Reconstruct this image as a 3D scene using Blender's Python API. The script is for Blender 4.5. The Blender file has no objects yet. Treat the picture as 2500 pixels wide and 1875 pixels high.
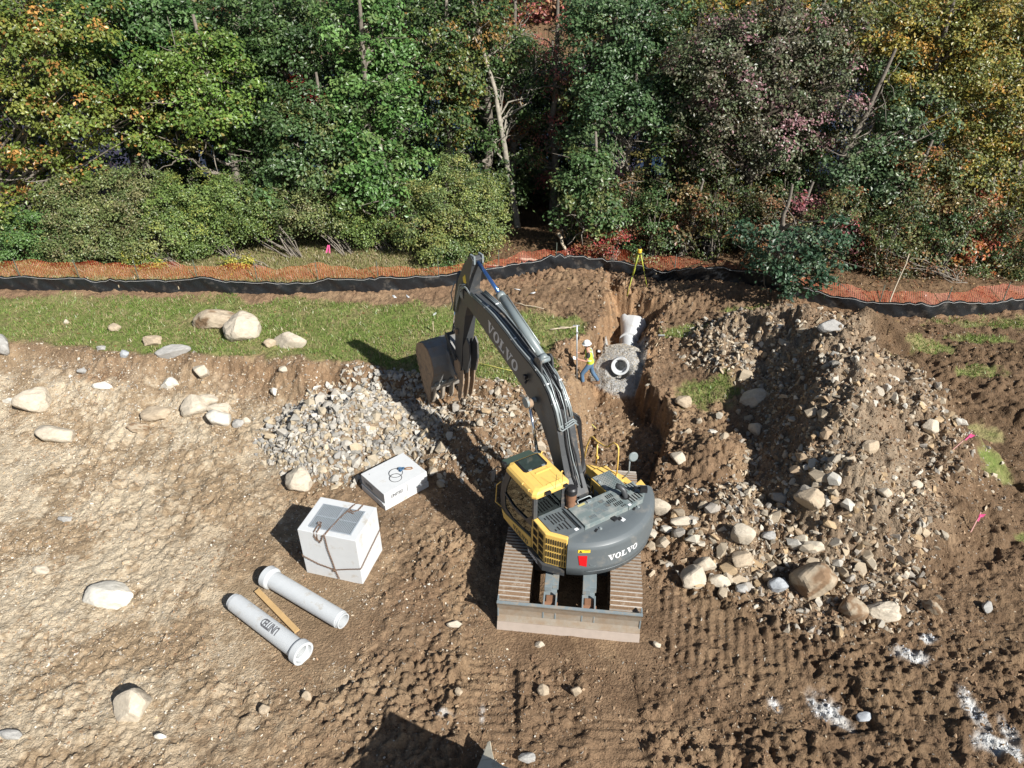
import bpy, bmesh, math, random
import numpy as np
from mathutils import Vector, Matrix

random.seed(7)
rng = np.random.default_rng(7)
R_ = math.radians
scene = bpy.context.scene
COL = scene.collection

# ------------------------------------------------------------------ camera, sky, sun, exposure
cam_d = bpy.data.cameras.new('camera')
cam_d.sensor_width = 36.0
cam_d.lens = 36.0 * 1733.0 / 2500.0
cam_d.clip_start = 0.1
cam_d.clip_end = 3000
cam = bpy.data.objects.new('camera', cam_d)
cam.location = (0, 0, 13.4)
cam.rotation_euler = (R_(90 - 33.0), 0, 0)
COL.objects.link(cam)
scene.camera = cam

SUN_EL, SUN_AZ = 37.8, -45.6          # azimuth measured from +X, the sun stands front right
world = bpy.data.worlds.new('World')
scene.world = world
world.use_nodes = True
nt = world.node_tree
sky = nt.nodes.new('ShaderNodeTexSky')
sky.sky_type = 'NISHITA'
sky.sun_disc = False
sky.sun_elevation = R_(SUN_EL)
sky.sun_rotation = R_(90 - SUN_AZ)
nt.links.new(sky.outputs[0], nt.nodes['Background'].inputs[0])
nt.nodes['Background'].inputs[1].default_value = 0.05
sl = bpy.data.lights.new('sun', 'SUN')
sl.energy = 5.0
sl.angle = R_(0.53)
sl.color = (1.0, 0.97, 0.915)
sun = bpy.data.objects.new('sun', sl)
sd = Vector((math.cos(R_(SUN_EL)) * math.cos(R_(SUN_AZ)), math.cos(R_(SUN_EL)) * math.sin(R_(SUN_AZ)), math.sin(R_(SUN_EL))))
sun.rotation_euler = sd.to_track_quat('Z', 'Y').to_euler()
sun.location = sd * 60
COL.objects.link(sun)
vs = scene.view_settings
vs.view_transform = 'Standard'; vs.look = 'None'; vs.gamma = 1.0
vs.exposure = 0.55
vs.use_curve_mapping = False
scene.render.film_transparent = False
# ------------------------------------------------------------------ terrain
def _hash(ix, iy, s):
    n = (ix.astype(np.int64) * 374761393 + iy.astype(np.int64) * 668265263 + s * 974634777) & 0xffffffff
    n = ((n ^ (n >> 13)) * 1274126177) & 0xffffffff
    n = (n ^ (n >> 16)) & 0xffffffff
    return n / 4294967295.0


def vnoise(x, y, s=0):
    ix = np.floor(x); iy = np.floor(y); fx = x - ix; fy = y - iy
    fx = fx * fx * fx * (fx * (fx * 6 - 15) + 10); fy = fy * fy * fy * (fy * (fy * 6 - 15) + 10)
    a = _hash(ix, iy, s); b = _hash(ix + 1, iy, s); c = _hash(ix, iy + 1, s); d = _hash(ix + 1, iy + 1, s)
    return (a + (b - a) * fx + (c - a) * fy + (a - b - c + d) * fx * fy) * 2 - 1


def fbm(x, y, o=4, s=0, g=0.5):
    r = 0.0; a = 1.0
    for i in range(o):
        r = r + a * vnoise(x, y, s + i * 17)
        x, y = x * 1.62 - y * 1.18 + 3.1, x * 1.18 + y * 1.62 + 7.7
        a *= g
    return r


def worley(x, y, s=0):
    ix = np.floor(x); iy = np.floor(y)
    d1 = np.full(np.shape(x), 9.0); d2 = np.full(np.shape(x), 9.0); cid = np.zeros(np.shape(x))
    for dx in (-1, 0, 1):
        for dy in (-1, 0, 1):
            cx_, cy_ = ix + dx, iy + dy
            px = cx_ + _hash(cx_, cy_, s); py = cy_ + _hash(cx_, cy_, s + 5)
            d = (px - x) ** 2 + (py - y) ** 2
            m = d < d1
            d2 = np.where(m, d1, np.minimum(d2, d)); cid = np.where(m, _hash(cx_, cy_, s + 9), cid)
            d1 = np.where(m, d, d1)
    return np.sqrt(d1), np.sqrt(d2), cid


def ss(a, b, x):
    t = np.clip((x - a) / (b - a), 0, 1)
    return t * t * (3 - 2 * t)


def sdf(x, y, poly):
    n = len(poly); d = np.full(np.shape(x), 1e9); ins = np.zeros(np.shape(x), bool)
    for i in range(n):
        ax, ay = poly[i]; bx_, by_ = poly[(i + 1) % n]
        ex, ey = bx_ - ax, by_ - ay; wx, wy = x - ax, y - ay
        t = np.clip((wx * ex + wy * ey) / (ex * ex + ey * ey + 1e-12), 0, 1)
        d = np.minimum(d, (wx - ex * t) ** 2 + (wy - ey * t) ** 2)
        c = ((ay > y) != (by_ > y)) & (x < (bx_ - ax) * (y - ay) / ((by_ - ay) if by_ != ay else 1e-9) + ax)
        ins ^= c
    d = np.sqrt(d)
    return np.where(ins, -d, d)


def pline(x, y, pts):
    """distance to a polyline and the parameter along it"""
    d = np.full(np.shape(x), 1e9); tt = np.zeros(np.shape(x)); n = len(pts) - 1
    for i in range(n):
        ax, ay = pts[i][:2]; bx_, by_ = pts[i + 1][:2]
        ex, ey = bx_ - ax, by_ - ay; wx, wy = x - ax, y - ay
        t = np.clip((wx * ex + wy * ey) / (ex * ex + ey * ey), 0, 1)
        q = (wx - ex * t) ** 2 + (wy - ey * t) ** 2
        m = q < d; d = np.where(m, q, d); tt = np.where(m, i + t, tt)
    return np.sqrt(d), tt


FENCE = [(-24, 25.9), (-20.5, 25.8), (-15.0, 25.67), (-10.6, 25.5), (-5.7, 25.65), (-2.5, 26.05), (-0.5, 26.75), (1.55, 27.6), (4.0, 28.0),
         (5.3, 27.5), (8.3, 26.15), (9.8, 25.75), (12.7, 24.45), (14.1, 24.0), (15.5, 23.7), (17.6, 23.9), (19.6, 24.35), (24, 25.0)]
BANK_X = [-60, -18.1, -15.7, -14.25, -13.0, -10.8, -9.6, -7.6, -5.1, -3.3, -2.0, -.7, .65, 2.0, 3.0]
BANK_Y = [22.5, 21.9, 21.45, 21.1, 20.95, 20.85, 20.8, 20.45, 20.3, 19.5, 19.4, 19.15, 18.9, 19.15, 19.3]
TRENCH = [(3.85, 27.7), (3.62, 25.6), (3.4, 24.2), (3.2, 23.2), (3.0, 22.5), (2.75, 22.1), (2.5, 22.05), (2.05, 21.6), (1.75, 20.9), (1.65, 19.8), (1.6, 18.0),
          (1.9, 16.0), (2.9, 15.3), (3.7, 14.9), (4.1, 15.4), (4.75, 16.9), (5.05, 18.2), (5.15, 19.1), (4.75, 19.7), (4.75, 20.6), (5.05, 21.7),
          (5.4, 23.2), (5.85, 24.5), (6.4, 25.5), (5.3, 26.6)]
RIDGE = [(8.6, 22.3), (9.8, 21.1), (10.3, 19.3), (10.1, 17.3), (9.2, 15.4), (8.4, 14.1), (7.9, 13.3), (7.6, 12.7)]
RIDGE_H = [0.6, 1.25, 1.8, 2.15, 2.05, 1.55, .95, 0.3]


def ridge_x(y):
    return np.interp(y, [p[1] for p in RIDGE[::-1]], [p[0] for p in RIDGE[::-1]])


def blob(x, y, cx_, cy_, rx, ry, h, a=0.0, sharp=1.25):
    c, s = math.cos(a), math.sin(a); dx = x - cx_; dy = y - cy_
    u = (dx * c + dy * s) / rx; v = (-dx * s + dy * c) / ry
    r = np.sqrt(u * u + v * v)
    return h * np.clip(1 - r ** sharp, 0, 1)


def base_height(x, y):
    """large shapes of the ground, without the small roughness"""
    by_ = np.interp(x, BANK_X, BANK_Y) + 0.18 * fbm(x * 1.3, y * .5, 3, 3)
    d = by_ - y
    A = np.interp(x, [-13, -9], [.42, .86])
    dj = d + .12 * fbm(x * 1.6, y * 2.3, 3, 4) + .05 * fbm(x * 7, y * 7, 2, 5)
    left = 1.0 - ss(-.08, .62, dj) * A * .55 - ss(.35, 1.15, dj) * A * .45 - ss(.3, 4.2, d) * (1 - A)
    # a shallow second step on the far left
    left = left - .12 * ss(0, .4, d - 1.5) * (1 - ss(-11, -9, x))
    right = (.42 + .48 * ss(5.8, 9, x) + .3 * ss(24.5, 26, y)) * ss(13.5, 21.5, y)
    w = ss(2.0, 6.0, x)
    h = left * (1 - w) + right * w
    # rise towards the fence, fall towards the lake behind the trees
    h = h + .15 * ss(23, 27, y) - 3.6 * ss(31, 43, y) - 2.0 * ss(43, 48, y)
    # piles
    dr, tr = pline(x, y, RIDGE)
    hr = np.interp(tr, range(len(RIDGE_H)), RIDGE_H)
    wob = .30 * fbm(x * .55, y * .55, 2, 41)
    lft_ = ss(.5, -.5, x - ridge_x(y))
    pile = np.clip(hr * (1.12 + .8 * wob) + .16 - np.sqrt(dr * dr + .10) * (.60 + .42 * lft_ + .10 * wob), 0, 9)
    pile = np.where(pile > 0, pile, 0)
    pile = np.maximum(pile, blob(x, y, 8.0, 22.5, 2.0, 1.2, .8, .3))
    pile = np.maximum(pile, blob(x, y, 7.5, 20.8, 1.3, 1.3, .5, .3))
    pile = np.maximum(pile, blob(x, y, 12.6, 22.4, 2.6, 1.1, .95, -.25))
    pile = np.maximum(pile, blob(x, y, 10.0, 23.3, 1.5, .8, .8, 0))
    pile = np.maximum(pile, blob(x, y, 6.0, 16.2, 1.6, 1.3, .7, .5))
    pile = np.maximum(pile, blob(x, y, 5.6, 13.8, 2.1, 2.0, .6, .2))
    pile = np.maximum(pile, blob(x, y, 11.6, 16.2, 1.9, 1.0, .5, 1.2))
    pile = pile * (1 + .13 * fbm(x * 1.5, y * 1.5, 3, 44))
    h = h + pile
    lp = blob(x, y, -4.9, 17.75, 2.75, 2.3, 1.15, 0.1, 1.1)
    dp = blob(x, y, -0.55, 17.3, 2.7, 2.3, 1.05, 0.0, 1.5)
    h = np.maximum(h, h * .35 + (lp + dp) * (1 + .2 * fbm(x * 1.5, y * 1.5, 3, 47)))
    # level pad under the machine
    dm = sdf(x, y, [(-.5, 10.2), (2.9, 9.9), (3.5, 14.6), (-.1, 14.9)])
    h = h * ss(-.1, .9, dm) - .0 * (dm < 0)
    # trench
    q = sdf(x, y, TRENCH) + .20 * fbm(x * 1.9, y * 1.9, 3, 51) + .05 * fbm(x * 8, y * 8, 2, 52)
    floor = np.interp(y, [15, 17, 20, 21.5, 24, 25.8, 27.6], [-2.3, -2.7, -1.9, -.85, -.75, -.5, .35])
    lft = (1 - ss(2.9, 3.5, x)) * (1 - ss(20.9, 21.8, y))
    wl = .44 + 1.5 * lft
    wl = np.where(y > 25.3, .9, wl)
    wl = wl + .75 * ss(3.9, 4.4, x) * ss(20.2, 21.2, y) * (1 - ss(24.4, 25.2, y))
    k = ss(.05, -1.0, q / wl)
    h = h * (1 - k) + floor * k
    # gravel bedding round the pipe joint
    gm = blob(x, y, 4.08, 22.3, 1.6, 2.05, 1.10, 0, 2.4) - .88
    gm = gm - .42 * np.exp(-(((x - 3.86) / .36) ** 2 + ((y - 21.55) / .38) ** 2) ** 2)
    h = np.where((q < -.02) & (gm > h), gm, h)
    # recess of a lifted frame, bottom right
    rq = sdf(x, y, [(6.0, 9.0), (7.1, 9.1), (7.35, 8.1), (6.35, 7.9)])
    h = h - .13 * ss(.03, -.04, rq) + .03 * ss(.16, .05, np.abs(rq - .08))
    return h


def masks(x, y):
    """what covers the ground where (0..1 each)"""
    n = fbm(x * .8, y * .8, 4, 71)
    n2 = fbm(x * 3.1, y * 3.1, 3, 73)
    by_ = np.interp(x, BANK_X, BANK_Y)
    fx = [p[0] for p in FENCE]; fy = [p[1] for p in FENCE]
    fy_ = np.interp(x, fx, fy)
    front = fy_ - y                       # >0 in front of the fence
    tq = sdf(x, y, TRENCH)
    # lawn between bank and fence on the left
    lim = np.interp(x, [-25, -12, -6, -2.5, 0, 2.5, 3.6], [.35, .45, .6, 1.3, 2.6, 4.3, 5.5])
    g = ss(-.1, .25, y - by_ - .15 + .22 * n) * ss(-.2, .35, front - lim + .35 * n) * (1 - ss(2.6, 3.5, x + .3 * n)) * ss(.1, .5, tq + .25 * n)
    # tufts on the right
    for (a, b, rx, ry) in ((6.4, 23.4, 1.1, .55), (6.6, 19.4, 1.2, .7), (14.6, 21.4, .9, .35), (15.6, 20.1, .8, .35), (12.4, 19.9, .5, .3), (13.7, 15.6, .6, .5),
                           (14.3, 17.2, .5, .5), (19.5, 23.3, 3.5, .5), (9.6, 24.4, 1.3, .25), (16.8, 22.2, 1.2, .3), (13.4, 13.2, .4, .3), (14.0, 11.4, .5, .3)):
        r = np.sqrt(((x - a) / rx) ** 2 + ((y - b) / ry) ** 2)
        g = np.maximum(g, ss(1.15, .6, r + .35 * n2) * .85)
    g = g * ss(-.15, .25, tq)
    # dry grass and litter behind the fence
    dry = ss(-.05, -.3, front) * (1 - ss(-2.2, -.8, x)) * (1 - ss(30.5, 32.5, y))
    litter = np.maximum(ss(-.05, -.3, front) * ss(-2.2, -.8, x), ss(30.5, 32.5, y))
    # pale dusty subsoil, left
    pale = ss(-1.5, -11.5, x + .10 * (y - 14) + 1.3 * n) * ss(.3, -.8, y - by_) * ss(4, 9, y + x * .0 + n)
    pale = np.maximum(pale, .55 * ss(-9, -15, x) * ss(.0, -.5, y - by_))
    # rock heaps: grey brown stone dust
    dr, tr = pline(x, y, RIDGE)
    rubble = ss(2.9, 1.6, dr + .5 * n)
    rubble = np.maximum(rubble, ss(1.15, .7, np.sqrt(((x + 4.9) / 2.9) ** 2 + ((y - 17.75) / 2.4) ** 2) + .1 * n))
    orange = ss(.25, -.4, tq) * ss(20, 21.5, y)
    orange = np.maximum(orange, ss(.5, .1, np.abs(by_ - y - .35)) * .6 * ss(-10, -8, x) * (1 - ss(-2.5, -1.5, x)))
    gm = blob(x, y, 4.08, 22.3, 1.6, 2.05, 1.10, 0, 2.4)
    bank = ss(-.1, .15, by_ - y) * ss(1.5, .8, by_ - y + .3 * n2) * (1 - ss(1.5, 2.5, x))
    gravel = ss(.30, .45, gm) * ss(24.1, 23.8, y) * ss(-.22, -.34, tq)
    dark = ss(7.5, 14, x + .8 * n) * (1 - rubble) * (1 - g)
    dark = np.maximum(dark, ss(2.6, 5.0, x + .5 * n) * ss(13.5, 11.5, y + .4 * n) * (1 - rubble) * .6)
    dark = np.maximum(dark, .3 * (1 - pale) * ss(12.5, 9.5, y) * ss(-3, 0, x + n))
    lime = np.zeros_like(x)
    for (a, b, rx, ry) in ((6.45, 8.55, .32, .3), (6.62, 8.25, .25, .2), (5.35, 8.62, .14, .22), (8.75, 9.75, .42, .2), (9.25, 10.15, .2, .12), (9.3, 8.4, .18, .45), (9.15, 7.75, .25, .2), (9.75, 8.0, .15, .25),
                           (9.45, 7.6, .3, .2), (-1.35, 8.35, .2, .08), (-.6, 8.5, .07, .25)):
        r = np.sqrt(((x - a) / rx) ** 2 + ((y - b) / ry) ** 2)
        lime = np.maximum(lime, ss(1.25, .35, r + .45 * n2))
    return dict(grass=g, dry=dry, litter=litter, pale=pale, rubble=rubble, orange=orange, gravel=gravel, dark=dark, lime=lime, bank=bank, front=front, tq=tq, by=by_)


TRACKS = [((-.86, 9.9), (-.86, 6.4), .50), ((.0, 0), (0, 0), 0)]


def detail(x, y, m):
    """small relief: clods, rake ridges, cleat prints, stones"""
    soft = np.clip(m['grass'] + m['dry'] + m['litter'] * .6, 0, 1)
    rough = np.clip(1 - soft * .75, 0, 1) * (1 - .8 * m['gravel'])
    strip = np.maximum(ss(.62, .5, np.abs(x + .42)), ss(.62, .5, np.abs(x - 2.08))) * ss(10.4, 10.1, y)
    strip = np.maximum(strip, ss(.55, .45, np.abs(x - (4.2 + (11.2 - y) * .9))) * ss(11.3, 10.9, y) * ss(9.4, 9.8, y))
    rough = rough * (1 - .72 * strip)
    vary = .6 + .75 * ss(-.5, .6, fbm(x * .55, y * .55, 3, 12))
    amp = rough * (.45 + .55 * ss(-7, 0, x)) * (1 + .35 * m['rubble']) * vary
    h = .055 * fbm(x * 1.1, y * 1.1, 4, 11) * (1 - .5 * soft)
    d1, d2, c1 = worley(x * 3.1 + .4 * fbm(x * 2, y * 2, 2, 7), y * 3.1, 21)
    h = h + amp * .10 * (np.clip(1 - d1 * 1.25, 0, 1) ** .8) * (.2 + c1 * c1 * 1.3)
    d1, d2, c2 = worley(x * 7.3, y * 7.3, 22)
    h = h + amp * .075 * np.clip(1 - d1 * 1.3, 0, 1) ** .7 * (c2 > .4) * (.3 + c2)
    h = h - amp * (.05 - .035 * ss(5, 8, x)) * ss(.25, .7, fbm(x * 4.1, y * 4.1, 3, 28))
    h = h + amp * .040 * fbm(x * 9, y * 9, 3, 29, .6)
    # rake / tooth ridges left by the bucket
    pv = np.arctan2(y - 26.5, x + 13.5); rr = np.hypot(y - 26.5, x + 13.5)
    wv = np.sin(pv * 155 + 1.3 * fbm(x * .7, y * .7, 3, 31) * 1.5)
    mk = ss(5.2, 6.5, rr) * (1 - ss(11.5, 14, rr)) * ss(1.5, -1, x + 4.5) * (1 - m['rubble']) * (1 - soft) * ss(18.6, 17.6, y) * (.3 + .7 * ss(-15, -11.5, x))
    h = h + .055 * wv * mk * (.35 + .65 * ss(-.5, .4, fbm(x * .42, y * .42, 2, 33)))
    wv2 = np.sin((x * .5 + y * .87) * 17 + 2.2 * fbm(x * .5, y * .5, 3, 35))
    mk2 = ss(12.5, 10.5, y) * ss(-2.5, -5, x) * rough
    h = h + .022 * wv2 * mk2 * ss(0, .6, fbm(x * .4, y * .4, 2, 34))
    wv3 = np.sin((x * .9 - y * .42) * 15 + 2.5 * fbm(x * .45, y * .45, 3, 36))
    mk3 = ss(-5.5, -3.5, x) * (1 - ss(-1.2, -.8, x)) * ss(13.5, 12, y) * rough
    h = h + .03 * wv3 * mk3 * ss(-.3, .4, fbm(x * .6, y * .6, 2, 37))
    # cleat prints of the crawler tracks
    cl = np.sin(y * 34 + 1.0 * fbm(x * .8, y * .8, 2, 38) * 1.2)
    st = np.maximum(ss(.56, .5, np.abs(x + .42)), ss(.56, .5, np.abs(x - 2.08))) * ss(10.4, 10.1, y)
    h = h - .045 * st + .015 * np.sign(cl) * np.abs(cl) ** .4 * st * ss(-.5, .3, fbm(x * .9, y * .9, 2, 39))
    edge = np.maximum(ss(.2, .05, np.abs(np.abs(x + .42) - .62)), ss(.2, .05, np.abs(np.abs(x - 2.08) - .62))) * ss(10.4, 10.1, y)
    h = h + edge * .05 * np.clip(.4 + fbm(x * 2.5, y * 2.5, 3, 40), 0, 1.4)
    cl2 = np.sin((x * .97 - y * .25) * 30)
    st2 = ss(1.5, 1.2, np.abs(y - 10.6 + .12 * (x - 4))) * ss(3.0, 3.4, x) * (1 - ss(6.6, 7.4, x))
    h = h + .02 * np.sign(cl2) * np.abs(cl2) ** .5 * st2 * ss(-.6, .2, fbm(x * .8, y * .8, 2, 42))
    # trampled level where the precast units stand
    for (px_, py_, rr_) in ((-4.2, 12.5, 1.05), (-3.3, 15.2, .95), (-5.5, 10.4, 1.25), (-4.9, 11.1, 1.3), (-4.3, 9.6, .85), (-3.8, 10.5, .8), (-6.3, 11.3, .7)):
        h = h * (.12 + .88 * ss(rr_ * .8, rr_ * 1.25, np.hypot(x - px_, y - py_)))
    h = h * (.1 + .9 * ss(.1, .6, sdf(x, y, [(-.5, 10.0), (2.9, 9.65), (3.2, 12), (-.2, 12)])))
    # wheel ruts curving on the right
    for (cx_, cy_, R) in ((4.0, 13.0, 12.5), (4.0, 13.0, 13.2), (3.0, 12.0, 9.9), (4.5, 11.0, 10.6), (6.5, 14.5, 13.0)):
        r_ = np.hypot(x - cx_, (y - cy_) * 1.1) - R + .15 * fbm(x * .6, y * .6, 2, 43)
        rt_ = ss(.22, .1, np.abs(r_)) * (x > 8.3) * (1 - m['rubble']) * (m['front'] > .5)
        an = np.arctan2(y - cy_, x - cx_)
        h = h - .075 * rt_ + .018 * rt_ * np.sin(an * R * 24) + .03 * ss(.15, .02, np.abs(np.abs(r_) - .24)) * (x > 8.3) * (m['front'] > .5)
    h = h + m['gravel'] * .02 * fbm(x * 11, y * 11, 2, 61)
    h = h + m['grass'] * (.02 * fbm(x * 6, y * 6, 3, 62))
    # ragged sods on the trench lip
    lip = ss(.35, .05, np.abs(m['tq'])) * (m['front'] > 0)
    h = h + lip * .07 * fbm(x * 4.5, y * 4.5, 3, 63)
    return h


def terrain(x, y, full=True):
    x = np.asarray(x, float); y = np.asarray(y, float)
    h = base_height(x, y)
    if not full:
        return h
    m = masks(x, y)
    return h + detail(x, y, m) * ss(60, 35, np.abs(x)) * (y < 40)


def hz(x, y):
    return float(terrain(np.array([x]), np.array([y]))[0])
# ------------------------------------------------------------------ helpers
def tag(o, label=None, cat=None, group=None, kind=None):
    if label: o['label'] = label
    if cat: o['category'] = cat
    if group: o['group'] = group
    if kind: o['kind'] = kind
    return o


def empty(name, loc=(0, 0, 0), rz=0.0, label=None, cat=None, group=None):
    o = bpy.data.objects.new(name, None)
    o.location = loc; o.rotation_euler = (0, 0, rz); o.empty_display_size = .2
    COL.objects.link(o)
    return tag(o, label, cat, group)


def np_mesh(name, V, F, M=None, smooth=False, attrs=None):
    """mesh from numpy arrays; F is (n,3) or (n,4)"""
    me = bpy.data.meshes.new(name)
    V = np.asarray(V, np.float32); F = np.asarray(F, np.int32)
    k = F.shape[1]
    me.vertices.add(len(V)); me.vertices.foreach_set('co', V.ravel())
    me.loops.add(F.size); me.loops.foreach_set('vertex_index', F.ravel())
    me.polygons.add(len(F))
    me.polygons.foreach_set('loop_start', np.arange(0, F.size, k, dtype=np.int32))
    me.polygons.foreach_set('loop_total', np.full(len(F), k, np.int32))
    me.polygons.foreach_set('use_smooth', np.full(len(F), smooth, bool))
    for an, ad in (attrs or {}).items():
        ad = np.asarray(ad, np.float32)
        if ad.ndim == 1:
            a = me.attributes.new(an, 'FLOAT', 'POINT'); a.data.foreach_set('value', ad)
        else:
            if ad.shape[1] == 3: ad = np.concatenate([ad, np.ones((len(ad), 1), np.float32)], 1)
            a = me.attributes.new(an, 'FLOAT_COLOR', 'POINT'); a.data.foreach_set('color', ad.ravel())
    me.update(calc_edges=True)
    if M: me.materials.append(M)
    return me


def link(name, me, parent=None, loc=(0, 0, 0), rz=0.0):
    o = bpy.data.objects.new(name, me)
    COL.objects.link(o)
    o.location = loc; o.rotation_euler = (0, 0, rz)
    if parent: o.parent = parent
    return o


class MB:
    """collects shapes and links them as one mesh object"""
    def __init__(s):
        s.v = []; s.f = []; s.sm = []

    def add(s, vs_, fs_, smooth=False):
        b = len(s.v)
        s.v += [tuple(v) for v in vs_]
        for f in fs_:
            s.f.append(tuple(b + i for i in f)); s.sm.append(smooth)
        return s

    def box(s, c, d, rz=0.0, rot=None):
        x, y, z = d[0] / 2, d[1] / 2, d[2] / 2
        P = [Vector((sx * x, sy * y, sz * z)) for sz in (-1, 1) for sy in (-1, 1) for sx in (-1, 1)]
        M = rot if rot is not None else Matrix.Rotation(rz, 3, 'Z')
        P = [M @ p + Vector(c) for p in P]
        return s.add(P, [(0, 2, 3, 1), (4, 5, 7, 6), (0, 1, 5, 4), (2, 6, 7, 3), (0, 4, 6, 2), (1, 3, 7, 5)])

    def prism(s, poly, a, b, plane='yz'):
        """extrude a polygon; plane 'yz' extrudes along x from a to b, 'xy' along z, 'xz' along y"""
        n = len(poly)
        f = {'yz': lambda p, t: (t, p[0], p[1]), 'xy': lambda p, t: (p[0], p[1], t), 'xz': lambda p, t: (p[0], t, p[1])}[plane]
        P = [f(p, a) for p in poly] + [f(p, b) for p in poly]
        F = [tuple(range(n - 1, -1, -1)), tuple(range(n, 2 * n))] + [(i, (i + 1) % n, n + (i + 1) % n, n + i) for i in range(n)]
        return s.add(P, F)

    def tube(s, pts, r, n=8, caps=True):
        pts = [Vector(p) for p in pts]
        if len(pts) < 2: return s
        rs = r if isinstance(r, (list, tuple)) else [r] * len(pts)
        V, F = [], []
        t0 = (pts[1] - pts[0]).normalized()
        u = t0.orthogonal().normalized()
        for i, p in enumerate(pts):
            if i == 0: t = t0
            elif i == len(pts) - 1: t = (pts[i] - pts[i - 1]).normalized()
            else: t = ((pts[i] - pts[i - 1]).normalized() + (pts[i + 1] - pts[i]).normalized()).normalized()
            u = (u - t * u.dot(t))
            u = u.normalized() if u.length > 1e-6 else t.orthogonal().normalized()
            w = t.cross(u)
            for k in range(n):
                a = 2 * math.pi * k / n
                V.append(p + (u * math.cos(a) + w * math.sin(a)) * rs[i])
        for i in range(len(pts) - 1):
            for k in range(n):
                F.append((i * n + k, i * n + (k + 1) % n, (i + 1) * n + (k + 1) % n, (i + 1) * n + k))
        s.add(V, F, True)
        if caps:
            b = len(s.v) - len(V)
            s.f.append(tuple(b + k for k in range(n - 1, -1, -1))); s.sm.append(False)
            s.f.append(tuple(b + (len(pts) - 1) * n + k for k in range(n))); s.sm.append(False)
        return s

    def lathe(s, prof, n=32, o=(0, 0, 0), ax=(0, 0, 1), arc=(0, 2 * math.pi), closed=True, smooth=True):
        """prof: list of (r, t) along axis; closed ring of profile if the first point repeats"""
        ax = Vector(ax).normalized(); u = ax.orthogonal().normalized(); w = ax.cross(u); o = Vector(o)
        if smooth:
            pr = [prof[0]]
            for q in prof[1:]:
                p_ = pr[-1]; l_ = math.hypot(q[0] - p_[0], q[1] - p_[1])
                if l_ > .015:
                    e_ = min(.12, .004 / l_)
                    pr += [(p_[0] + (q[0] - p_[0]) * e_, p_[1] + (q[1] - p_[1]) * e_), (q[0] - (q[0] - p_[0]) * e_, q[1] - (q[1] - p_[1]) * e_)]
                pr.append(q)
            prof = pr
        m = len(prof); V = []
        full = abs(arc[1] - arc[0] - 2 * math.pi) < 1e-6
        cnt = n if full else n + 1
        for k in range(cnt):
            a = arc[0] + (arc[1] - arc[0]) * k / n
            d = u * math.cos(a) + w * math.sin(a)
            for (r, t) in prof: V.append(o + d * r + ax * t)
        F = []
        for k in range(n):
            k2 = (k + 1) % cnt
            for i in range(m - 1):
                F.append((k * m + i, k2 * m + i, k2 * m + i + 1, k * m + i + 1))
        return s.add(V, F, smooth)

    def xf(s, M):
        s.v = [tuple(M @ Vector(v)) for v in s.v]; return s

    def build(s, name, mat_, parent=None, bevel=0.0, loc=(0, 0, 0), rz=0.0, label=None, seg=2):
        me = bpy.data.meshes.new(name)
        me.from_pydata(s.v, [], s.f)
        me.polygons.foreach_set('use_smooth', s.sm)
        bm = bmesh.new(); bm.from_mesh(me)
        bmesh.ops.recalc_face_normals(bm, faces=bm.faces)
        if bevel > 0:
            ed = [e for e in bm.edges if len(e.link_faces) == 2 and e.calc_face_angle(0) > .6]
            bmesh.ops.bevel(bm, geom=ed, offset=bevel, segments=seg, affect='EDGES', profile=.6, clamp_overlap=True)
        bm.to_mesh(me); bm.free()
        for m_ in (mat_ if isinstance(mat_, (list, tuple)) else [mat_]): me.materials.append(m_)
        o = link(name, me, parent, loc, rz)
        if label: o['label'] = label
        return o


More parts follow.
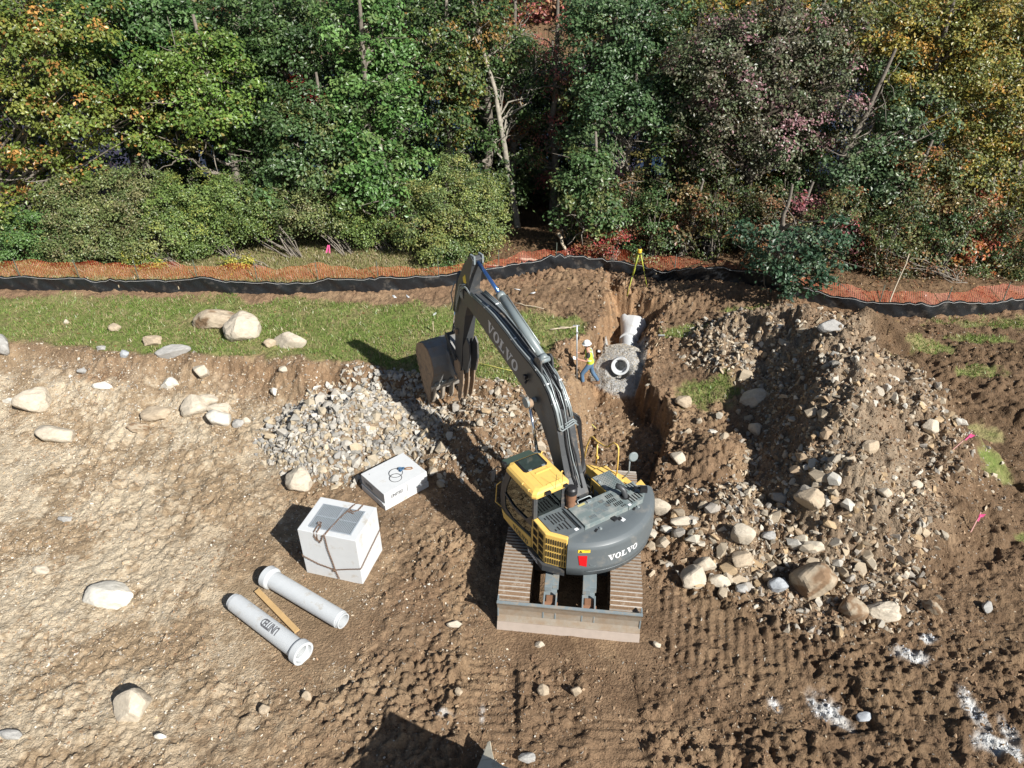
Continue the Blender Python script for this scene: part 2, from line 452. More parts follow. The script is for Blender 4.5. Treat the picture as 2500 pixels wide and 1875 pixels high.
# ------------------------------------------------------------------ materials
def mat(name, col, rough=.6, metal=0.0, var=.12, scale=6.0, bump=.0, bscale=40., dirt=None, dirt_amt=.35, dscale=3.0, spec=.5):
    m = bpy.data.materials.new(name); m.use_nodes = True
    N = m.node_tree.nodes; L = m.node_tree.links; b = N['Principled BSDF']
    b.inputs['Roughness'].default_value = rough; b.inputs['Metallic'].default_value = metal
    b.inputs['Specular IOR Level'].default_value = spec
    tc = N.new('ShaderNodeTexCoord')
    nz = N.new('ShaderNodeTexNoise'); nz.inputs['Scale'].default_value = scale; nz.inputs['Detail'].default_value = 6
    L.new(tc.outputs['Object'], nz.inputs['Vector'])
    mx = N.new('ShaderNodeMix'); mx.data_type = 'RGBA'
    c1 = [min(1, c * (1 + var)) for c in col] + [1]; c0 = [c * (1 - var) for c in col] + [1]
    mx.inputs[6].default_value = c0; mx.inputs[7].default_value = c1
    L.new(nz.outputs['Fac'], mx.inputs[0])
    out = mx.outputs[2]
    if dirt:
        n2 = N.new('ShaderNodeTexNoise'); n2.inputs['Scale'].default_value = dscale; n2.inputs['Detail'].default_value = 9; n2.inputs['Roughness'].default_value = .68
        L.new(tc.outputs['Object'], n2.inputs['Vector'])
        rp = N.new('ShaderNodeMapRange'); rp.inputs[1].default_value = .62 - dirt_amt * .4; rp.inputs[2].default_value = .78 - dirt_amt * .25
        L.new(n2.outputs['Fac'], rp.inputs[0])
        m2 = N.new('ShaderNodeMix'); m2.data_type = 'RGBA'
        L.new(rp.outputs[0], m2.inputs[0]); L.new(out, m2.inputs[6]); m2.inputs[7].default_value = list(dirt) + [1]
        out = m2.outputs[2]
        rr = N.new('ShaderNodeMapRange'); rr.inputs[3].default_value = rough; rr.inputs[4].default_value = .9
        L.new(rp.outputs[0], rr.inputs[0]); L.new(rr.outputs[0], b.inputs['Roughness'])
    L.new(out, b.inputs['Base Color'])
    if bump > 0:
        n3 = N.new('ShaderNodeTexNoise'); n3.inputs['Scale'].default_value = bscale; n3.inputs['Detail'].default_value = 5
        L.new(tc.outputs['Object'], n3.inputs['Vector'])
        bp = N.new('ShaderNodeBump'); bp.inputs['Strength'].default_value = bump; bp.inputs['Distance'].default_value = .02
        L.new(n3.outputs['Fac'], bp.inputs['Height']); L.new(bp.outputs[0], b.inputs['Normal'])
    return m


def attr_mat(name, rough=.85, spec=.25, bump=.5, bscale=30., trans=0.0, gvar=.25, vscale=9.0, attr='Col'):
    """base colour from a colour attribute, broken up by noise"""
    m = bpy.data.materials.new(name); m.use_nodes = True
    N = m.node_tree.nodes; L = m.node_tree.links; b = N['Principled BSDF']
    b.inputs['Roughness'].default_value = rough; b.inputs['Specular IOR Level'].default_value = spec
    a = N.new('ShaderNodeAttribute'); a.attribute_name = attr
    out = a.outputs['Color']
    if gvar > 0:
        tc = N.new('ShaderNodeTexCoord')
        nz = N.new('ShaderNodeTexNoise'); nz.inputs['Scale'].default_value = vscale; nz.inputs['Detail'].default_value = 8; nz.inputs['Roughness'].default_value = .7
        L.new(tc.outputs['Object'], nz.inputs['Vector'])
        mr = N.new('ShaderNodeMapRange'); mr.inputs[1].default_value = .3; mr.inputs[2].default_value = .7
        mr.inputs[3].default_value = 1 - gvar; mr.inputs[4].default_value = 1 + gvar
        L.new(nz.outputs['Fac'], mr.inputs[0])
        vm = N.new('ShaderNodeVectorMath'); vm.operation = 'SCALE'
        L.new(out, vm.inputs[0]); L.new(mr.outputs[0], vm.inputs['Scale'])
        out = vm.outputs[0]
    L.new(out, b.inputs['Base Color'])
    if bump > 0:
        tc = N.new('ShaderNodeTexCoord')
        n3 = N.new('ShaderNodeTexNoise'); n3.inputs['Scale'].default_value = bscale; n3.inputs['Detail'].default_value = 6; n3.inputs['Roughness'].default_value = .65
        L.new(tc.outputs['Object'], n3.inputs['Vector'])
        bp = N.new('ShaderNodeBump'); bp.inputs['Strength'].default_value = bump; bp.inputs['Distance'].default_value = .03
        L.new(n3.outputs['Fac'], bp.inputs['Height']); L.new(bp.outputs[0], b.inputs['Normal'])
    if trans > 0:
        t = N.new('ShaderNodeBsdfTranslucent'); L.new(out, t.inputs[0])
        mxs = N.new('ShaderNodeMixShader'); mxs.inputs[0].default_value = trans
        L.new(b.outputs[0], mxs.inputs[1]); L.new(t.outputs[0], mxs.inputs[2])
        L.new(mxs.outputs[0], N['Material Output'].inputs[0])
    return m
# ------------------------------------------------------------------ the ground sheet
def axis_lines(segs):
    out = [segs[0][0]]
    for (a, b, s) in segs:
        n = max(1, int(round((b - a) / s)))
        out += list(np.linspace(a, b, n + 1)[1:])
    return np.array(out)


gx = axis_lines([(-600, -200, 100), (-200, -60, 20), (-60, -30, 2.5), (-30, -15, .09), (-15, 12.5, .036), (12.5, 26, .07), (26, 60, 2), (60, 200, 20), (200, 600, 100)])
gy = axis_lines([(-300, -60, 60), (-60, 0, 10), (0, 5.5, .8), (5.5, 6.6, .1), (6.6, 13, .032), (13, 20, .045), (20, 29, .062), (29, 33, .15), (33, 50, .7), (50, 105, 11), (105, 125, 4), (125, 900, 155)])
GX, GY = np.meshgrid(gx, gy)
fx_, fy_ = GX.ravel(), GY.ravel()
far = (np.abs(fx_) > 60) | (fy_ > 50) | (fy_ < 0)
mk = masks(fx_, fy_)
hh = base_height(fx_, fy_) + detail(fx_, fy_, mk) * ss(60, 35, np.abs(fx_)) * (fy_ < 40)
hh = np.where(fy_ > 50, np.where(fy_ > 108, np.minimum(8., -5 + (fy_ - 108) * .5), -6.0), hh)


def soil_colour(x, y, m, h):
    n1 = fbm(x * .9, y * .9, 4, 81); n2 = fbm(x * 5, y * 5, 3, 83); n3 = fbm(x * 16, y * 16, 2, 85)
    brown = np.array([.24, .158, .096]); dark = np.array([.130, .084, .049]); pale = np.array([.54, .45, .325]); pale2 = np.array([.34, .25, .158])
    rub = np.array([.27, .215, .155]); org = np.array([.33, .205, .115]); grav = np.array([.42, .42, .41]); grs = np.array([.15, .21, .05]); grs2 = np.array([.27, .235, .11])
    dry = np.array([.30, .24, .13]); lit = np.array([.165, .105, .060]); lime = np.array([.62, .62, .60])
    c = brown[None] * (1 + .14 * n1[:, None] + .10 * n2[:, None])
    tan = ss(.0, .9, n1 + .5 * n2)[:, None] * .55
    dk_ = ss(.0, .8, fbm(x * 1.6 + 9, y * 1.6, 4, 87))[:, None] * .6
    c = c * (1 - dk_) + np.array([.135, .085, .05])[None] * dk_
    c = c * (1 - tan) + np.array([.36, .25, .15])[None] * tan

    def mixin(c, col, w): w = np.clip(w, 0, 1)[:, None]; return c * (1 - w) + col * w
    c = mixin(c, dark[None] * (1 + .2 * n2[:, None]), m['dark'] * (.75 + .3 * n1))
    pm = m['pale']; sp = ss(-.25, .75, n1 * .7 + n2 * .5 + n3 * .35 + (pm - .58) * 1.2)
    c = mixin(c, pale2[None] * (1 + .1 * n2[:, None]), np.clip(pm * 1.35 + .12, 0, 1) * (pm > .01))
    c = mixin(c, pale[None] * (1 + .08 * n3[:, None]), pm * sp)
    c = mixin(c, rub[None] * (1 + .18 * n2[:, None]), m['rubble'] * (.6 + .3 * n1))
    c = mixin(c, org[None] * (1 + .25 * n2[:, None]), m['orange'] * (.8 + .3 * n2))
    c = mixin(c, grav[None] * (1 + .16 * n3[:, None]), m['gravel'])
    c = mixin(c, np.array([.225, .145, .085])[None] * (1 + .25 * n2[:, None]), m['bank'] * (.65 + .4 * n1))
    g = np.clip(m['grass'] * (1.1 + .35 * n2), 0, 1)
    gm = np.clip(.42 + .5 * n1 + .35 * n2 + .2 * n3, 0, 1)[:, None]
    c = mixin(c, (grs[None] * (1 - gm) + grs2[None] * gm) * (1 + .2 * n3[:, None]), g * .97)
    soilstrip = ss(.9, .3, m['front'] + .4 * n1) * (m['front'] > 0)
    c = mixin(c, np.array([.26, .165, .10])[None] * (1 + .2 * n2[:, None]), soilstrip * .7)
    gd = ss(-.2, .5, n1 + .3 * n2)[:, None]
    c = mixin(c, (dry[None] * (1 - .6 * gd) + np.array([.15, .17, .05])[None] * .6 * gd) * (1 + .15 * n3[:, None]), m['dry'])
    c = mixin(c, lit[None] * (1 + .4 * n3[:, None] + .2 * n2[:, None]), m['litter'])
    c = mixin(c, lime[None] * (1 + .06 * n3[:, None]), m['lime'] * (.8 + .4 * n2))
    return np.clip(c, .01, .9)


gcol = soil_colour(fx_, fy_, mk, hh)
ny, nx = GX.shape
idx = np.arange(nx * ny).reshape(ny, nx)
quads = np.stack([idx[:-1, :-1], idx[:-1, 1:], idx[1:, 1:], idx[1:, :-1]], -1).reshape(-1, 4)
ground_mat = attr_mat('soil', rough=.93, spec=.15, bump=.0, gvar=.30, vscale=11.)
gn, gl_ = ground_mat.node_tree.nodes, ground_mat.node_tree.links
tcg = gn.new('ShaderNodeTexCoord'); acc = None
for kind_, sc_, w_ in (('n', 9., .55), ('n', 30., .5), ('v', 19., -.38), ('v', 46., -.22)):
    t_ = gn.new('ShaderNodeTexNoise' if kind_ == 'n' else 'ShaderNodeTexVoronoi'); t_.inputs['Scale'].default_value = sc_
    if kind_ == 'n': t_.inputs['Detail'].default_value = 7; t_.inputs['Roughness'].default_value = .7
    gl_.new(tcg.outputs['Object'], t_.inputs['Vector'])
    mm = gn.new('ShaderNodeMath'); mm.operation = 'MULTIPLY_ADD'; mm.inputs[1].default_value = w_; mm.inputs[2].default_value = 0
    gl_.new(t_.outputs['Fac' if kind_ == 'n' else 'Distance'], mm.inputs[0])
    if acc is not None: gl_.new(acc, mm.inputs[2])
    acc = mm.outputs[0]
bpg = gn.new('ShaderNodeBump'); bpg.inputs['Strength'].default_value = .9; bpg.inputs['Distance'].default_value = .075
gl_.new(acc, bpg.inputs['Height']); gl_.new(bpg.outputs[0], gn['Principled BSDF'].inputs['Normal'])
ground = link('ground', np_mesh('ground', np.stack([fx_, fy_, hh], 1), quads, ground_mat, True, {'Col': gcol}))
tag(ground, 'brown and pale dusty dug-over site soil with lawn and a trench', kind='structure')

# lake behind the trees
wm = bpy.data.materials.new('lake_water'); wm.use_nodes = True
b_ = wm.node_tree.nodes['Principled BSDF']
b_.inputs['Base Color'].default_value = (.012, .03, .06, 1); b_.inputs['Roughness'].default_value = .08; b_.inputs['IOR'].default_value = 1.33
nz_ = wm.node_tree.nodes.new('ShaderNodeTexNoise'); nz_.inputs['Scale'].default_value = 2.5; nz_.inputs['Detail'].default_value = 3
tc_ = wm.node_tree.nodes.new('ShaderNodeTexCoord'); wm.node_tree.links.new(tc_.outputs['Object'], nz_.inputs['Vector'])
bp_ = wm.node_tree.nodes.new('ShaderNodeBump'); bp_.inputs['Strength'].default_value = .25; bp_.inputs['Distance'].default_value = .05
wm.node_tree.links.new(nz_.outputs['Fac'], bp_.inputs['Height']); wm.node_tree.links.new(bp_.outputs[0], b_.inputs['Normal'])
lake = link('water', np_mesh('water', [(-600, 41, -3.0), (600, 41, -3.0), (600, 118, -3.0), (-600, 118, -3.0)], [(0, 1, 2, 3)], wm))
tag(lake, 'blue lake water glimpsed between the tree trunks', kind='structure')
# ------------------------------------------------------------------ stones
def hull_rock(seed, n=16, flat=.75, rnd=.5):
    """angular stone: hull of points on a squashed ball, radius about 1"""
    r = random.Random(seed); bm = bmesh.new()
    for i in range(n):
        d = Vector((r.gauss(0, 1), r.gauss(0, 1), r.gauss(0, 1))).normalized()
        p = d * r.uniform(.78, 1.0)
        bm.verts.new((p.x, p.y * .85, p.z * flat))
    bmesh.ops.convex_hull(bm, input=bm.verts)
    bmesh.ops.delete(bm, geom=[v for v in bm.verts if not v.link_faces], context='VERTS')
    bmesh.ops.triangulate(bm, faces=bm.faces)
    bm.verts.index_update()
    V = np.array([v.co[:] for v in bm.verts]); F = np.array([[v.index for v in f.verts] for f in bm.faces])
    bm.free()
    return V, F


def big_rock(seed, subdiv=4, cuts=9, rough=.06, boxy=0.0):
    """boulder: ball cut by planes and roughened"""
    r = np.random.default_rng(seed); bm = bmesh.new()
    bmesh.ops.create_icosphere(bm, subdivisions=subdiv, radius=1)
    V = np.array([v.co[:] for v in bm.verts]); F = np.array([[v.index for v in f.verts] for f in bm.faces]); bm.free()
    N = r.normal(size=(cuts, 3)); N /= np.linalg.norm(N, axis=1)[:, None]; D = r.uniform(.55, .92, cuts)
    dots = V @ N.T
    lim = np.where(dots > .05, D[None] / np.maximum(dots, .05), 9).min(1)
    k = 9.0
    rad = np.minimum(1.0, lim)
    rad = -np.log(np.exp(-k * np.minimum(lim, 1.5)) + np.exp(-k * 1.0)) / k
    a = np.stack([fbm(V[:, 0] * 1.7 + seed, V[:, 1] * 1.7 + V[:, 2] * 1.3, 4, seed), fbm(V[:, 0] * 6 + V[:, 2] * 5, V[:, 1] * 6 + seed, 3, seed + 3)], 1)
    rad = rad * (1 + rough * 1.3 * a[:, 0] + rough * .4 * a[:, 1])
    return V * rad[:, None], F


def rot_mats(n, r, tilt=3.14):
    """n random rotations (n,3,3)"""
    a = r.uniform(0, 2 * np.pi, n); t = r.uniform(-tilt, tilt, n) * .5; u = r.uniform(-tilt, tilt, n) * .5
    ca, sa, ct, st, cu, su = np.cos(a), np.sin(a), np.cos(t), np.sin(t), np.cos(u), np.sin(u)
    Z = np.zeros(n); O = np.ones(n)
    Rz = np.stack([ca, -sa, Z, sa, ca, Z, Z, Z, O], 1).reshape(n, 3, 3)
    Rx = np.stack([O, Z, Z, Z, ct, -st, Z, st, ct], 1).reshape(n, 3, 3)
    Ry = np.stack([cu, Z, su, Z, O, Z, -su, Z, cu], 1).reshape(n, 3, 3)
    return Rz @ Rx @ Ry


def scatter_mesh(variants, P, S, Rm, C):
    """many stones as one mesh: P (n,3) places, S (n,3) sizes, Rm (n,3,3), C (n,3) colours"""
    Vs, Fs, Cs = [], [], []; off = 0
    n = len(P); which = rng.integers(0, len(variants), n)
    for k, (V, F) in enumerate(variants):
        i = np.where(which == k)[0]
        if len(i) == 0: continue
        v = V[None] * S[i][:, None, :]
        v = np.einsum('nij,nkj->nki', Rm[i], v) + P[i][:, None, :]
        Vs.append(v.reshape(-1, 3))
        f = F[None] + (np.arange(len(i)) * len(V))[:, None, None] + off
        Fs.append(f.reshape(-1, F.shape[1])); off += len(i) * len(V)
        Cs.append(np.repeat(C[i], len(V), 0))
    return np.concatenate(Vs), np.concatenate(Fs), np.concatenate(Cs)


stone_mat = attr_mat('stone', rough=.88, spec=.25, bump=.35, bscale=35., gvar=.16, vscale=7.)
STONE_COLS = np.array([[.44, .375, .285], [.40, .33, .24], [.36, .32, .26], [.48, .43, .35], [.33, .30, .26], [.42, .31, .19], [.36, .27, .18], [.50, .47, .41]])
GREY_COLS = np.array([[.42, .39, .34], [.36, .34, .30], [.46, .42, .36], [.40, .34, .25], [.31, .30, .28], [.50, .47, .42], [.44, .36, .25]])
small_vars = [hull_rock(100 + i, 9 + i % 4, .7) for i in range(10)]
pebble_vars = [hull_rock(200 + i, 7, .62) for i in range(8)]
BLOCKED = []        # footprints where no loose stones lie (things stand there)


def free_of(x, y):
    ok = np.ones(len(x), bool)
    for (poly, mrg) in BLOCKED: ok &= sdf(x, y, poly) > mrg
    return ok


def surface(x, y):
    """height of the finished ground by looking it up in the sheet"""
    ix = np.clip(np.searchsorted(gx, x) - 1, 0, nx - 2); iy = np.clip(np.searchsorted(gy, y) - 1, 0, ny - 2)
    H_ = hh.reshape(ny, nx); tx = (x - gx[ix]) / (gx[ix + 1] - gx[ix]); ty = (y - gy[iy]) / (gy[iy + 1] - gy[iy])
    return (H_[iy, ix] * (1 - tx) + H_[iy, ix + 1] * tx) * (1 - ty) + (H_[iy + 1, ix] * (1 - tx) + H_[iy + 1, ix + 1] * tx) * ty


mach = [(-.55, 10.0), (2.95, 9.7), (3.5, 15.1), (-.1, 15.3)]
BLOCKED += [(mach, .05), ([(-5.06, 12.1), (-3.6, 11.7), (-3.25, 12.85), (-4.7, 13.25)], .06), ([(-4.3, 15.15), (-3.43, 14.3), (-2.3, 15.3), (-3.2, 16.1)], .05),
            ([(-7.1, 11.5), (-4.5, 9.5), (-3.4, 10.6), (-6.1, 12.6)], .0)]


def scatter(name, n, xr, yr, density, smin, smax, power, cols, variants, label, cat, tilt=3.14, sink=.25, flat=(1, 1), blocked=True):
    x = rng.uniform(*xr, n); y = rng.uniform(*yr, n)
    m = masks(x, y)
    d = density(x, y, m)
    k = (rng.uniform(0, 1, n) < d)
    if blocked: k &= free_of(x, y)
    x, y = x[k], y[k]; n = len(x)
    s = smin * (smax / smin) ** (rng.uniform(0, 1, n) ** power)
    S = np.stack([s, s * rng.uniform(.7, 1, n), s * rng.uniform(.55, .9, n)], 1)
    z = surface(x, y) + s * (.3 - sink)
    c = cols[rng.integers(0, len(cols), n)] * rng.uniform(.72, 1.18, n)[:, None]
    return (np.stack([x, y, z], 1), S, rot_mats(n, rng, tilt), c)


def make_stuff(name, sets, variants, label, cat):
    P = np.concatenate([s[0] for s in sets]); S = np.concatenate([s[1] for s in sets]); Rm = np.concatenate([s[2] for s in sets]); C = np.concatenate([s[3] for s in sets])
    V, F, C = scatter_mesh(variants, P, S, Rm, np.clip(C, 0, .8))
    o = link(name, np_mesh(name, V, F, stone_mat, False, {'Col': C}))
    return tag(o, label, cat, kind='stuff')


inf = (-24, 24)
# small broken stone on the two heaps, the dirt slope and the right bank
in_lp = lambda x, y: ss(1.08, .8, np.sqrt(((x + 4.9) / 2.9) ** 2 + ((y - 17.7) / 2.45) ** 2))
in_dp = lambda x, y: ss(1.05, .75, np.sqrt(((x + .5) / 2.7) ** 2 + ((y - 17.2) / 2.3) ** 2))
def in_rp(x, y):
    d, t = pline(x, y, RIDGE); return ss(3.0, 1.9, d)
def in_apron(x, y):
    return np.maximum(ss(1.1, .6, np.sqrt(((x - 5.5) / 2.2) ** 2 + ((y - 13.2) / 2.2) ** 2)), ss(1.1, .6, np.sqrt(((x - 12.1) / 2.) ** 2 + ((y - 16.2) / 2.6) ** 2)))
rub1 = scatter('r', 8000, (-8.2, -1.8), (14.9, 20.3), lambda x, y, m: in_lp(x, y), .05, .20, 1.6, GREY_COLS, small_vars, '', '')
rub2 = scatter('r', 6500, (-3.4, 2.2), (14.9, 19.7), lambda x, y, m: in_dp(x, y) * .55, .03, .16, 2.4, STONE_COLS * .9, small_vars, '', '')
rub3 = scatter('r', 26000, (4.5, 14.5), (9.5, 24), lambda x, y, m: in_rp(x, y) * np.clip(.13 + .6 * ss(.3, -.6, x - ridge_x(y)) + .6 * ss(15.5, 13.5, y) + .5 * ss(1.5, 2.3, np.abs(x - ridge_x(y))), 0, 1) * (.45 + .55 * ss(-.3, .4, fbm(x * .8, y * .8, 3, 95))) * (m['tq'] > .1), .035, .19, 2.3, STONE_COLS * np.array([1, .98, .95]), small_vars, '', '')
rub4 = scatter('r', 4200, (3.0, 14), (10.9, 19), lambda x, y, m: in_apron(x, y) * .7 * (m['tq'] > .1), .03, .18, 2.2, STONE_COLS, small_vars, '', '')
make_stuff('rubble', [rub1, rub2, rub3, rub4], small_vars, 'loose broken stone covering the heaps round the trench', 'rubble')
# pebbles in the soil
peb1 = scatter('p', 70000, (-19, 0), (6.6, 21), lambda x, y, m: np.clip(.25 + .75 * m['pale'], 0, 1) * (.35 + .65 * ss(-.3, .5, fbm(x, y, 3, 91))) * (m['grass'] < .2), .013, .062, 1.7, STONE_COLS * 1.25, pebble_vars, '', '', sink=.3)
peb2 = scatter('p', 42000, (-4, 17), (6.6, 24), lambda x, y, m: (.18 + .3 * ss(-.2, .5, fbm(x, y, 3, 92))) * (m['grass'] < .2) * (m['lime'] < .3), .013, .055, 2.0, STONE_COLS * .92, pebble_vars, '', '', sink=.3)
peb3 = scatter('p', 12000, (-20, 3), (16.5, 22.5), lambda x, y, m: (np.abs(m['by'] - y - 1.0) < 1.5) * (m['grass'] < .3) * .8, .02, .10, 2.4, STONE_COLS * 1.05, pebble_vars, '', '', sink=.2)
peb4 = scatter('p', 2600, (1.2, 6.6), (15, 28), lambda x, y, m: (m['tq'] < .2) * (m['gravel'] < .2) * .8, .02, .12, 2.2, STONE_COLS * .9, pebble_vars, '', '', sink=.2)
peb5 = scatter('p', 7000, (5, 10.5), (7, 10.5), lambda x, y, m: m['lime'] * .8, .012, .06, 2., np.array([[.62, .63, .64], [.55, .57, .6]]), pebble_vars, '', '', sink=.1)
make_stuff('pebbles', [peb1, peb2, peb3, peb4, peb5], pebble_vars, 'pale pebbles bedded in the dug soil', 'pebbles')
# grey crushed stone round the pipe joint
# lumps of soil
SOIL_COLS = np.array([[.25, .16, .095], [.20, .125, .075], [.29, .20, .125], [.16, .10, .06], [.33, .235, .15]])
clod1 = scatter('c', 85000, (-8, 17.5), (6.6, 24.5), lambda x, y, m: (.15 + .85 * ss(-.3, .5, fbm(x * .7, y * .7, 3, 93))) * (m['grass'] < .25) * (m['gravel'] < .1) * (.45 + .55 * ss(-6, 0, x)) * (m['front'] > .3), .014, .085, 2.0, SOIL_COLS, pebble_vars, '', '', sink=.3)
clod2 = scatter('c', 26000, (-19, -4), (6.6, 21), lambda x, y, m: (.1 + .7 * ss(-.2, .5, fbm(x * .7, y * .7, 3, 94))) * (m['grass'] < .25), .014, .07, 2.2, SOIL_COLS * 1.45, pebble_vars, '', '', sink=.3)
clod3 = scatter('c', 15000, (4.5, 15.5), (10, 24.5), lambda x, y, m: (m['rubble'] > .3) * .9, .02, .13, 1.8, SOIL_COLS * 1.05, small_vars, '', '', sink=.3)
clod4 = scatter('c', 5000, (1.3, 6.8), (15, 28.3), lambda x, y, m: (np.abs(m['tq']) < .35) * .9, .03, .16, 1.7, SOIL_COLS, small_vars, '', '', sink=.2)
make_stuff('soil_clods', [clod1, clod2, clod3, clod4], pebble_vars, 'crumbled brown lumps of earth over the dug ground', 'soil')
grv = scatter('g', 20000, (2.6, 5.8), (20.2, 24.6), lambda x, y, m: (m['gravel'] > .4) * 1.0, .014, .035, 1.2, GREY_COLS * 1.15, pebble_vars, '', '', sink=.1)
make_stuff('gravel', [grv], pebble_vars, 'grey crushed stone heaped round the concrete pipe in the pit', 'gravel')

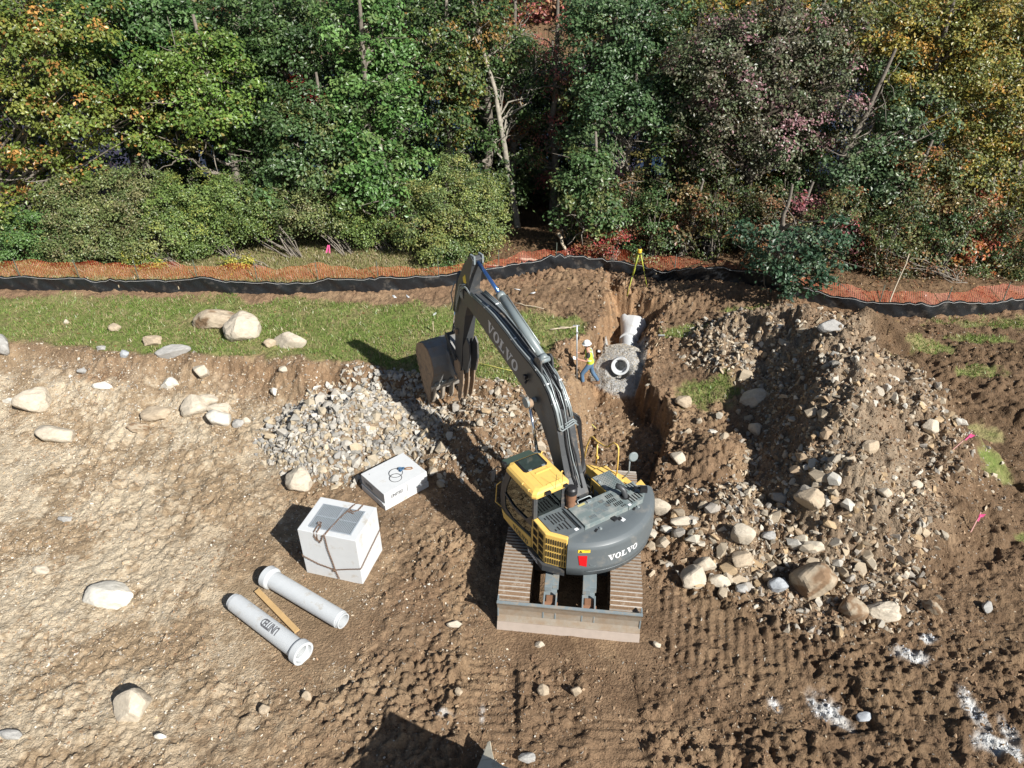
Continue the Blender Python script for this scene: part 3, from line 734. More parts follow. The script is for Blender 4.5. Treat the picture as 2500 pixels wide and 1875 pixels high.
BOULDERS = [
    (-10.76, 22.95, 1.41, 0.72, 0.67, 5, 'rust', False, 'big flat tan boulder with white scratches, back one of the pair on the lawn', None),
    (-9.58, 22.32, 1.04, 0.96, 0.88, 60, 'pale', False, 'big rounded pale boulder leaning on the flat one on the lawn', None),
    (-7.78, 21.62, 0.96, 0.62, 0.57, -10, 'pale', True, 'lone pale boulder on the lawn right of the touching pair', None),
    (-8.46, 21.54, 0.36, 0.27, 0.25, 0, 'tan', False, 'small tan stone tucked against the lone lawn boulder', None),
    (-12.67, 21.7, 0.68, 0.43, 0.39, 10, 'tan', False, 'tan boulder at the lawn edge left of the flat grey one', None),
    (-11.66, 21.0, 0.97, 0.44, 0.38, 10, 'grey', True, 'flat grey-white boulder jutting over the cut bank', None),
    (-14.42, 22.73, 0.33, 0.29, 0.26, 0, 'tan', False, 'small brown-sided stone alone on the left part of the lawn', None),
    (-16.44, 23.19, 0.21, 0.16, 0.15, 0, 'pale', True, 'smallest pale stone far left on the lawn', None),
    (-17.77, 21.42, 0.52, 0.66, 0.61, 70, 'grey', False, 'grey boulder at the left picture edge on the bank', None),
    (-14.23, 21.26, 0.34, 0.18, 0.17, 0, 'grey', False, 'flat oval grey stone on top of the left bank', None),
    (-13.2, 20.85, 0.21, 0.29, 0.27, 90, 'blue', True, 'small upright bluish stone in the left bank', None),
    (-10.43, 20.27, 0.44, 0.52, 0.48, 70, 'pale', True, 'pale upright slab-like stone stuck in the face of the bank', None),
    (-11.46, 19.97, 0.61, 0.34, 0.31, 0, 'white', True, 'white boulder with brown patch below the grey jutting one', None),
    (-13.53, 19.7, 0.63, 0.28, 0.26, 0, 'white', True, 'jagged white rock with dark underside left on the terrace', None),
    (-15.51, 19.01, 0.9, 0.72, 0.67, 20, 'pale', False, 'large pale boulder with muddy foot at far left', None),
    (-14.15, 17.57, 1.08, 0.58, 0.53, 0, 'pale', False, 'long double-humped whitish boulder in the dusty soil at far left', None),
    (-11.38, 18.51, 0.75, 0.44, 0.41, 0, 'tan', False, 'brown-pink boulder with black shadow in the middle of the terrace', None),
    (-10.27, 18.84, 0.71, 0.61, 0.56, 50, 'pale', False, 'pale upright boulder, left in the cluster of four', None),
    (-10.02, 19.25, 0.55, 0.33, 0.3, 20, 'pale', False, 'whitish boulder at the back of the cluster of four', None),
    (-9.49, 18.87, 0.68, 0.35, 0.32, 0, 'pale', False, 'flat pinkish boulder on top right of the cluster of four', None),
    (-9.29, 18.25, 0.69, 0.54, 0.5, 0, 'white', False, 'white faceted boulder at the front of the cluster of four', None),
    (-11.75, 17.92, 0.58, 0.26, 0.24, 0, 'dirty', False, 'half buried dirty stone below the brown-pink boulder', None),
    (-8.66, 18.11, 0.26, 0.32, 0.29, 80, 'grey', False, 'small smooth grey stone right of the cluster of four', None),
    (-8.44, 18.23, 0.23, 0.24, 0.22, 0, 'pale', True, 'small white-edged stone farthest right of the cluster of four', None),
    (-6.01, 15.35, 0.59, 0.61, 0.56, 40, 'pale', False, 'rounded cream boulder alone between grey heap and grated basin', None),
    (-16.56, 19.34, 0.45, 0.2, 0.15, 0, 'white', True, 'thin white flat stone left of the large muddy-footed boulder', None),
    (-7.65, 20.15, 0.25, 0.23, 0.21, 0, 'pale', True, 'small stone standing out of the bank near the arm shadow', None),
    (-7.9, 19.65, 0.25, 0.25, 0.23, 0, 'white', True, 'small white block at the foot of the bank above the grey heap', None),
    (-14.46, 20.28, 0.3, 0.17, 0.16, 0, 'grey', False, 'small greyish stone low in the left bank', None),
    (-9.41, 11.24, 0.98, 0.62, 0.57, 0, 'white', True, 'large cream-white boulder with a hollow, left of the pipes', None),
    (-7.64, 8.5, 0.67, 0.62, 0.57, 40, 'pale', True, 'large smooth tan-pink boulder at lower left with black shadow', None),
    (-11.6, 12.14, 0.33, 0.2, 0.18, 0, 'pale', False, 'half buried pale stone upper left of the large white boulder', None),
    (-11.94, 13.93, 0.38, 0.17, 0.14, 0, 'grey', True, 'flat grey rectangular stone in the pale dust at left', None),
    (-6.87, 7.87, 0.19, 0.12, 0.12, 0, 'white', True, 'small white flat stone at the bottom left of the site', None),
    (-5.0, 8.45, 0.17, 0.16, 0.15, 0, 'tan', False, 'small round tan stone right of the large tan-pink boulder', None),
    (-4.22, 8.76, 0.15, 0.2, 0.18, 70, 'tan', True, 'small upright tan stone above the big dark shadow', None),
    (-9.81, 7.9, 0.35, 0.16, 0.13, 0, 'grey', False, 'half buried grey stone in the bottom left corner', None),
    (0.65, 8.84, 0.19, 0.2, 0.18, 60, 'tan', False, 'left one of two oval stones between the machine tracks', None),
    (1.31, 8.84, 0.15, 0.21, 0.2, 70, 'tan', False, 'right one of two oval stones between the machine tracks', None),
    (-1.09, 8.79, 0.15, 0.16, 0.15, 70, 'tan', True, 'upright stone at the edge of the left track print', None),
    (0.62, 10.01, 0.22, 0.12, 0.12, 0, 'pale', True, 'small pale stone just in front of the dozer blade', None),
    (-1.28, 10.56, 0.34, 0.16, 0.15, 0, 'pale', True, 'flat cream stone left of the dozer blade', None),
    (0.3, 7.45, 0.29, 0.15, 0.14, 0, 'grey', False, 'half buried grey stone beside the loader bucket corner', None),
    (3.19, 10.01, 0.16, 0.14, 0.13, 0, 'pale', False, 'small pale stone right of the dozer blade corner', None),
    (5.77, 12.85, 0.45, 0.54, 0.5, 80, 'pale', True, 'smooth pale boulder standing upright on the apron', None),
    (4.37, 11.77, 0.63, 0.56, 0.52, 60, 'pale', True, 'big angular cream boulder at the lower left end of the apron', None),
    (4.98, 11.74, 0.44, 0.35, 0.33, 0, 'pale', True, 'cream boulder second along the lower edge of the apron', None),
    (5.67, 12.25, 0.6, 0.44, 0.4, 30, 'tan', True, 'tan split boulder in the middle of the lower apron', None),
    (7.09, 11.58, 0.8, 0.89, 0.82, 70, 'dirty', False, 'largest rough boulder caked with dirt below the ridge', None),
    (7.79, 10.84, 0.51, 0.55, 0.5, 80, 'dirty', True, 'dark dirty boulder right of the largest rough one', None),
    (8.48, 10.81, 0.86, 0.47, 0.44, 5, 'pale', False, 'wide cream boulder at the front right of the rocks', None),
    (6.34, 11.58, 0.39, 0.33, 0.31, 0, 'blue', True, 'bluish rock in the shade left of the largest rough one', None),
    (7.62, 13.59, 0.55, 0.66, 0.61, 80, 'tan', True, 'tall flat-topped brown rock standing at the ridge foot', None),
    (7.78, 18.64, 0.9, 0.53, 0.49, -10, 'pale', True, 'large cream rock on the grass tuft by the ridge', None),
    (9.98, 19.62, 0.7, 0.41, 0.38, 0, 'grey', True, 'greyish rock crowning the far top of the spoil ridge', None),
    (5.55, 18.88, 0.46, 0.34, 0.31, 0, 'tan', False, 'brown rock on the grass tuft by the trench lip', None),
    (4.48, 13.5, 0.68, 0.31, 0.19, 10, 'pale', True, 'long low cream rock right of the counterweight', None),
    (4.83, 16.08, 0.42, 0.42, 0.38, 60, 'pale', True, 'white-faced rock close to the trench lip right of the hood', None),
    (7.54, 12.59, 0.55, 0.27, 0.25, 0, 'pale', True, 'flat cream rock above the largest rough boulder', None),
    (7.36, 12.91, 0.25, 0.35, 0.32, 60, 'pale', True, 'narrow upright pale rock behind the flat cream one', None),
    (9.35, 14.69, 0.27, 0.43, 0.4, 100, 'tan', True, 'thin tan slab standing on the sunny slope of the ridge', None),
    (11.66, 15.96, 0.31, 0.47, 0.43, 80, 'pale', True, 'upright pale rock on the right foot of the ridge', None),
    (3.93, 14.09, 0.33, 0.54, 0.5, 80, 'pale', True, 'tall cream rock right beside the counterweight', None),
    (4.74, 12.19, 0.25, 0.49, 0.45, 80, 'pale', True, 'tall narrow cream rock between the lower apron boulders', None),
    (5.47, 11.85, 0.44, 0.24, 0.22, 0, 'tan', True, 'brown and cream rock third along the lower edge of the apron', None),
    (6.5, 12.95, 0.31, 0.2, 0.19, 0, 'grey', False, 'grey rock in the shade right of the upright pale boulder', None),
    (9.67, 10.92, 0.36, 0.29, 0.27, -50, 'dirty', True, 'leaning slab with grass beside it right of the wide cream boulder', None),
    (5.47, 11.51, 0.29, 0.21, 0.19, 0, 'grey', True, 'small grey rock below the brown and cream one', None),
    (7.33, 17.19, 0.34, 0.38, 0.35, 0, 'pale', True, 'cream rock in the stones left of the ridge shade', None),
    (10.56, 14.1, 0.28, 0.25, 0.23, 0, 'pale', False, 'rounded pale rock beside the hole at the ridge foot', None),
    (9.3, 13.36, 0.25, 0.3, 0.28, 60, 'pale', True, 'pale rock on the right edge of the ridge near its end', None),
    (11.03, 11.0, 0.29, 0.22, 0.2, 60, 'grey', True, 'grey rock with black shadow in the mud at far right', None),
    (7.11, 8.36, 0.32, 0.18, 0.16, 10, 'blue', True, 'blue-grey lump lying in the square recess', None),
]


rock_bases = [big_rock(300 + i, 4, 7 + i % 5, .05) for i in range(8)]
ang_bases = [big_rock(330 + i, 4, 15, .03) for i in range(8)]


def rock_mesh(i, col, dirt=0.0, angular=False):
    V, F = (ang_bases if angular else rock_bases)[i % 8]
    n = fbm(V[:, 0] * 3 + i, V[:, 1] * 3 + V[:, 2] * 2, 4, 60 + i)
    C = np.array(col)[None] * (1 + .10 * n[:, None])
    if dirt:
        w = ss(.5 - dirt, .9 - dirt, n * .6 + .25)[:, None]; C = C * (1 - w) + np.array([.23, .15, .09])[None] * w
    return np_mesh('rock', V, F, stone_mat, False, {'Col': np.clip(C, 0, .85)})


TONE = dict(pale=(.52, .455, .36), tan=(.44, .355, .255), white=(.62, .585, .51), grey=(.36, .35, .33), dirty=(.40, .33, .24), rust=(.46, .38, .28), blue=(.36, .38, .40), yellow=(.46, .36, .20))
for i, (x, y, w, d, h, rz, tone, ang, lab, grp) in enumerate(BOULDERS):
    me = rock_mesh(i * 3 + (i // 8), TONE[tone], .35 if tone in ('dirty', 'rust') else 0.0, ang)
    o = link('boulder' if w > .55 else 'rock', me)
    z = surface(np.array([x]), np.array([y]))[0]
    o.location = (x, y, z + h * .30); o.rotation_euler = (random.uniform(-.15, .15), random.uniform(-.15, .15), R_(rz))
    o.scale = (w / 1.5, d / 1.5, h / 1.4)
    tag(o, lab, 'boulder' if w > .55 else 'rock', grp)

# individual stones lying on the heaps
meshes = []
for i in range(10):
    V, F = hull_rock(400 + i, 15 + i % 5, .74)
    c = STONE_COLS[i % 8] * 1.02
    meshes.append(np_mesh('rock', V, F, stone_mat, False, {'Col': np.repeat(c[None], len(V), 0)}))
gmeshes = []
for i in range(10):
    V, F = hull_rock(430 + i, 14 + i % 5, .72)
    c = GREY_COLS[i % 7] * 1.03
    gmeshes.append(np_mesh('rock', V, F, stone_mat, False, {'Col': np.repeat(c[None], len(V), 0)}))


def rock_heap(n, cx_, cy_, rx, ry, smin, smax, label, group, ms, edge=False):
    done = 0
    while done < n:
        a = random.uniform(0, 6.283); r = math.sqrt(random.random())
        x = cx_ + rx * r * math.cos(a); y = cy_ + ry * r * math.sin(a)
        if not free_of(np.array([x]), np.array([y]))[0] or sdf(np.array([x]), np.array([y]), TRENCH)[0] < .12: continue
        s = smin * (smax / smin) ** (random.random() ** 1.5)
        o = link('rock', random.choice(ms))
        o.location = (x, y, surface(np.array([x]), np.array([y]))[0] + s * .25)
        o.rotation_euler = (random.uniform(-.9, .9), random.uniform(-.9, .9), random.uniform(0, 6.28))
        o.scale = (s, s * random.uniform(.75, 1), s * random.uniform(.7, 1))
        tag(o, label, 'rock', group); done += 1


rock_heap(62, -4.9, 17.5, 2.5, 2.1, .14, .30, 'angular grey stone in the broken-rock heap left of the raised bucket', 'stones of the grey heap', gmeshes)
rock_heap(34, -.5, 17.2, 2.4, 1.9, .10, .26, 'brown earth-stained stone in the spoil under the excavator arm', 'stones in the brown spoil under the arm', meshes)
rock_heap(14, -2.5, 15.7, .9, .8, .14, .30, 'dark rock in the excavator arm shadow beside the concrete slab', 'rocks behind the concrete slab', meshes)
rock_heap(44, 5.3, 13.1, 1.8, 1.8, .12, .30, 'pale stone strewn on the low earth apron right of the machine', 'stones on the apron right of the machine', meshes)
rock_heap(52, 8.0, 13.5, 1.0, 2.3, .13, .31, 'light stone spilled at the near end of the big spoil ridge', 'stones at the near end of the ridge', meshes)
rock_heap(46, 9.2, 18.2, 2.0, 3.6, .10, .27, 'stone lying on the big grey-brown spoil ridge', 'stones on the spoil ridge', meshes)
rock_heap(20, 12.1, 16.2, 1.3, 1.8, .12, .27, 'pale stone at the right foot of the spoil ridge', 'stones at the right foot of the ridge', meshes)
rock_heap(16, 6.6, 17.9, 1.5, 1.6, .10, .24, 'stone between the trench lip and the spoil ridge', 'stones beside the trench lip', meshes)
# ------------------------------------------------------------------ the excavator
DIRT = (.30, .20, .12)
m_yel = mat('yellow_paint', (.80, .53, .14), .4, var=.04, dirt=(.50, .34, .16), dirt_amt=.12, dscale=5)
m_gry = mat('dark_grey_paint', (.060, .064, .068), .42, var=.15, dirt=(.20, .16, .12), dirt_amt=.22, dscale=3)
m_cw = mat('slate_grey_paint', (.115, .132, .140), .36, var=.07, dirt=(.20, .19, .17), dirt_amt=.14, dscale=2.5)
m_hood = mat('weathered_grey_hood', (.165, .205, .205), .5, var=.10, scale=3, dirt=(.30, .31, .29), dirt_amt=.38, dscale=4)
m_trk = mat('muddy_track_steel', (.19, .12, .07), .85, var=.25, scale=12, bump=.6, bscale=30, dirt=(.36, .31, .25), dirt_amt=.2, dscale=6)
m_bar = mat('worn_bar_steel', (.46, .42, .37), .5, metal=.35, var=.25, scale=15)
m_stl = mat('grey_steel', (.21, .25, .265), .48, var=.12, dirt=(.33, .27, .20), dirt_amt=.28, dscale=6)
m_line = mat('steel_line', (.30, .335, .34), .35, metal=.3, var=.1)
m_blk = mat('black_rubber', (.018, .018, .020), .45, var=.2)
m_void = mat('painted_opening_shade', (.008, .008, .009), .8, var=.1)  # near-black colour standing in for the shade inside slots and holes
m_chr = mat('chrome_rod', (.75, .76, .78), .12, metal=1.0, var=.02)
m_rod = mat('rod_painted_reflection', (.10, .22, .52), .15, metal=.8, var=.03)  # blue reflection on the rod put into its base colour
m_cyl = mat('grey_cylinder', (.20, .235, .24), .38, var=.1, dirt=(.3, .28, .24), dirt_amt=.15)
m_white = mat('white_lettering', (.80, .81, .82), .4, var=.02)
m_red = mat('red_lens', (.62, .012, .015), .25, var=.05)
m_decal = mat('yellow_decal', (.85, .62, .05), .4, var=.03)
m_rust = mat('rusty_steel', (.22, .11, .06), .75, var=.3, scale=10)
m_sand = mat('earth_coated_steel', (.34, .24, .16), .8, var=.22, scale=7, bump=.3, bscale=25, dirt=(.16, .13, .11), dirt_amt=.35, dscale=5)
m_seat = mat('seat_cloth', (.06, .06, .065), .8)
m_trim = mat('cab_trim', (.13, .14, .13), .7)

# dozer blade: scuffed steel, earth and bare grey streaks
m_blade = mat('scuffed_blade_steel', (.34, .30, .245), .55, metal=.15, var=.2, scale=4, dirt=(.29, .21, .14), dirt_amt=.55, dscale=3.2, bump=.12, bscale=18)
m_edge = mat('polished_cutting_edge', (.44, .37, .315), .5, metal=.2, var=.12, scale=9)


def glass_mat(name, tint, clear=.35):
    m = bpy.data.materials.new(name); m.use_nodes = True
    N = m.node_tree.nodes; L = m.node_tree.links; N.remove(N['Principled BSDF'])
    g = N.new('ShaderNodeBsdfGlossy'); g.inputs['Roughness'].default_value = .03; g.inputs['Color'].default_value = (.9, 1, .95, 1)
    t = N.new('ShaderNodeBsdfTransparent'); t.inputs[0].default_value = tuple(tint) + (1,)
    fr = N.new('ShaderNodeFresnel'); fr.inputs[0].default_value = 1.9
    mx = N.new('ShaderNodeMixShader'); L.new(fr.outputs[0], mx.inputs[0]); L.new(t.outputs[0], mx.inputs[1]); L.new(g.outputs[0], mx.inputs[2])
    L.new(mx.outputs[0], N['Material Output'].inputs[0])
    return m


m_glass = glass_mat('green_cab_glass', (.30, .40, .35))

EX = (1.54, 12.90, 0.0)
exc = empty('excavator', EX, 0, 'yellow and grey crawler excavator with its arm raised over the earth heap', 'excavator')
MU = Matrix.Rotation(R_(-6.5), 4, 'Z')
HD = 31.5
MH = Matrix.Rotation(R_(HD), 4, 'Z')


def bu(mb, name, m_, parent=None, bevel=0.0, label=None, seg=2):
    return mb.xf(MU).build(name, m_, parent or exc, bevel, label=label, seg=seg)


def bh(mb, name, m_, parent=None, bevel=0.0, label=None, seg=2):
    return mb.xf(MH).build(name, m_, parent or exc, bevel, label=label, seg=seg)


# ---- crawler tracks
ZR, YF, YB = .475, 1.90, -1.92
def loop_pt(s):
    """point and direction along the track loop, s in metres"""
    A = YF - YB; P = math.pi * ZR; Lp = 2 * A + 2 * P; s %= Lp
    if s < A: return (YB + s, 2 * ZR, 0.0)
    s -= A
    if s < P: a = s / ZR; return (YF + ZR * math.sin(a), ZR + ZR * math.cos(a), -a)
    s -= P
    if s < A: return (YF - s, 0.0, math.pi)
    s -= A; a = s / ZR
    return (YB - ZR * math.sin(a), ZR - ZR * math.cos(a), math.pi - a)


LOOP = 2 * (YF - YB) + 2 * math.pi * ZR
NS = 54
for sx in (-1, 1):
    x0 = sx * 1.245
    shoes = MB(); bars = MB()
    for k in range(NS):
        y, z, a = loop_pt(k * LOOP / NS)
        rot = Matrix.Rotation(a, 3, 'X')
        nrm = rot @ Vector((0, 0, 1)); tan_ = rot @ Vector((0, 1, 0))
        c = Vector((x0, y, z)) - nrm * .02
        shoes.box(c, (.71, LOOP / NS * .95, .028), rot=rot)
        for j, o_ in enumerate((-.05, .05)):
            bars.box(c + tan_ * o_ + nrm * (.026), (.70 + .012 * random.uniform(-1, 1), .022, .034), rot=rot)
    t = bu(shoes, 'crawler_track', m_trk)
    bu(bars, 'tread', m_bar, t)
    fr = MB(); fr.box((x0 - sx * .02, 0, .47), (.34, 3.6, .46))
    for y in (YF, YB):
        fr.lathe([(.0, -.16), (.36, -.16), (.40, -.10), (.40, .10), (.36, .16), (.0, .16)], 24, (x0, y, ZR), (1, 0, 0))
    bu(fr, 'track_frame', m_gry, t)

cf = MB()
cf.box((0, .1, .60), (1.8, 1.5, .34)); cf.box((-.62, .95, .52), (.5, .8, .3)); cf.box((.62, .95, .52), (.5, .8, .3)); cf.box((-.62, -.75, .52), (.5, .8, .3)); cf.box((.62, -.75, .52), (.5, .8, .3))
bu(cf, 'undercarriage_frame', m_gry, bevel=.03)
tr_ = MB(); tr_.lathe([(.0, .76), (.66, .76), (.66, .92), (.60, .94), (.60, 1.06), (.0, 1.06)], 40)
bu(tr_, 'turntable', m_gry)

# ---- dozer blade with its two push arms
prof = [(-2.64, .03), (-2.56, .16), (-2.50, .34), (-2.50, .52), (-2.55, .70), (-2.63, .86)]
back = [(p[0] + .045, p[1]) for p in prof]
bl = MB(); bl.prism(prof + back[::-1], -1.59, 1.59)
blade = bu(bl, 'dozer_blade', m_blade)
ed = MB(); ed.prism([(-2.665, -.02), (-2.635, .015), (-2.555, .185), (-2.578, .195)], -1.592, 1.592)
bu(ed, 'cutting_edge', m_edge, blade)
lip = MB(); lip.box((0, -2.605, .872), (3.18, .07, .022)); lip.box((-1.575, -2.46, .45), (.03, .11, .82)); lip.box((1.575, -2.46, .45), (.03, .11, .82))
bu(lip, 'blade_rim', m_stl, blade)
for sx in (-1, 1):
    a = MB()
    a.prism([(-.75, .66), (-2.05, .72), (-2.05, .86), (-.75, .80)], sx * .43 - .15, sx * .43 + .02)
    a.prism([(-.75, .62), (-1.9, .62), (-1.9, .79), (-.75, .74)], sx * .43 + .02, sx * .43 + .16)
    a.prism([(-.75, .45), (-2.2, .40), (-2.2, .62), (-.75, .62)], sx * .43 - .13, sx * .43 + .13)
    a.box((sx * .43 - .14, -2.3, .55), (.035, .42, .40)); a.box((sx * .43 + .13, -2.3, .55), (.035, .42, .40))
    arm_ = bu(a, 'push_arm', m_stl, bevel=.008)
    pn = MB(); pn.tube([(sx * .43 - .17, -2.32, .62), (sx * .43 + .17, -2.32, .62)], .055, 12); pn.box((sx * .43, -2.22, .60), (.20, .22, .16))
    bu(pn, 'pivot_pin', m_rust, arm_, .02)

# ---- revolving frame and deck
def arcpts(r, a0, a1, n):
    return [(r * math.cos(R_(a0 + (a1 - a0) * i / n)), r * math.sin(R_(a0 + (a1 - a0) * i / n))) for i in range(n + 1)]
dk = MB()
deck_poly = [(-1.52, -.30), (-1.50, .75), (-1.40, 1.08), (-.62, 1.12), (-.50, .62), (.50, .62), (.62, 1.02), (1.18, 1.02), (1.55, .55), (1.66, 0), (1.62, -.55)] + arcpts(1.72, -25, -140, 24)
dk.prism(deck_poly, 1.06, 1.20, 'xy')
bh(dk, 'revolving_deck', m_gry, bevel=.02)
ctr = MB(); ctr.box((0, -.35, 1.45), (.95, 1.4, .5))
bh(ctr, 'boom_foot_bracket', m_gry, bevel=.02)

# ---- counterweight, a lofted arc
A0, A1 = -131.5, -27.0
lev = [(1.08, 1.80), (1.11, 1.865), (1.34, 1.895), (1.36, 1.90), (1.385, 1.895), (1.88, 1.875), (1.885, 1.874), (1.955, 1.845), (1.96, 1.84), (2.01, 1.76), (2.013, 1.755), (2.04, 1.60), (2.045, 1.52)]
cw = MB(); n = 48; V = []
for (z, r) in lev:
    V += [(p[0], p[1], z) for p in arcpts(r, A0, A1, n)]
F = [(i * (n + 1) + k, i * (n + 1) + k + 1, (i + 1) * (n + 1) + k + 1, (i + 1) * (n + 1) + k) for i in range(len(lev) - 1) for k in range(n)]
cw.add(V, F, True)
top = arcpts(1.52, A0, A1, n); bot = arcpts(1.80, A0, A1, n)
inner = [(1.15, -.62), (1.02, -1.20), (-.85, -1.20), (-1.0, -1.14)]
nt_ = len(top)
cw.add([(p[0], p[1], 2.045) for p in top + inner], [tuple(range(nt_ + 4))])
cw.add([(p[0], p[1], 1.08) for p in bot + [(1.3, -.6), (-1.0, -1.0)]], [tuple(range(nt_ + 2))])
cwo = bh(cw, 'counterweight', m_cw)


def on_cw(u, v, w=.005):
    """u metres along the arc from the centre line (positive = right), v = height"""
    r = np.interp(v, [l[0] for l in lev[:7]], [l[1] for l in lev[:7]]) + w
    a = -math.pi / 2 + u / 1.88
    return (r * math.cos(a), r * math.sin(a), v)


SERIF = {
    'V': ([[(.02, .86), (.50, .86), (.50, 1.0), (.02, 1.0)], [(.66, .86), (1.06, .86), (1.06, 1.0), (.66, 1.0)], [(.12, .88), (.44, .88), (.66, .0), (.50, .0)], [(.78, .88), (.93, .88), (.66, .0), (.58, .0)]], 1.08),
    'L': ([[(.02, .86), (.54, .86), (.54, 1.0), (.02, 1.0)], [(.14, .12), (.42, .12), (.42, .88), (.14, .88)], [(.02, 0), (.86, 0), (.86, .14), (.02, .14)], [(.76, .12), (.86, .12), (.86, .42), (.76, .36)]], .90),
}


def logo(mb, mapf, h):
    """the five slab-serif letters; mapf(u, v, w) puts them on a surface, u starts at 0"""
    u = 0.0
    for ch in 'VOLVO':
        if ch == 'O':
            n_ = 22; V = []
            for k in range(n_):
                a = 2 * math.pi * k / n_
                V.append(mapf(u + h * (.48 + .46 * math.cos(a)), h * (.5 + .52 * math.sin(a)), .004))
                V.append(mapf(u + h * (.48 + .20 * math.cos(a)), h * (.5 + .38 * math.sin(a)), .004))
            mb.add(V, [(2 * k, 2 * ((k + 1) % n_), 2 * ((k + 1) % n_) + 1, 2 * k + 1) for k in range(n_)])
            u += h * 1.0
        else:
            ps, w_ = SERIF[ch]
            for j, p in enumerate(ps):
                mb.add([mapf(u + h * q[0], h * q[1], .003 + .0012 * j) for q in p], [tuple(range(len(p)))])
            u += h * w_
    return u


def text_geo(s, size, bold=0.0):
    cu = bpy.data.curves.new('txt', 'FONT'); cu.body = s; cu.size = size; cu.offset = bold; cu.resolution_u = 2
    o = bpy.data.objects.new('txt', cu); COL.objects.link(o)
    me = bpy.data.meshes.new_from_object(o.evaluated_get(bpy.context.evaluated_depsgraph_get()))
    bm = bmesh.new(); bm.from_mesh(me); bmesh.ops.triangulate(bm, faces=bm.faces); bmesh.ops.subdivide_edges(bm, edges=bm.edges, cuts=3, use_grid_fill=True); bm.to_mesh(me); bm.free()
    V = [v.co[:2] for v in me.vertices]; F = [tuple(p.vertices) for p in me.polygons]
    bpy.data.objects.remove(o); bpy.data.curves.remove(cu); bpy.data.meshes.remove(me)
    return V, F


def text_on(mb, s, size, mapf, bold=0.0, w=.004):
    V, F = text_geo(s, size, bold)
    mb.add([mapf(x, y, w) for x, y in V], F)


lt = MB(); logo(lt, lambda u, v, w: on_cw(-.44 + u, 1.50 + v, w + .003), .165)
bh(lt, 'lettering', m_white, cwo)
tl = MB()
P = [(-1.20, 1.74), (-1.00, 1.74), (-1.00, 1.42), (-1.16, 1.47)]
tl.add([on_cw(u + .08, v, .012) for u, v in P] + [on_cw(u + .08, v, -.02) for u, v in P], [(0, 1, 2, 3), (4, 7, 6, 5), (0, 4, 5, 1), (1, 5, 6, 2), (2, 6, 7, 3), (3, 7, 4, 0)])
bh(tl, 'tail_light', m_red, cwo)
dc = MB(); dc.add([on_cw(u, v, .008) for u, v in ((-1.13, 1.83), (-.86, 1.83), (-.86, 1.92), (-1.13, 1.92))], [(0, 1, 2, 3)])
wd = bh(dc, 'warning_decal', m_decal, cwo)
d2 = MB(); d2.add([on_cw(u, v, .011) for u, v in ((-1.11, 1.845), (-1.03, 1.845), (-1.07, 1.905))], [(0, 1, 2)]); d2.add([on_cw(u, v, .011) for u, v in ((-.99, 1.905), (-.88, 1.905), (-.88, 1.915), (-.99, 1.915))], [(0, 1, 2, 3)])
bh(d2, 'warning_symbol', m_blk, wd)
dc = MB(); dc.add([on_cw(u, v, .008) for u, v in ((1.46, 1.58), (1.62, 1.58), (1.62, 1.86), (1.46, 1.86))], [(0, 1, 2, 3)])
bh(dc, 'warning_decal', m_decal, cwo)
# recessed line under the lettering, lifting eyes on top
gr = MB(); gr.tube([on_cw(u, 1.245 + .0 * u, .004) for u in np.linspace(-.95, .95, 24)], .009, 6)
gr.tube([on_cw(-.86, 1.5, .004), on_cw(-.84, 1.44, .004), on_cw(-.75, 1.41, .004), on_cw(.2, 1.40, .004), on_cw(.9, 1.42, .004)], .007, 6)
bh(gr, 'moulded_line', m_cw, cwo)
for x, y in ((-.45, -1.38), (.72, -1.28)):
    e_ = MB(); e_.box((x, y, 2.052), (.10, .045, .02), rz=.5); bh(e_, 'lifting_slot', m_void, cwo)
    e_ = MB(); e_.lathe([(0, .03), (.03, .03), (.04, 0)], 12, (x + .12, y, 2.045)); bh(e_, 'bolt_cap', m_line, cwo)
hg = MB(); hg.box((.12, -1.30, 2.06), (.13, .13, .05), rz=.2); hg.box((.23, -1.36, 2.05), (.10, .10, .02)); bh(hg, 'lock_housing', m_blk, cwo, .01)
lb = MB(); lb.box((.27, -1.42, 2.052), (.10, .10, .006), rz=.2); bh(lb, 'label', m_white, cwo)
ca = MB(); ca.tube([(.05, -1.22, 2.056), (.12, -1.28, 2.07)], .008, 6); bh(ca, 'cable', m_blk, cwo)

# ---- engine hood: centre door and the two slotted covers
hd = MB(); hd.prism([(-.66, -1.24), (.57, -1.25), (.62, -.58), (-.66, -.58)], 1.95, 2.17, 'xy')
hood = bh(hd, 'engine_hood', m_hood, bevel=.012)
sl_ = MB()
def grid_slots(mb, x0, y0, x1, y1, n_, z, gap=.5, horiz=False, th=.006):
    for k in range(n_):
        t = (k + .5) / n_
        if horiz: mb.box(((x0 + x1) / 2, y0 + (y1 - y0) * t, z), (abs(x1 - x0), abs(y1 - y0) / n_ * gap, th))
        else: mb.box((x0 + (x1 - x0) * t, (y0 + y1) / 2, z), (abs(x1 - x0) / n_ * gap, abs(y1 - y0), th))
for (a, b, c, d, k) in ((.30, -.80, .50, -.68, 4), (.14, -.98, .30, -.84, 0), (.22, -.95, .47, -.84, 5), (.30, -1.10, .55, -.99, 5), (.42, -1.19, .56, -1.13, 3)):
    if k: grid_slots(sl_, a, b, c, d, k, 2.172)  # thin dark boxes on the cover, painted as slot shade
bh(sl_, 'vent_slot', m_void, hood)
msh = MB()
for (a, b, c, d) in ((-.30, -.86, .02, -.74), (.05, -.84, .20, -.74), (-.20, -1.10, .12, -.90), (.12, -1.02, .26, -.88), (-.42, -1.14, -.24, -1.04)):
    grid_slots(msh, a, b, c, d, 14, 2.172, .45)
bh(msh, 'mesh_vent', m_stl, hood)
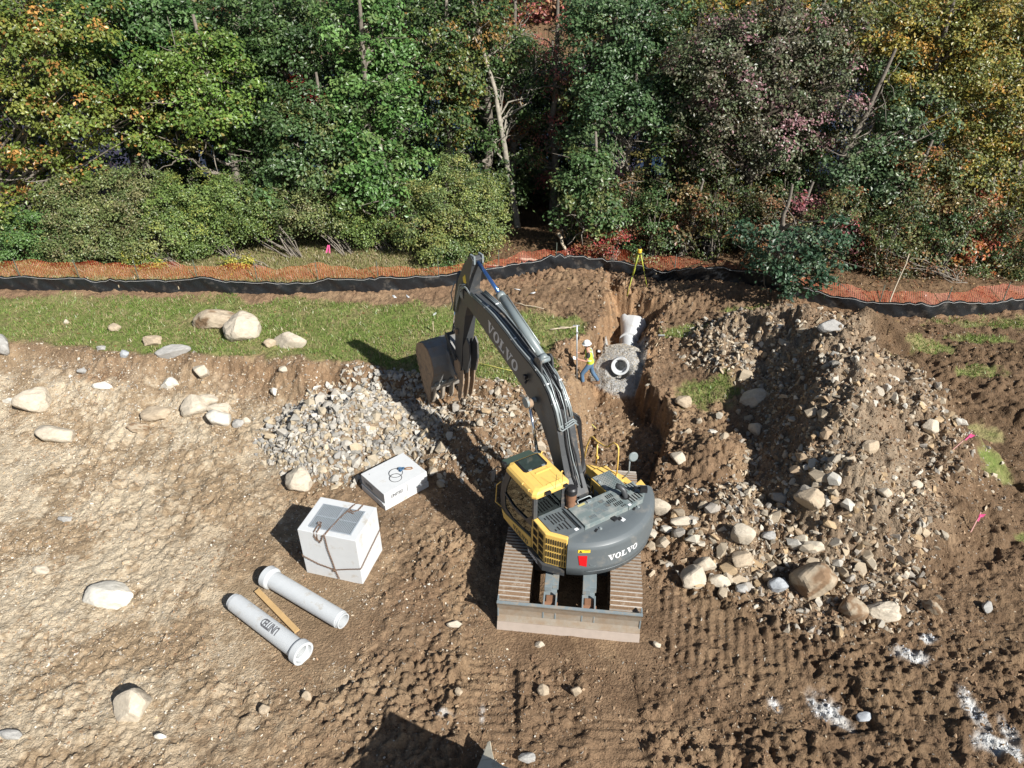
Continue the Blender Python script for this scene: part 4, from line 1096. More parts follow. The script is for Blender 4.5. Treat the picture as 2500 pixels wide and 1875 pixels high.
hb = MB(); hb.tube([(-.34, -.56, 2.12), (-.34, -.50, 2.16), (-.30, -.48, 2.17), (.0, -.48, 2.17), (.04, -.50, 2.16), (.04, -.56, 2.12)], .016, 8)
bh(hb, 'grab_handle', m_line, hood)
lt_ = MB(); lt_.box((-.12, -.64, 2.185), (.10, .08, .03)); bh(lt_, 'latch', m_stl, hood, .006)
dd = MB(); dd.box((-.33, -.64, 2.175), (.20, .06, .004)); bh(dd, 'warning_decal', mat('faded_decal', (.5, .45, .2), .6), hood)

lc = MB(); lc.prism([(-1.38, -.36), (-1.38, -.95), (-1.12, -1.26), (-.68, -1.25), (-.68, -.55), (-.78, -.36)], 1.95, 2.135, 'xy')
lco = bh(lc, 'side_cover', m_cw, bevel=.012)
ls = MB()
for k in range(6): ls.box((-1.28 + k * .075, -.56 - .01 * k, 2.138), (.030, .15 if k else .06, .006))
for k in range(5): ls.box((-1.20 + k * .075, -.74, 2.138), (.030, .14, .006))
for k in range(5): ls.box((-1.27 + k * .085, -.98 + .02 * k - (.06 if k > 2 else 0), 2.138), (.030, .06 + .055 * k, .006))
ls.box((-.80, -.87, 2.138), (.032, .62, .006))
bh(ls, 'vent_slot', m_void, lco)
rg = MB(); rg.prism([(-.71, -.58), (-.71, -1.24), (-.765, -1.24), (-.765, -.5)], 2.13, 2.185, 'xy'); bh(rg, 'hood_ridge', m_cw, lco, .01)
lw = MB(); lw.box((-.86, -1.19, 2.138), (.09, .07, .006)); bh(lw, 'label', m_white, lco)

rc = MB(); rc.prism([(.62, -.58), (.585, -1.25), (1.02, -1.22), (1.22, -1.05), (1.24, -.60)], 1.95, 2.15, 'xy')
rco = bh(rc, 'side_cover', m_hood, bevel=.012)
rs = MB()
for k in range(6): rs.box((.80 + k * .07, -.72, 2.153), (.028, .20, .006), rz=.12)
for k in range(5): rs.box((.74 + k * .08, -1.08 + .01 * k, 2.153), (.032, .20, .006), rz=.05)
bh(rs, 'vent_slot', m_void, rco)
ho = MB(); ho.lathe([(0, 2.156), (.12, 2.156)], 20, (.72, -.92, 0)); bh(ho, 'pipe_opening', m_void, rco)
lw = MB(); lw.box((.64, -1.20, 2.154), (.08, .06, .006)); bh(lw, 'label', m_white, rco)
ex_ = MB(); ex_.tube([(.72, -.95, 2.0), (.72, -.93, 2.2), (.70, -.88, 2.33), (.66, -.80, 2.38), (.60, -.72, 2.38)], [.065, .065, .068, .07, .07], 14)
bh(ex_, 'exhaust_pipe', m_gry, rco)
cm = MB(); cm.tube([(1.02, -.86, 2.16), (1.02, -.90, 2.28), (1.12, -1.02, 2.30)], .035, 8); cm.box((1.14, -1.08, 2.30), (.17, .13, .12), rz=-.6)
bh(cm, 'rear_camera', m_blk, rco, .01)
um = MB(); um.prism([(-.72, -.58), (-.72, -1.22), (.6, -1.22), (1.2, -1.0), (1.2, -.6)], 1.2, 1.96, 'xy'); bh(um, 'engine_block', m_void)

# ---- yellow side panels with grilles
sp = MB(); sp.prism([(-1.50, -.33), (-1.52, -.93), (-1.20, -1.34), (-1.12, -1.26), (-1.38, -.90), (-1.38, -.33)], 1.20, 2.12, 'xy')
spo = bh(sp, 'side_panel', m_yel, bevel=.03, seg=3)
gs = MB()
for c_, (ya, yb, nn) in enumerate(((-.44, -.62, 5),)):
    for r_ in range(4):
        for k in range(nn):
            y = ya + (yb - ya) * (k + .5) / nn; z = 1.24 + .235 * r_
            gs.box((-1.512, y, z + .09), (.012, .017, .16))  # dark box set proud, its colour stands for the recess shade
bh(gs, 'grille_slot', m_void, spo); gs = MB(); gs2 = MB()
for r_ in range(4):
    for k in range(5):
        y = -.71 - k * .036; gs.box((-1.521, y, 1.33 + .2 * r_), (.012, .016, .15))
    for k in range(9):
        t = (k + .8) / 9.6; x = -1.52 + .32 * t; y = -.93 - .41 * t
        gs2.box((x - .006, y - .004, 1.33 + .2 * r_), (.014, .019, .145), rz=R_(37.9))

bh(gs, 'grille_slot', m_void, spo); bh(gs2, 'grille_slot', m_void, spo)
sm_ = MB(); sm_.box((-1.512, -.665, 1.62), (.01, .010, .95)); bh(sm_, 'panel_seam', m_void, spo)
tx = MB(); text_on(tx, 'ECR305CL', .13, lambda u, v, w: (-1.572 - w - .04 * u, -.34 - u * .75, 1.075 + v * 1.0), .006)
sk = MB(); sk.prism([(-1.565, -.30), (-1.59, -.95), (-1.26, -1.36), (-1.18, -1.26), (-1.42, -.90), (-1.42, -.30)], 1.03, 1.195, 'xy')
sko = bh(sk, 'skirt', m_gry)
bh(tx, 'lettering', m_white, sko)
# right side: yellow edge, fuel tank with a perforated step, lower front deck
ry = MB(); ry.prism([(1.24, -.60), (1.24, -1.02), (1.47, -.98), (1.66, -.45), (1.64, .1), (1.50, .5), (1.12, 1.0), (1.05, 1.0), (1.05, -.3)], 1.2, 1.62, 'xy')
ryo = bh(ry, 'side_panel', m_yel, bevel=.04, seg=3)
ry2 = MB(); ry2.prism([(1.25, -.60), (1.25, -1.02), (1.50, -.93), (1.58, -.5)], 1.6, 2.02, 'xy'); bh(ry2, 'panel_shoulder', m_yel, ryo, .05, seg=3)
tk = MB(); tk.prism([(.47, .06), (1.03, .06), (1.06, -.58), (.49, -.58)], 1.2, 2.10, 'xy')
tko = bh(tk, 'fuel_tank', m_yel, bevel=.02)
ts = MB(); ts.box((.765, -.255, 2.112), (.52, .60, .022)); tso = bh(ts, 'tread_plate', m_hood, tko, .005)
th_ = MB()
for i in range(9):
    for j in range(11):
        th_.lathe([(0, 2.1245), (.013, 2.1245)], 6, (.60 + i * .045 + (j % 2) * .022, -.50 + j * .05, 0))
bh(th_, 'perforation', m_void, tso)
cp = MB(); cp.lathe([(0, 2.15), (.04, 2.15), (.05, 2.12)], 14, (.56, -.16, 0)); cp.lathe([(0, 2.15), (.035, 2.15), (.045, 2.12)], 14, (.56, -.38, 0)); bh(cp, 'filler_cap', m_line, tko)
lo = MB(); lo.box((.465, -.42, 1.85), (.03, .12, .10)); lo.box((.46, -.20, 1.7), (.02, .16, .4)); bh(lo, 'tank_latch', m_line, tko, .01)
st = MB(); st.box((1.25, .45, 1.64), (.42, .5, .03)); st.box((1.30, .0, 1.68), (.22, .2, .12)); bh(st, 'step', m_yel, ryo, .015)
hr = MB()
hr.tube([(1.30, 1.42, 1.25), (1.30, 1.32, 1.9), (1.30, 1.20, 2.28), (1.30, 1.10, 2.36), (1.30, .92, 2.33), (1.30, .62, 2.38), (1.30, .50, 2.43), (1.30, .42, 2.55), (1.30, .30, 2.70), (1.30, .16, 2.72), (1.30, .10, 2.66), (1.30, .08, 2.5), (1.32, .08, 1.70)], .021, 8)
hr.tube([(1.30, .90, 2.32), (1.30, .88, 1.62)], .021, 8); hr.tube([(1.30, 1.40, 1.27), (1.28, 1.0, 1.25)], .021, 8)
hr.prism([(.02, 1.62), (.16, 1.62), (.10, 1.86), (.06, 1.86)], 1.29, 1.34); hr.box((1.30, .88, 1.86), (.05, .10, .07))
bh(hr, 'handrail', m_yel)
mr = MB(); mr.tube([(1.42, .02, 1.68), (1.50, -.05, 1.80), (1.54, -.10, 1.95), (1.50, -.13, 2.42)], .02, 8)
mro = bh(mr, 'mirror', m_line)
mh = MB(); mh.lathe([(0, .02), (.10, .02), (.125, 0), (.11, -.05), (.0, -.07)], 18, (1.58, -.16, 2.45), (-.2, -.75, .25)); bh(mh, 'mirror_head', m_cyl, mro)

# ---- cab
CL, CR, CB = -1.50, -.60, -.43
side_prof = [(CB, 1.18), (.92, 1.18), (1.02, 1.45), (1.04, 1.75), (.95, 2.2), (.68, 2.80), (CB, 2.80)]
cab = MB()
def frame(mb, poly, hole, x, th):
    """flat wall with an opening: ring of quads between two polygons of equal count"""
    n_ = len(poly)
    V = [(x, p[0], p[1]) for p in poly] + [(x, p[0], p[1]) for p in hole] + [(x + th, p[0], p[1]) for p in poly] + [(x + th, p[0], p[1]) for p in hole]
    F = []
    for i in range(n_):
        j = (i + 1) % n_
        F += [(i, j, n_ + j, n_ + i), (2 * n_ + i, 3 * n_ + i, 3 * n_ + j, 2 * n_ + j), (n_ + i, n_ + j, 3 * n_ + j, 3 * n_ + i), (i, 2 * n_ + i, 2 * n_ + j, j)]
    mb.add(V, F)
door_hole = [(-.36, 1.52), (.50, 1.42), (.80, 1.50), (.83, 1.75), (.77, 2.15), (.56, 2.68), (-.36, 2.70)]
frame(cab, side_prof, door_hole, CL, .05)
frame(cab, side_prof, [(-.33, 1.75), (.50, 1.75), (.85, 1.75), (.87, 1.85), (.82, 2.15), (.58, 2.70), (-.33, 2.70)], CR - .05, .05)
cab.box(((CL + CR) / 2, CB + .02, 1.55), (CR - CL - .1, .05, .75))      # rear wall below the window
cab.box(((CL + CR) / 2, CB + .02, 2.76), (CR - CL - .1, .05, .08))
cab.box((CR - .10, CB + .02, 2.3), (.10, .05, .85)); cab.box((CL + .07, CB + .02, 2.3), (.06, .05, .85))
cab.box(((CL + CR) / 2, .25, 1.21), (CR - CL - .1, 1.3, .06))
cab.tube([(CL + .03, .92, 1.2), (CL + .03, 1.02, 1.5), (CL + .03, 1.04, 1.75), (CL + .03, .95, 2.2), (CL + .03, .68, 2.8)], .03, 8)
cab.tube([(CR - .03, .92, 1.2), (CR - .03, 1.02, 1.5), (CR - .03, 1.04, 1.75), (CR - .03, .95, 2.2), (CR - .03, .68, 2.8)], .03, 8)
cabo = bh(cab, 'cab', m_gry, bevel=.008)
gl = MB(); gl.prism([(p[0], p[1]) for p in door_hole], CL + .02, CL + .026); bh(gl, 'door_window', m_glass, cabo)
bar = MB(); bar.prism([(-.37, 1.86), (.42, 1.80), (.84, 1.95), (.84, 2.0), (.42, 1.87), (-.14, 1.92), (-.37, 2.2)], CL - .012, CL + .015); bh(bar, 'door_frame', m_gry, cabo, .006)
gl = MB(); gl.prism([(-.33, 1.75), (.87, 1.85), (.82, 2.15), (.58, 2.70), (-.33, 2.70)], CR - .03, CR - .024); bh(gl, 'side_window', m_glass, cabo)
gl = MB(); gl.box(((CL + CR) / 2 - .02, CB + .015, 2.33), (CR - CL - .2, .006, .80)); bh(gl, 'rear_window', m_glass, cabo)
gl = MB()
fp = [(.91, 1.24), (1.01, 1.5), (1.03, 1.75), (.94, 2.2), (.68, 2.78)]
for i in range(4): gl.add([(CL + .05, fp[i][0], fp[i][1]), (CR - .05, fp[i][0], fp[i][1]), (CR - .05, fp[i + 1][0], fp[i + 1][1]), (CL + .05, fp[i + 1][0], fp[i + 1][1])], [(0, 1, 2, 3)])
bh(gl, 'windscreen', m_glass, cabo)
se = MB(); se.box((-1.05, .02, 1.62), (.48, .48, .14)); se.box((-1.05, -.24, 1.98), (.46, .12, .66)); se.box((-1.05, -.27, 2.36), (.26, .09, .16)); se.box((-1.33, .1, 1.78), (.08, .4, .1)); se.box((-.77, .1, 1.78), (.08, .4, .1)); se.box((-1.05, .02, 1.42), (.3, .3, .3))
bh(se, 'operator_seat', m_seat, cabo, .03)
co = MB(); co.box((-1.05, .72, 1.55), (.25, .10, .6)); co.box((-.74, -.30, 1.85), (.2, .2, .2)); co.tube([(-.82, .25, 1.8), (-.80, .3, 2.0)], .02, 8); co.tube([(-1.28, .25, 1.8), (-1.30, .3, 2.0)], .02, 8); co.box((-1.05, -.36, 1.86), (.7, .1, .12))
bh(co, 'controls', m_trim, cabo, .01)
# lower door panel in yellow with lettering
ld = MB(); ld.prism([(-.36, 1.14), (.86, 1.14), (.96, 1.38), (.74, 1.34), (.10, 1.43), (-.36, 1.50)], CL - .022, CL - .004)
ldo = bh(ld, 'door_panel', m_yel, cabo, .006)
lt = MB(); logo(lt, lambda u, v, w: (CL - .024 - w, .42 - u, 1.19 + v), .135); bh(lt, 'lettering', m_gry, ldo)
grb = MB(); grb.tube([(CL - .03, .95, 1.45), (CL - .09, 1.12, 1.5), (CL - .09, 1.05, 2.1), (CL - .06, .9, 2.3)], .014, 8); bh(grb, 'grab_rail', m_yel, cabo)
# roof: rounded yellow shell with a glass hatch
rf = MB()
def ring(x0, x1, y0, y1, z, c=.08):
    return [(x0 + c, y0, z), (x1 - c, y0, z), (x1, y0 + c, z), (x1, y1 - c, z), (x1 - c, y1, z), (x0 + c, y1, z), (x0, y1 - c, z), (x0, y0 + c, z)]
rings = [ring(-1.55, -.56, -.49, .74, 2.76), ring(-1.56, -.55, -.50, .75, 2.82), ring(-1.54, -.57, -.49, .74, 2.88), ring(-1.49, -.61, -.46, .72, 2.925), ring(-1.40, -.68, -.40, .68, 2.95)]
V = [p for r in rings for p in r]; F = [(i * 8 + k, i * 8 + (k + 1) % 8, (i + 1) * 8 + (k + 1) % 8, (i + 1) * 8 + k) for i in range(4) for k in range(8)]
rf.add(V, F); rf.add(rings[-1], [tuple(range(8))]); rf.add(rings[0], [tuple(range(7, -1, -1))])
roof = bh(rf, 'roof', m_yel, cabo, .012, seg=3)
rb = MB(); rb.box((-.93, .07, 2.957), (.42, .05, .02)); rb.box((-.95, -.38, 2.957), (.38, .03, .012)); rb.box((-1.22, -.10, 2.953), (.012, .55, .01)); rb.box((-.78, -.10, 2.953), (.012, .55, .01)); bh(rb, 'roof_rib', m_yel, roof, .006)
ht = MB(); ht.prism([(-1.30, .20), (-.74, .20), (-.70, .25), (-.70, .66), (-1.34, .66), (-1.34, .25)], 2.951, 2.968, 'xy'); hto = bh(ht, 'roof_hatch', m_blk, roof, .006)
hgl = MB(); hgl.prism([(-1.28, .23), (-.76, .23), (-.76, .63), (-1.28, .63)], 2.969, 2.976, 'xy'); bh(hgl, 'hatch_glass', mat('dark_hatch_glass', (.035, .05, .045), .06, var=.5, scale=7, spec=.9), hto)
hn = MB(); hn.box((-1.20, .205, 2.98), (.09, .05, .02)); hn.box((-.84, .205, 2.98), (.09, .05, .02)); bh(hn, 'hinge', m_line, hto, .005)
vz = MB(); vz.add([(-1.50, .72, 2.92), (-.72, .72, 2.92), (-.74, .98, 2.86), (-1.48, .98, 2.86)], [(0, 1, 2, 3)]); vz.add([(-1.50, .72, 2.90), (-.72, .72, 2.90), (-.74, .98, 2.84), (-1.48, .98, 2.84)], [(3, 2, 1, 0)]); bh(vz, 'sun_visor', mat('green_visor', (.07, .105, .085), .4), cabo)
wl_ = MB(); wl_.box((-1.52, .78, 2.88), (.09, .10, .10)); bh(wl_, 'work_light', m_blk, cabo, .02)
wl_ = MB(); wl_.box((-1.20, -.53, 2.86), (.14, .07, .07)); wl_.box((-.72, -.53, 2.86), (.10, .06, .06)); bh(wl_, 'work_light', m_blk, cabo, .01)
an = MB(); an.tube([(-1.0, -.52, 2.88), (-1.0, -.55, 3.32)], .005, 5); an.tube([(-.80, -.50, 2.88), (-.80, -.50, 3.2)], .004, 5); bh(an, 'antenna', m_blk, cabo)
ey = MB()
for x, y in ((-.57, .66), (-.57, -.16), (-1.55, -.30), (-1.55, -.05)): ey.lathe([(.022, -.01), (.036, 0), (.022, .01)], 10, (x, y, 2.92), (0, 1, 0))
bh(ey, 'lifting_eye', m_yel, roof)
ml = MB(); ml.tube([(-1.50, .80, 2.70), (-1.62, .95, 2.75), (-1.70, 1.0, 2.65), (-1.70, 1.0, 2.3), (-1.60, .95, 2.25)], .014, 8); mlo = bh(ml, 'mirror', m_blk)
mg = MB(); mg.box((-1.71, 1.0, 2.48), (.16, .05, .30), rz=.3); bh(mg, 'mirror_head', m_blk, mlo, .02)
pc = MB(); pc.lathe([(0, 2.05), (.16, 2.05), (.16, 2.12), (.10, 2.14)], 20, (-.50, -.47, 0)); pco = bh(pc, 'air_intake', m_sand)
p2 = MB(); p2.lathe([(.10, 2.12), (.105, 2.34), (.125, 2.36), (.125, 2.52)], 24, (-.53, -.50, 0)); bh(p2, 'intake_bowl', m_rust, pco)
p3 = MB(); p3.lathe([(.128, 2.52), (.14, 2.55), (.135, 2.66), (.10, 2.70), (0, 2.705)], 24, (-.53, -.50, 0)); bh(p3, 'intake_cap', m_blk, pco)

# ---- boom
boom_prof = [(-.15, 1.72), (.12, 1.62), (.36, 1.80), (.58, 2.36), (.88, 2.86), (1.22, 3.30), (1.62, 3.62), (2.05, 3.85), (2.6, 4.06), (3.4, 4.34), (4.1, 4.60), (4.6, 4.76), (5.05, 4.88), (5.28, 4.98),
             (5.32, 5.13), (5.22, 5.24), (5.05, 5.27), (4.62, 5.24), (4.0, 5.20), (3.47, 5.13), (2.9, 4.98), (2.36, 4.80), (1.75, 4.66), (1.30, 4.50), (.98, 4.26), (.72, 3.92), (.50, 3.45), (.32, 2.90), (.10, 2.35), (-.18, 1.95)]
def boom_w(y): return float(np.interp(y, [-.2, .5, 1.6, 4.4, 5.3], [.25, .25, .235, .21, .20]))
bo = MB(); n_ = len(boom_prof)
V = [(-boom_w(p[0]), p[0], p[1]) for p in boom_prof] + [(boom_w(p[0]), p[0], p[1]) for p in boom_prof]
bo.add(V, [tuple(range(n_)), tuple(range(2 * n_ - 1, n_ - 1, -1))] + [(i, n_ + i, n_ + (i + 1) % n_, (i + 1) % n_) for i in range(n_)])
boom = bh(bo, 'boom', m_gry, bevel=.014)
lt = MB()
dirv = Vector((0, -.925, -.36)); dirv.normalize(); upv = Vector((0, -.36, .925)).normalized()
def on_boom(u, v, w):
    p = Vector((0, 3.86, 4.68)) + dirv * u + upv * v
    return (-boom_w(p.y) - w - .002, p.y, p.z)
logo(lt, on_boom, .32)
bh(lt, 'lettering', mat('worn_lettering', (.62, .64, .68), .5, var=.1), boom)
pn = MB()
for (y, z, r) in ((1.50, 3.83, .10), (5.18, 5.06, .11), (.02, 1.83, .12)):
    w_ = boom_w(y) + (.26 if r == .10 else .03)
    pn.tube([(-w_, y, z), (w_, y, z)], r * (.7 if r == .10 else .8), 14)
pn.lathe([(0, -.03), (.13, -.03), (.13, .03), (0, .03)], 18, (-.49, 1.50, 3.83), (1, 0, 0)); pn.lathe([(0, -.03), (.13, -.03), (.13, .03), (0, .03)], 18, (.49, 1.50, 3.83), (1, 0, 0))
bh(pn, 'pivot_pin', m_stl, boom)
wk = MB(); wk.box((-.30, 1.86, 4.30), (.10, .10, .10)); wk.tube([(-.25, 1.84, 4.20), (-.33, 1.82, 4.14)], .03, 8); bh(wk, 'work_light', m_blk, boom, .01)
for sx in (-1, 1):
    A = Vector((sx * .40, .74, 1.35)); B = Vector((sx * .41, 1.48, 3.80)); d = (B - A).normalized()
    c = MB(); c.tube([A, A + d * 1.22], .085, 16); c.tube([A + d * 1.16, A + d * 1.28], .095, 16)
    co_ = bh(c, 'boom_cylinder', m_cyl)
    c = MB(); c.tube([A + d * 1.2, B - d * .08], .042, 12); bh(c, 'piston_rod', m_chr, co_)
    c = MB(); c.lathe([(0, -.06), (.11, -.06), (.11, .06), (0, .06)], 16, tuple(B), (1, 0, 0)); bh(c, 'rod_eye', m_sand, co_)

# arm cylinder on the boom's back
A = Vector((0, 1.50, 4.86)); B = Vector((0, 4.66, 6.20)); d = (B - A).normalized()
c = MB(); c.tube([A, A + d * 2.14], .105, 18); c.tube([A + d * 2.06, A + d * 2.20], .12, 18); c.tube([A - d * .02, A + d * .12], .12, 18)
ac = bh(c, 'arm_cylinder', m_cyl)
c = MB(); c.tube([A + d * 2.15, B], .052, 14); bh(c, 'piston_rod', m_rod, ac)
c = MB(); c.tube([(-.13, A.y, A.z), (.13, A.y, A.z)], .07, 12); bh(c, 'pivot_pin', m_stl, ac)
c = MB()
for sx in (-1, 1): c.prism([(1.32, 4.52), (1.78, 4.66), (1.62, 4.93), (1.50, 4.98), (1.40, 4.93)], sx * .16 - .02, sx * .16 + .02)
bh(c, 'cylinder_bracket', m_gry, boom)
c = MB()
c.tube([(.13, 1.9, 5.06), (.13, 3.4, 5.70)], .018, 6); c.tube([(-.13, 1.7, 5.0), (-.13, 2.4, 5.28)], .018, 6)
bh(c, 'oil_pipe', m_line, ac)

# steel oil lines and hoses along the boom's back
upper = [(5.0, 5.29), (4.62, 5.26), (4.0, 5.22), (3.47, 5.15), (2.9, 5.0), (2.36, 4.82), (1.75, 4.68), (1.30, 4.52), (.98, 4.28), (.72, 3.94), (.62, 3.72)]
for (x, off, stop, cross) in ((-.215, .030, 11, 1), (-.160, .034, 11, 1), (-.215, .09, 11, 1), (-.10, .034, 11, 1), (.12, .034, 10, 0), (.17, .034, 11, 0), (.205, .05, 11, 0)):
    pts = []
    for i in range(1, stop):
        a, b = upper[max(0, i - 1)], upper[min(len(upper) - 1, i + 1)]
        nx_, nz_ = (b[1] - a[1]), -(b[0] - a[0]); l = math.hypot(nx_, nz_)
        o_ = (nx_ / l * off * 1.0, nz_ / l * off)
        if o_[1] < 0: o_ = (-o_[0], -o_[1])
        pts.append((x + (.0 if i > 2 else 0), upper[i][0] + o_[0], upper[i][1] + o_[1]))
    if cross:
        e_ = pts[-1]; k = .05 * (abs(x) < .19) + .09 * (off > .05)
        pts += [(x, e_[1] - .04 - k * .3, e_[2] - .10 - k), (x + .05, e_[1] - .06 - k * .3, e_[2] - .14 - k), (.22, e_[1] - .02 - k * .3, e_[2] - .08 - k), (.30, e_[1] - .06, e_[2] - .16 - k)]
    h_ = MB(); h_.tube(pts, .022, 7); bh(h_, 'hydraulic_line', m_line, boom)
cl = MB()
for (y, z, a) in ((3.9, 5.25, .12), (2.6, 4.95, .3), (1.5, 4.66, .5), (1.12, 4.45, .8), (.80, 4.10, 1.1)):
    for sx in (-.17, .17): cl.box((sx, y, z), (.15, .03, .035), rot=Matrix.Rotation(a, 3, 'X'))
bh(cl, 'pipe_clamp', m_white, boom)
for k in range(7):
    h_ = MB(); x = -.10 + .035 * k; w0 = random.uniform(.03, .12)
    pts = [(x + random.uniform(-.03, .03), y + 0, z + .06 + w0 * math.sin(i * 1.3 + k)) for i, (y, z) in enumerate(((1.62, 4.74), (1.35, 4.62), (1.10, 4.46), (.86, 4.20), (.66, 3.88), (.50, 3.50), (.36, 3.10), (.22, 2.72), (.05, 2.35), (-.1, 2.1)))]
    pts = pts[:10] if k % 2 else pts[:5]
    h_.tube(pts, .014 + .004 * (k % 3), 7); bh(h_, 'hydraulic_hose', m_blk if k % 3 else m_line, boom)
for k in range(6):
    h_ = MB(); x = .27 + .022 * k; dz = .02 * k
    pts = [(x, .66 - .02 * k, 3.78 - dz), (x + .10, .60, 3.45), (x + .20, .58 + .02 * k, 2.95), (x + .24, .50 + .02 * k, 2.45), (x + .18, .40, 2.10), (x + .02, .28, 1.92 + .03 * k), (x - .12, .1, 1.95)]
    h_.tube(pts, .022, 8); bh(h_, 'hydraulic_hose', m_blk, boom)
ls_ = MB()
for k in range(3): ls_.tube([(.40 + .03 * k, .35, 1.75 + .1 * k), (.55, .22 + .05 * k, 2.0), (.50, .0, 1.95), (.38, -.12, 1.8), (.30, .1, 1.7)], .024, 8)
bh(ls_, 'hose_loop', m_blk, boom)

# ---- arm with its cylinder, link and bucket
arm_prof = [(4.56, 6.26), (4.66, 6.33), (4.80, 6.28), (5.12, 5.92), (5.42, 5.42), (5.58, 5.0), (5.72, 4.2), (5.80, 3.2), (5.86, 2.35), (5.82, 2.16), (5.70, 2.08), (5.56, 2.16), (5.48, 2.6), (5.32, 3.5), (5.10, 4.45), (4.90, 4.92), (4.86, 5.30), (4.74, 5.78)]
am = MB(); am.prism(arm_prof, -.175, .175)
arm = bh(am, 'arm', m_gry, bevel=.014)
dec = MB(); dec.add([(-.178, y, z) for y, z in ((5.0, 5.72), (5.14, 5.58), (5.08, 5.36), (4.95, 5.50))], [(0, 1, 2, 3)]); bh(dec, 'warning_decal', m_decal, arm)
pl_ = MB(); pl_.box((0, 4.86, 5.62), (.30, .02, .5), rot=Matrix.Rotation(R_(18), 3, 'X')); pl_.box((-.12, 4.66, 6.25), (.05, .22, .22)); pl_.box((.12, 4.66, 6.25), (.05, .22, .22)); pl_.tube([(-.16, 4.66, 6.22), (.16, 4.66, 6.22)], .06, 12)
bh(pl_, 'cylinder_lug', m_stl, arm, .01)
dst = MB(); dst.prism([(5.60, 2.12), (5.84, 2.14), (5.88, 2.5), (5.86, 2.85), (5.52, 2.78), (5.50, 2.5)], -.20, .20); bh(dst, 'arm_end', m_sand, arm, .02)
bk = MB(); bk.tube([(-.28, 5.70, 2.20), (.30, 5.70, 2.20)], .07, 14); bh(bk, 'pivot_pin', m_sand, arm)
A = Vector((0, 5.60, 5.50)); B = Vector((0, 6.25, 3.35)); d = (B - A).normalized()
c = MB(); c.tube([A, A + d * 1.35], .09, 16); bc = bh(c, 'bucket_cylinder', m_gry)
c = MB(); c.tube([A + d * 1.3, B], .045, 12); bh(c, 'piston_rod', m_chr, bc)
c = MB()
for k in range(3): c.tube([(-.19, 4.95 + .05 * k, 5.45), (-.22, 5.25, 5.35 - .1 * k), (-.23, 5.45, 4.9 - .1 * k), (-.21, 5.60, 4.35)], .015, 6)
c.tube([(-.16, 5.66, 5.25), (-.18, 5.88, 4.8), (-.18, 5.80, 4.55), (-.18, 5.96, 4.25)], .018, 6)
for k in range(2): c.tube([(-.19, 4.60 + .1 * k, 5.22), (-.24, 4.85 + .06 * k, 5.42), (-.24, 5.08 + .06 * k, 5.30), (-.2, 5.12 + .05 * k, 4.95)], .018, 7)
bh(c, 'hydraulic_hose', m_line, arm)
c = MB(); c.box((-.20, 5.62, 3.75), (.07, .10, .16)); bh(c, 'grease_block', m_sand, arm, .01)
for sx in (-1, 1):
    c = MB(); c.prism([(5.66, 2.78), (5.76, 2.72), (6.32, 3.30), (6.28, 3.42), (6.18, 3.42)], sx * .23 - .02, sx * .23 + .02); bh(c, 'link_arm', m_gry, arm, .008)
c = MB()
for sx in (-1, 1): c.prism([(6.20, 3.40), (6.32, 3.38), (6.30, 2.85), (6.22, 2.68), (6.10, 2.72), (6.14, 3.0)], sx * .17 - .03, sx * .17 + .03)
c.tube([(-.24, 6.25, 3.36), (.24, 6.25, 3.36)], .05, 12); bh(c, 'bucket_link', m_gry, arm, .01)

shell = [(7.22, 2.72), (7.02, 2.90), (6.75, 2.98), (6.48, 2.92), (6.26, 2.72), (6.15, 2.45), (6.14, 2.20), (6.26, 1.90), (6.42, 1.60), (6.50, 1.40)]
def off_path(p, t):
    out = []
    for i in range(len(p)):
        a, b = p[max(0, i - 1)], p[min(len(p) - 1, i + 1)]; l = math.hypot(b[0] - a[0], b[1] - a[1])
        out.append((p[i][0] + t * (-(b[1] - a[1])) / l, p[i][1] + t * (b[0] - a[0]) / l))
    return out
m_bkt = mat('dark_bucket_steel', (.21, .21, .205), .5, var=.2, dirt=(.24, .19, .15), dirt_amt=.3, dscale=4)
inn = off_path(shell, .035)
bkm = MB(); nn = len(shell)
for i in range(nn - 1):
    q = [shell[i], shell[i + 1], inn[i + 1], inn[i]]; bkm.prism(q, -.75, .75)
bucket = bh(bkm, 'bucket', m_bkt)
side = [(7.20, 2.74), (7.02, 2.90), (6.75, 2.98), (6.48, 2.92), (6.26, 2.72), (6.15, 2.45), (6.14, 2.20), (6.26, 1.90), (6.42, 1.60), (6.46, 1.30), (6.60, .86), (6.78, 1.15), (7.02, 1.62), (7.20, 2.10), (7.30, 2.50)]
for sx in (-1, 1):
    c = MB(); c.prism(side, sx * .76 - .018, sx * .76 + .018); bs = bh(c, 'side_plate', m_sand, bucket)
    c = MB()
    for k in range(9): t = k / 9; c.box((sx * .76, 6.72 + .56 * t ** .7, 1.1 + 1.45 * t), (.07, .07, .09), rot=Matrix.Rotation(-.5, 3, 'X'))
    bh(c, 'side_cutter', m_sand, bs)
c = MB()
for sx in (-.22, .22): c.prism([(5.62, 2.14), (5.75, 2.06), (6.20, 2.12), (6.26, 2.6), (6.32, 2.86), (6.18, 2.82), (5.98, 2.5)], sx - .025, sx + .025)
bh(c, 'bucket_ear', m_bkt, bucket, .008)
c = MB()
for k in range(6): c.box((-.60 + k * .24, 6.30, 1.72), (.15, .03, .18), rot=Matrix.Rotation(R_(28), 3, 'X'))
bh(c, 'wear_pad', m_stl, bucket, .006)
c = MB(); c.prism([(6.38, 1.60), (6.50, 1.38), (6.55, 1.40), (6.45, 1.62)], -.75, .75); bh(c, 'cutting_lip', mat('bright_lip', (.66, .63, .58), .35, metal=.4), bucket)
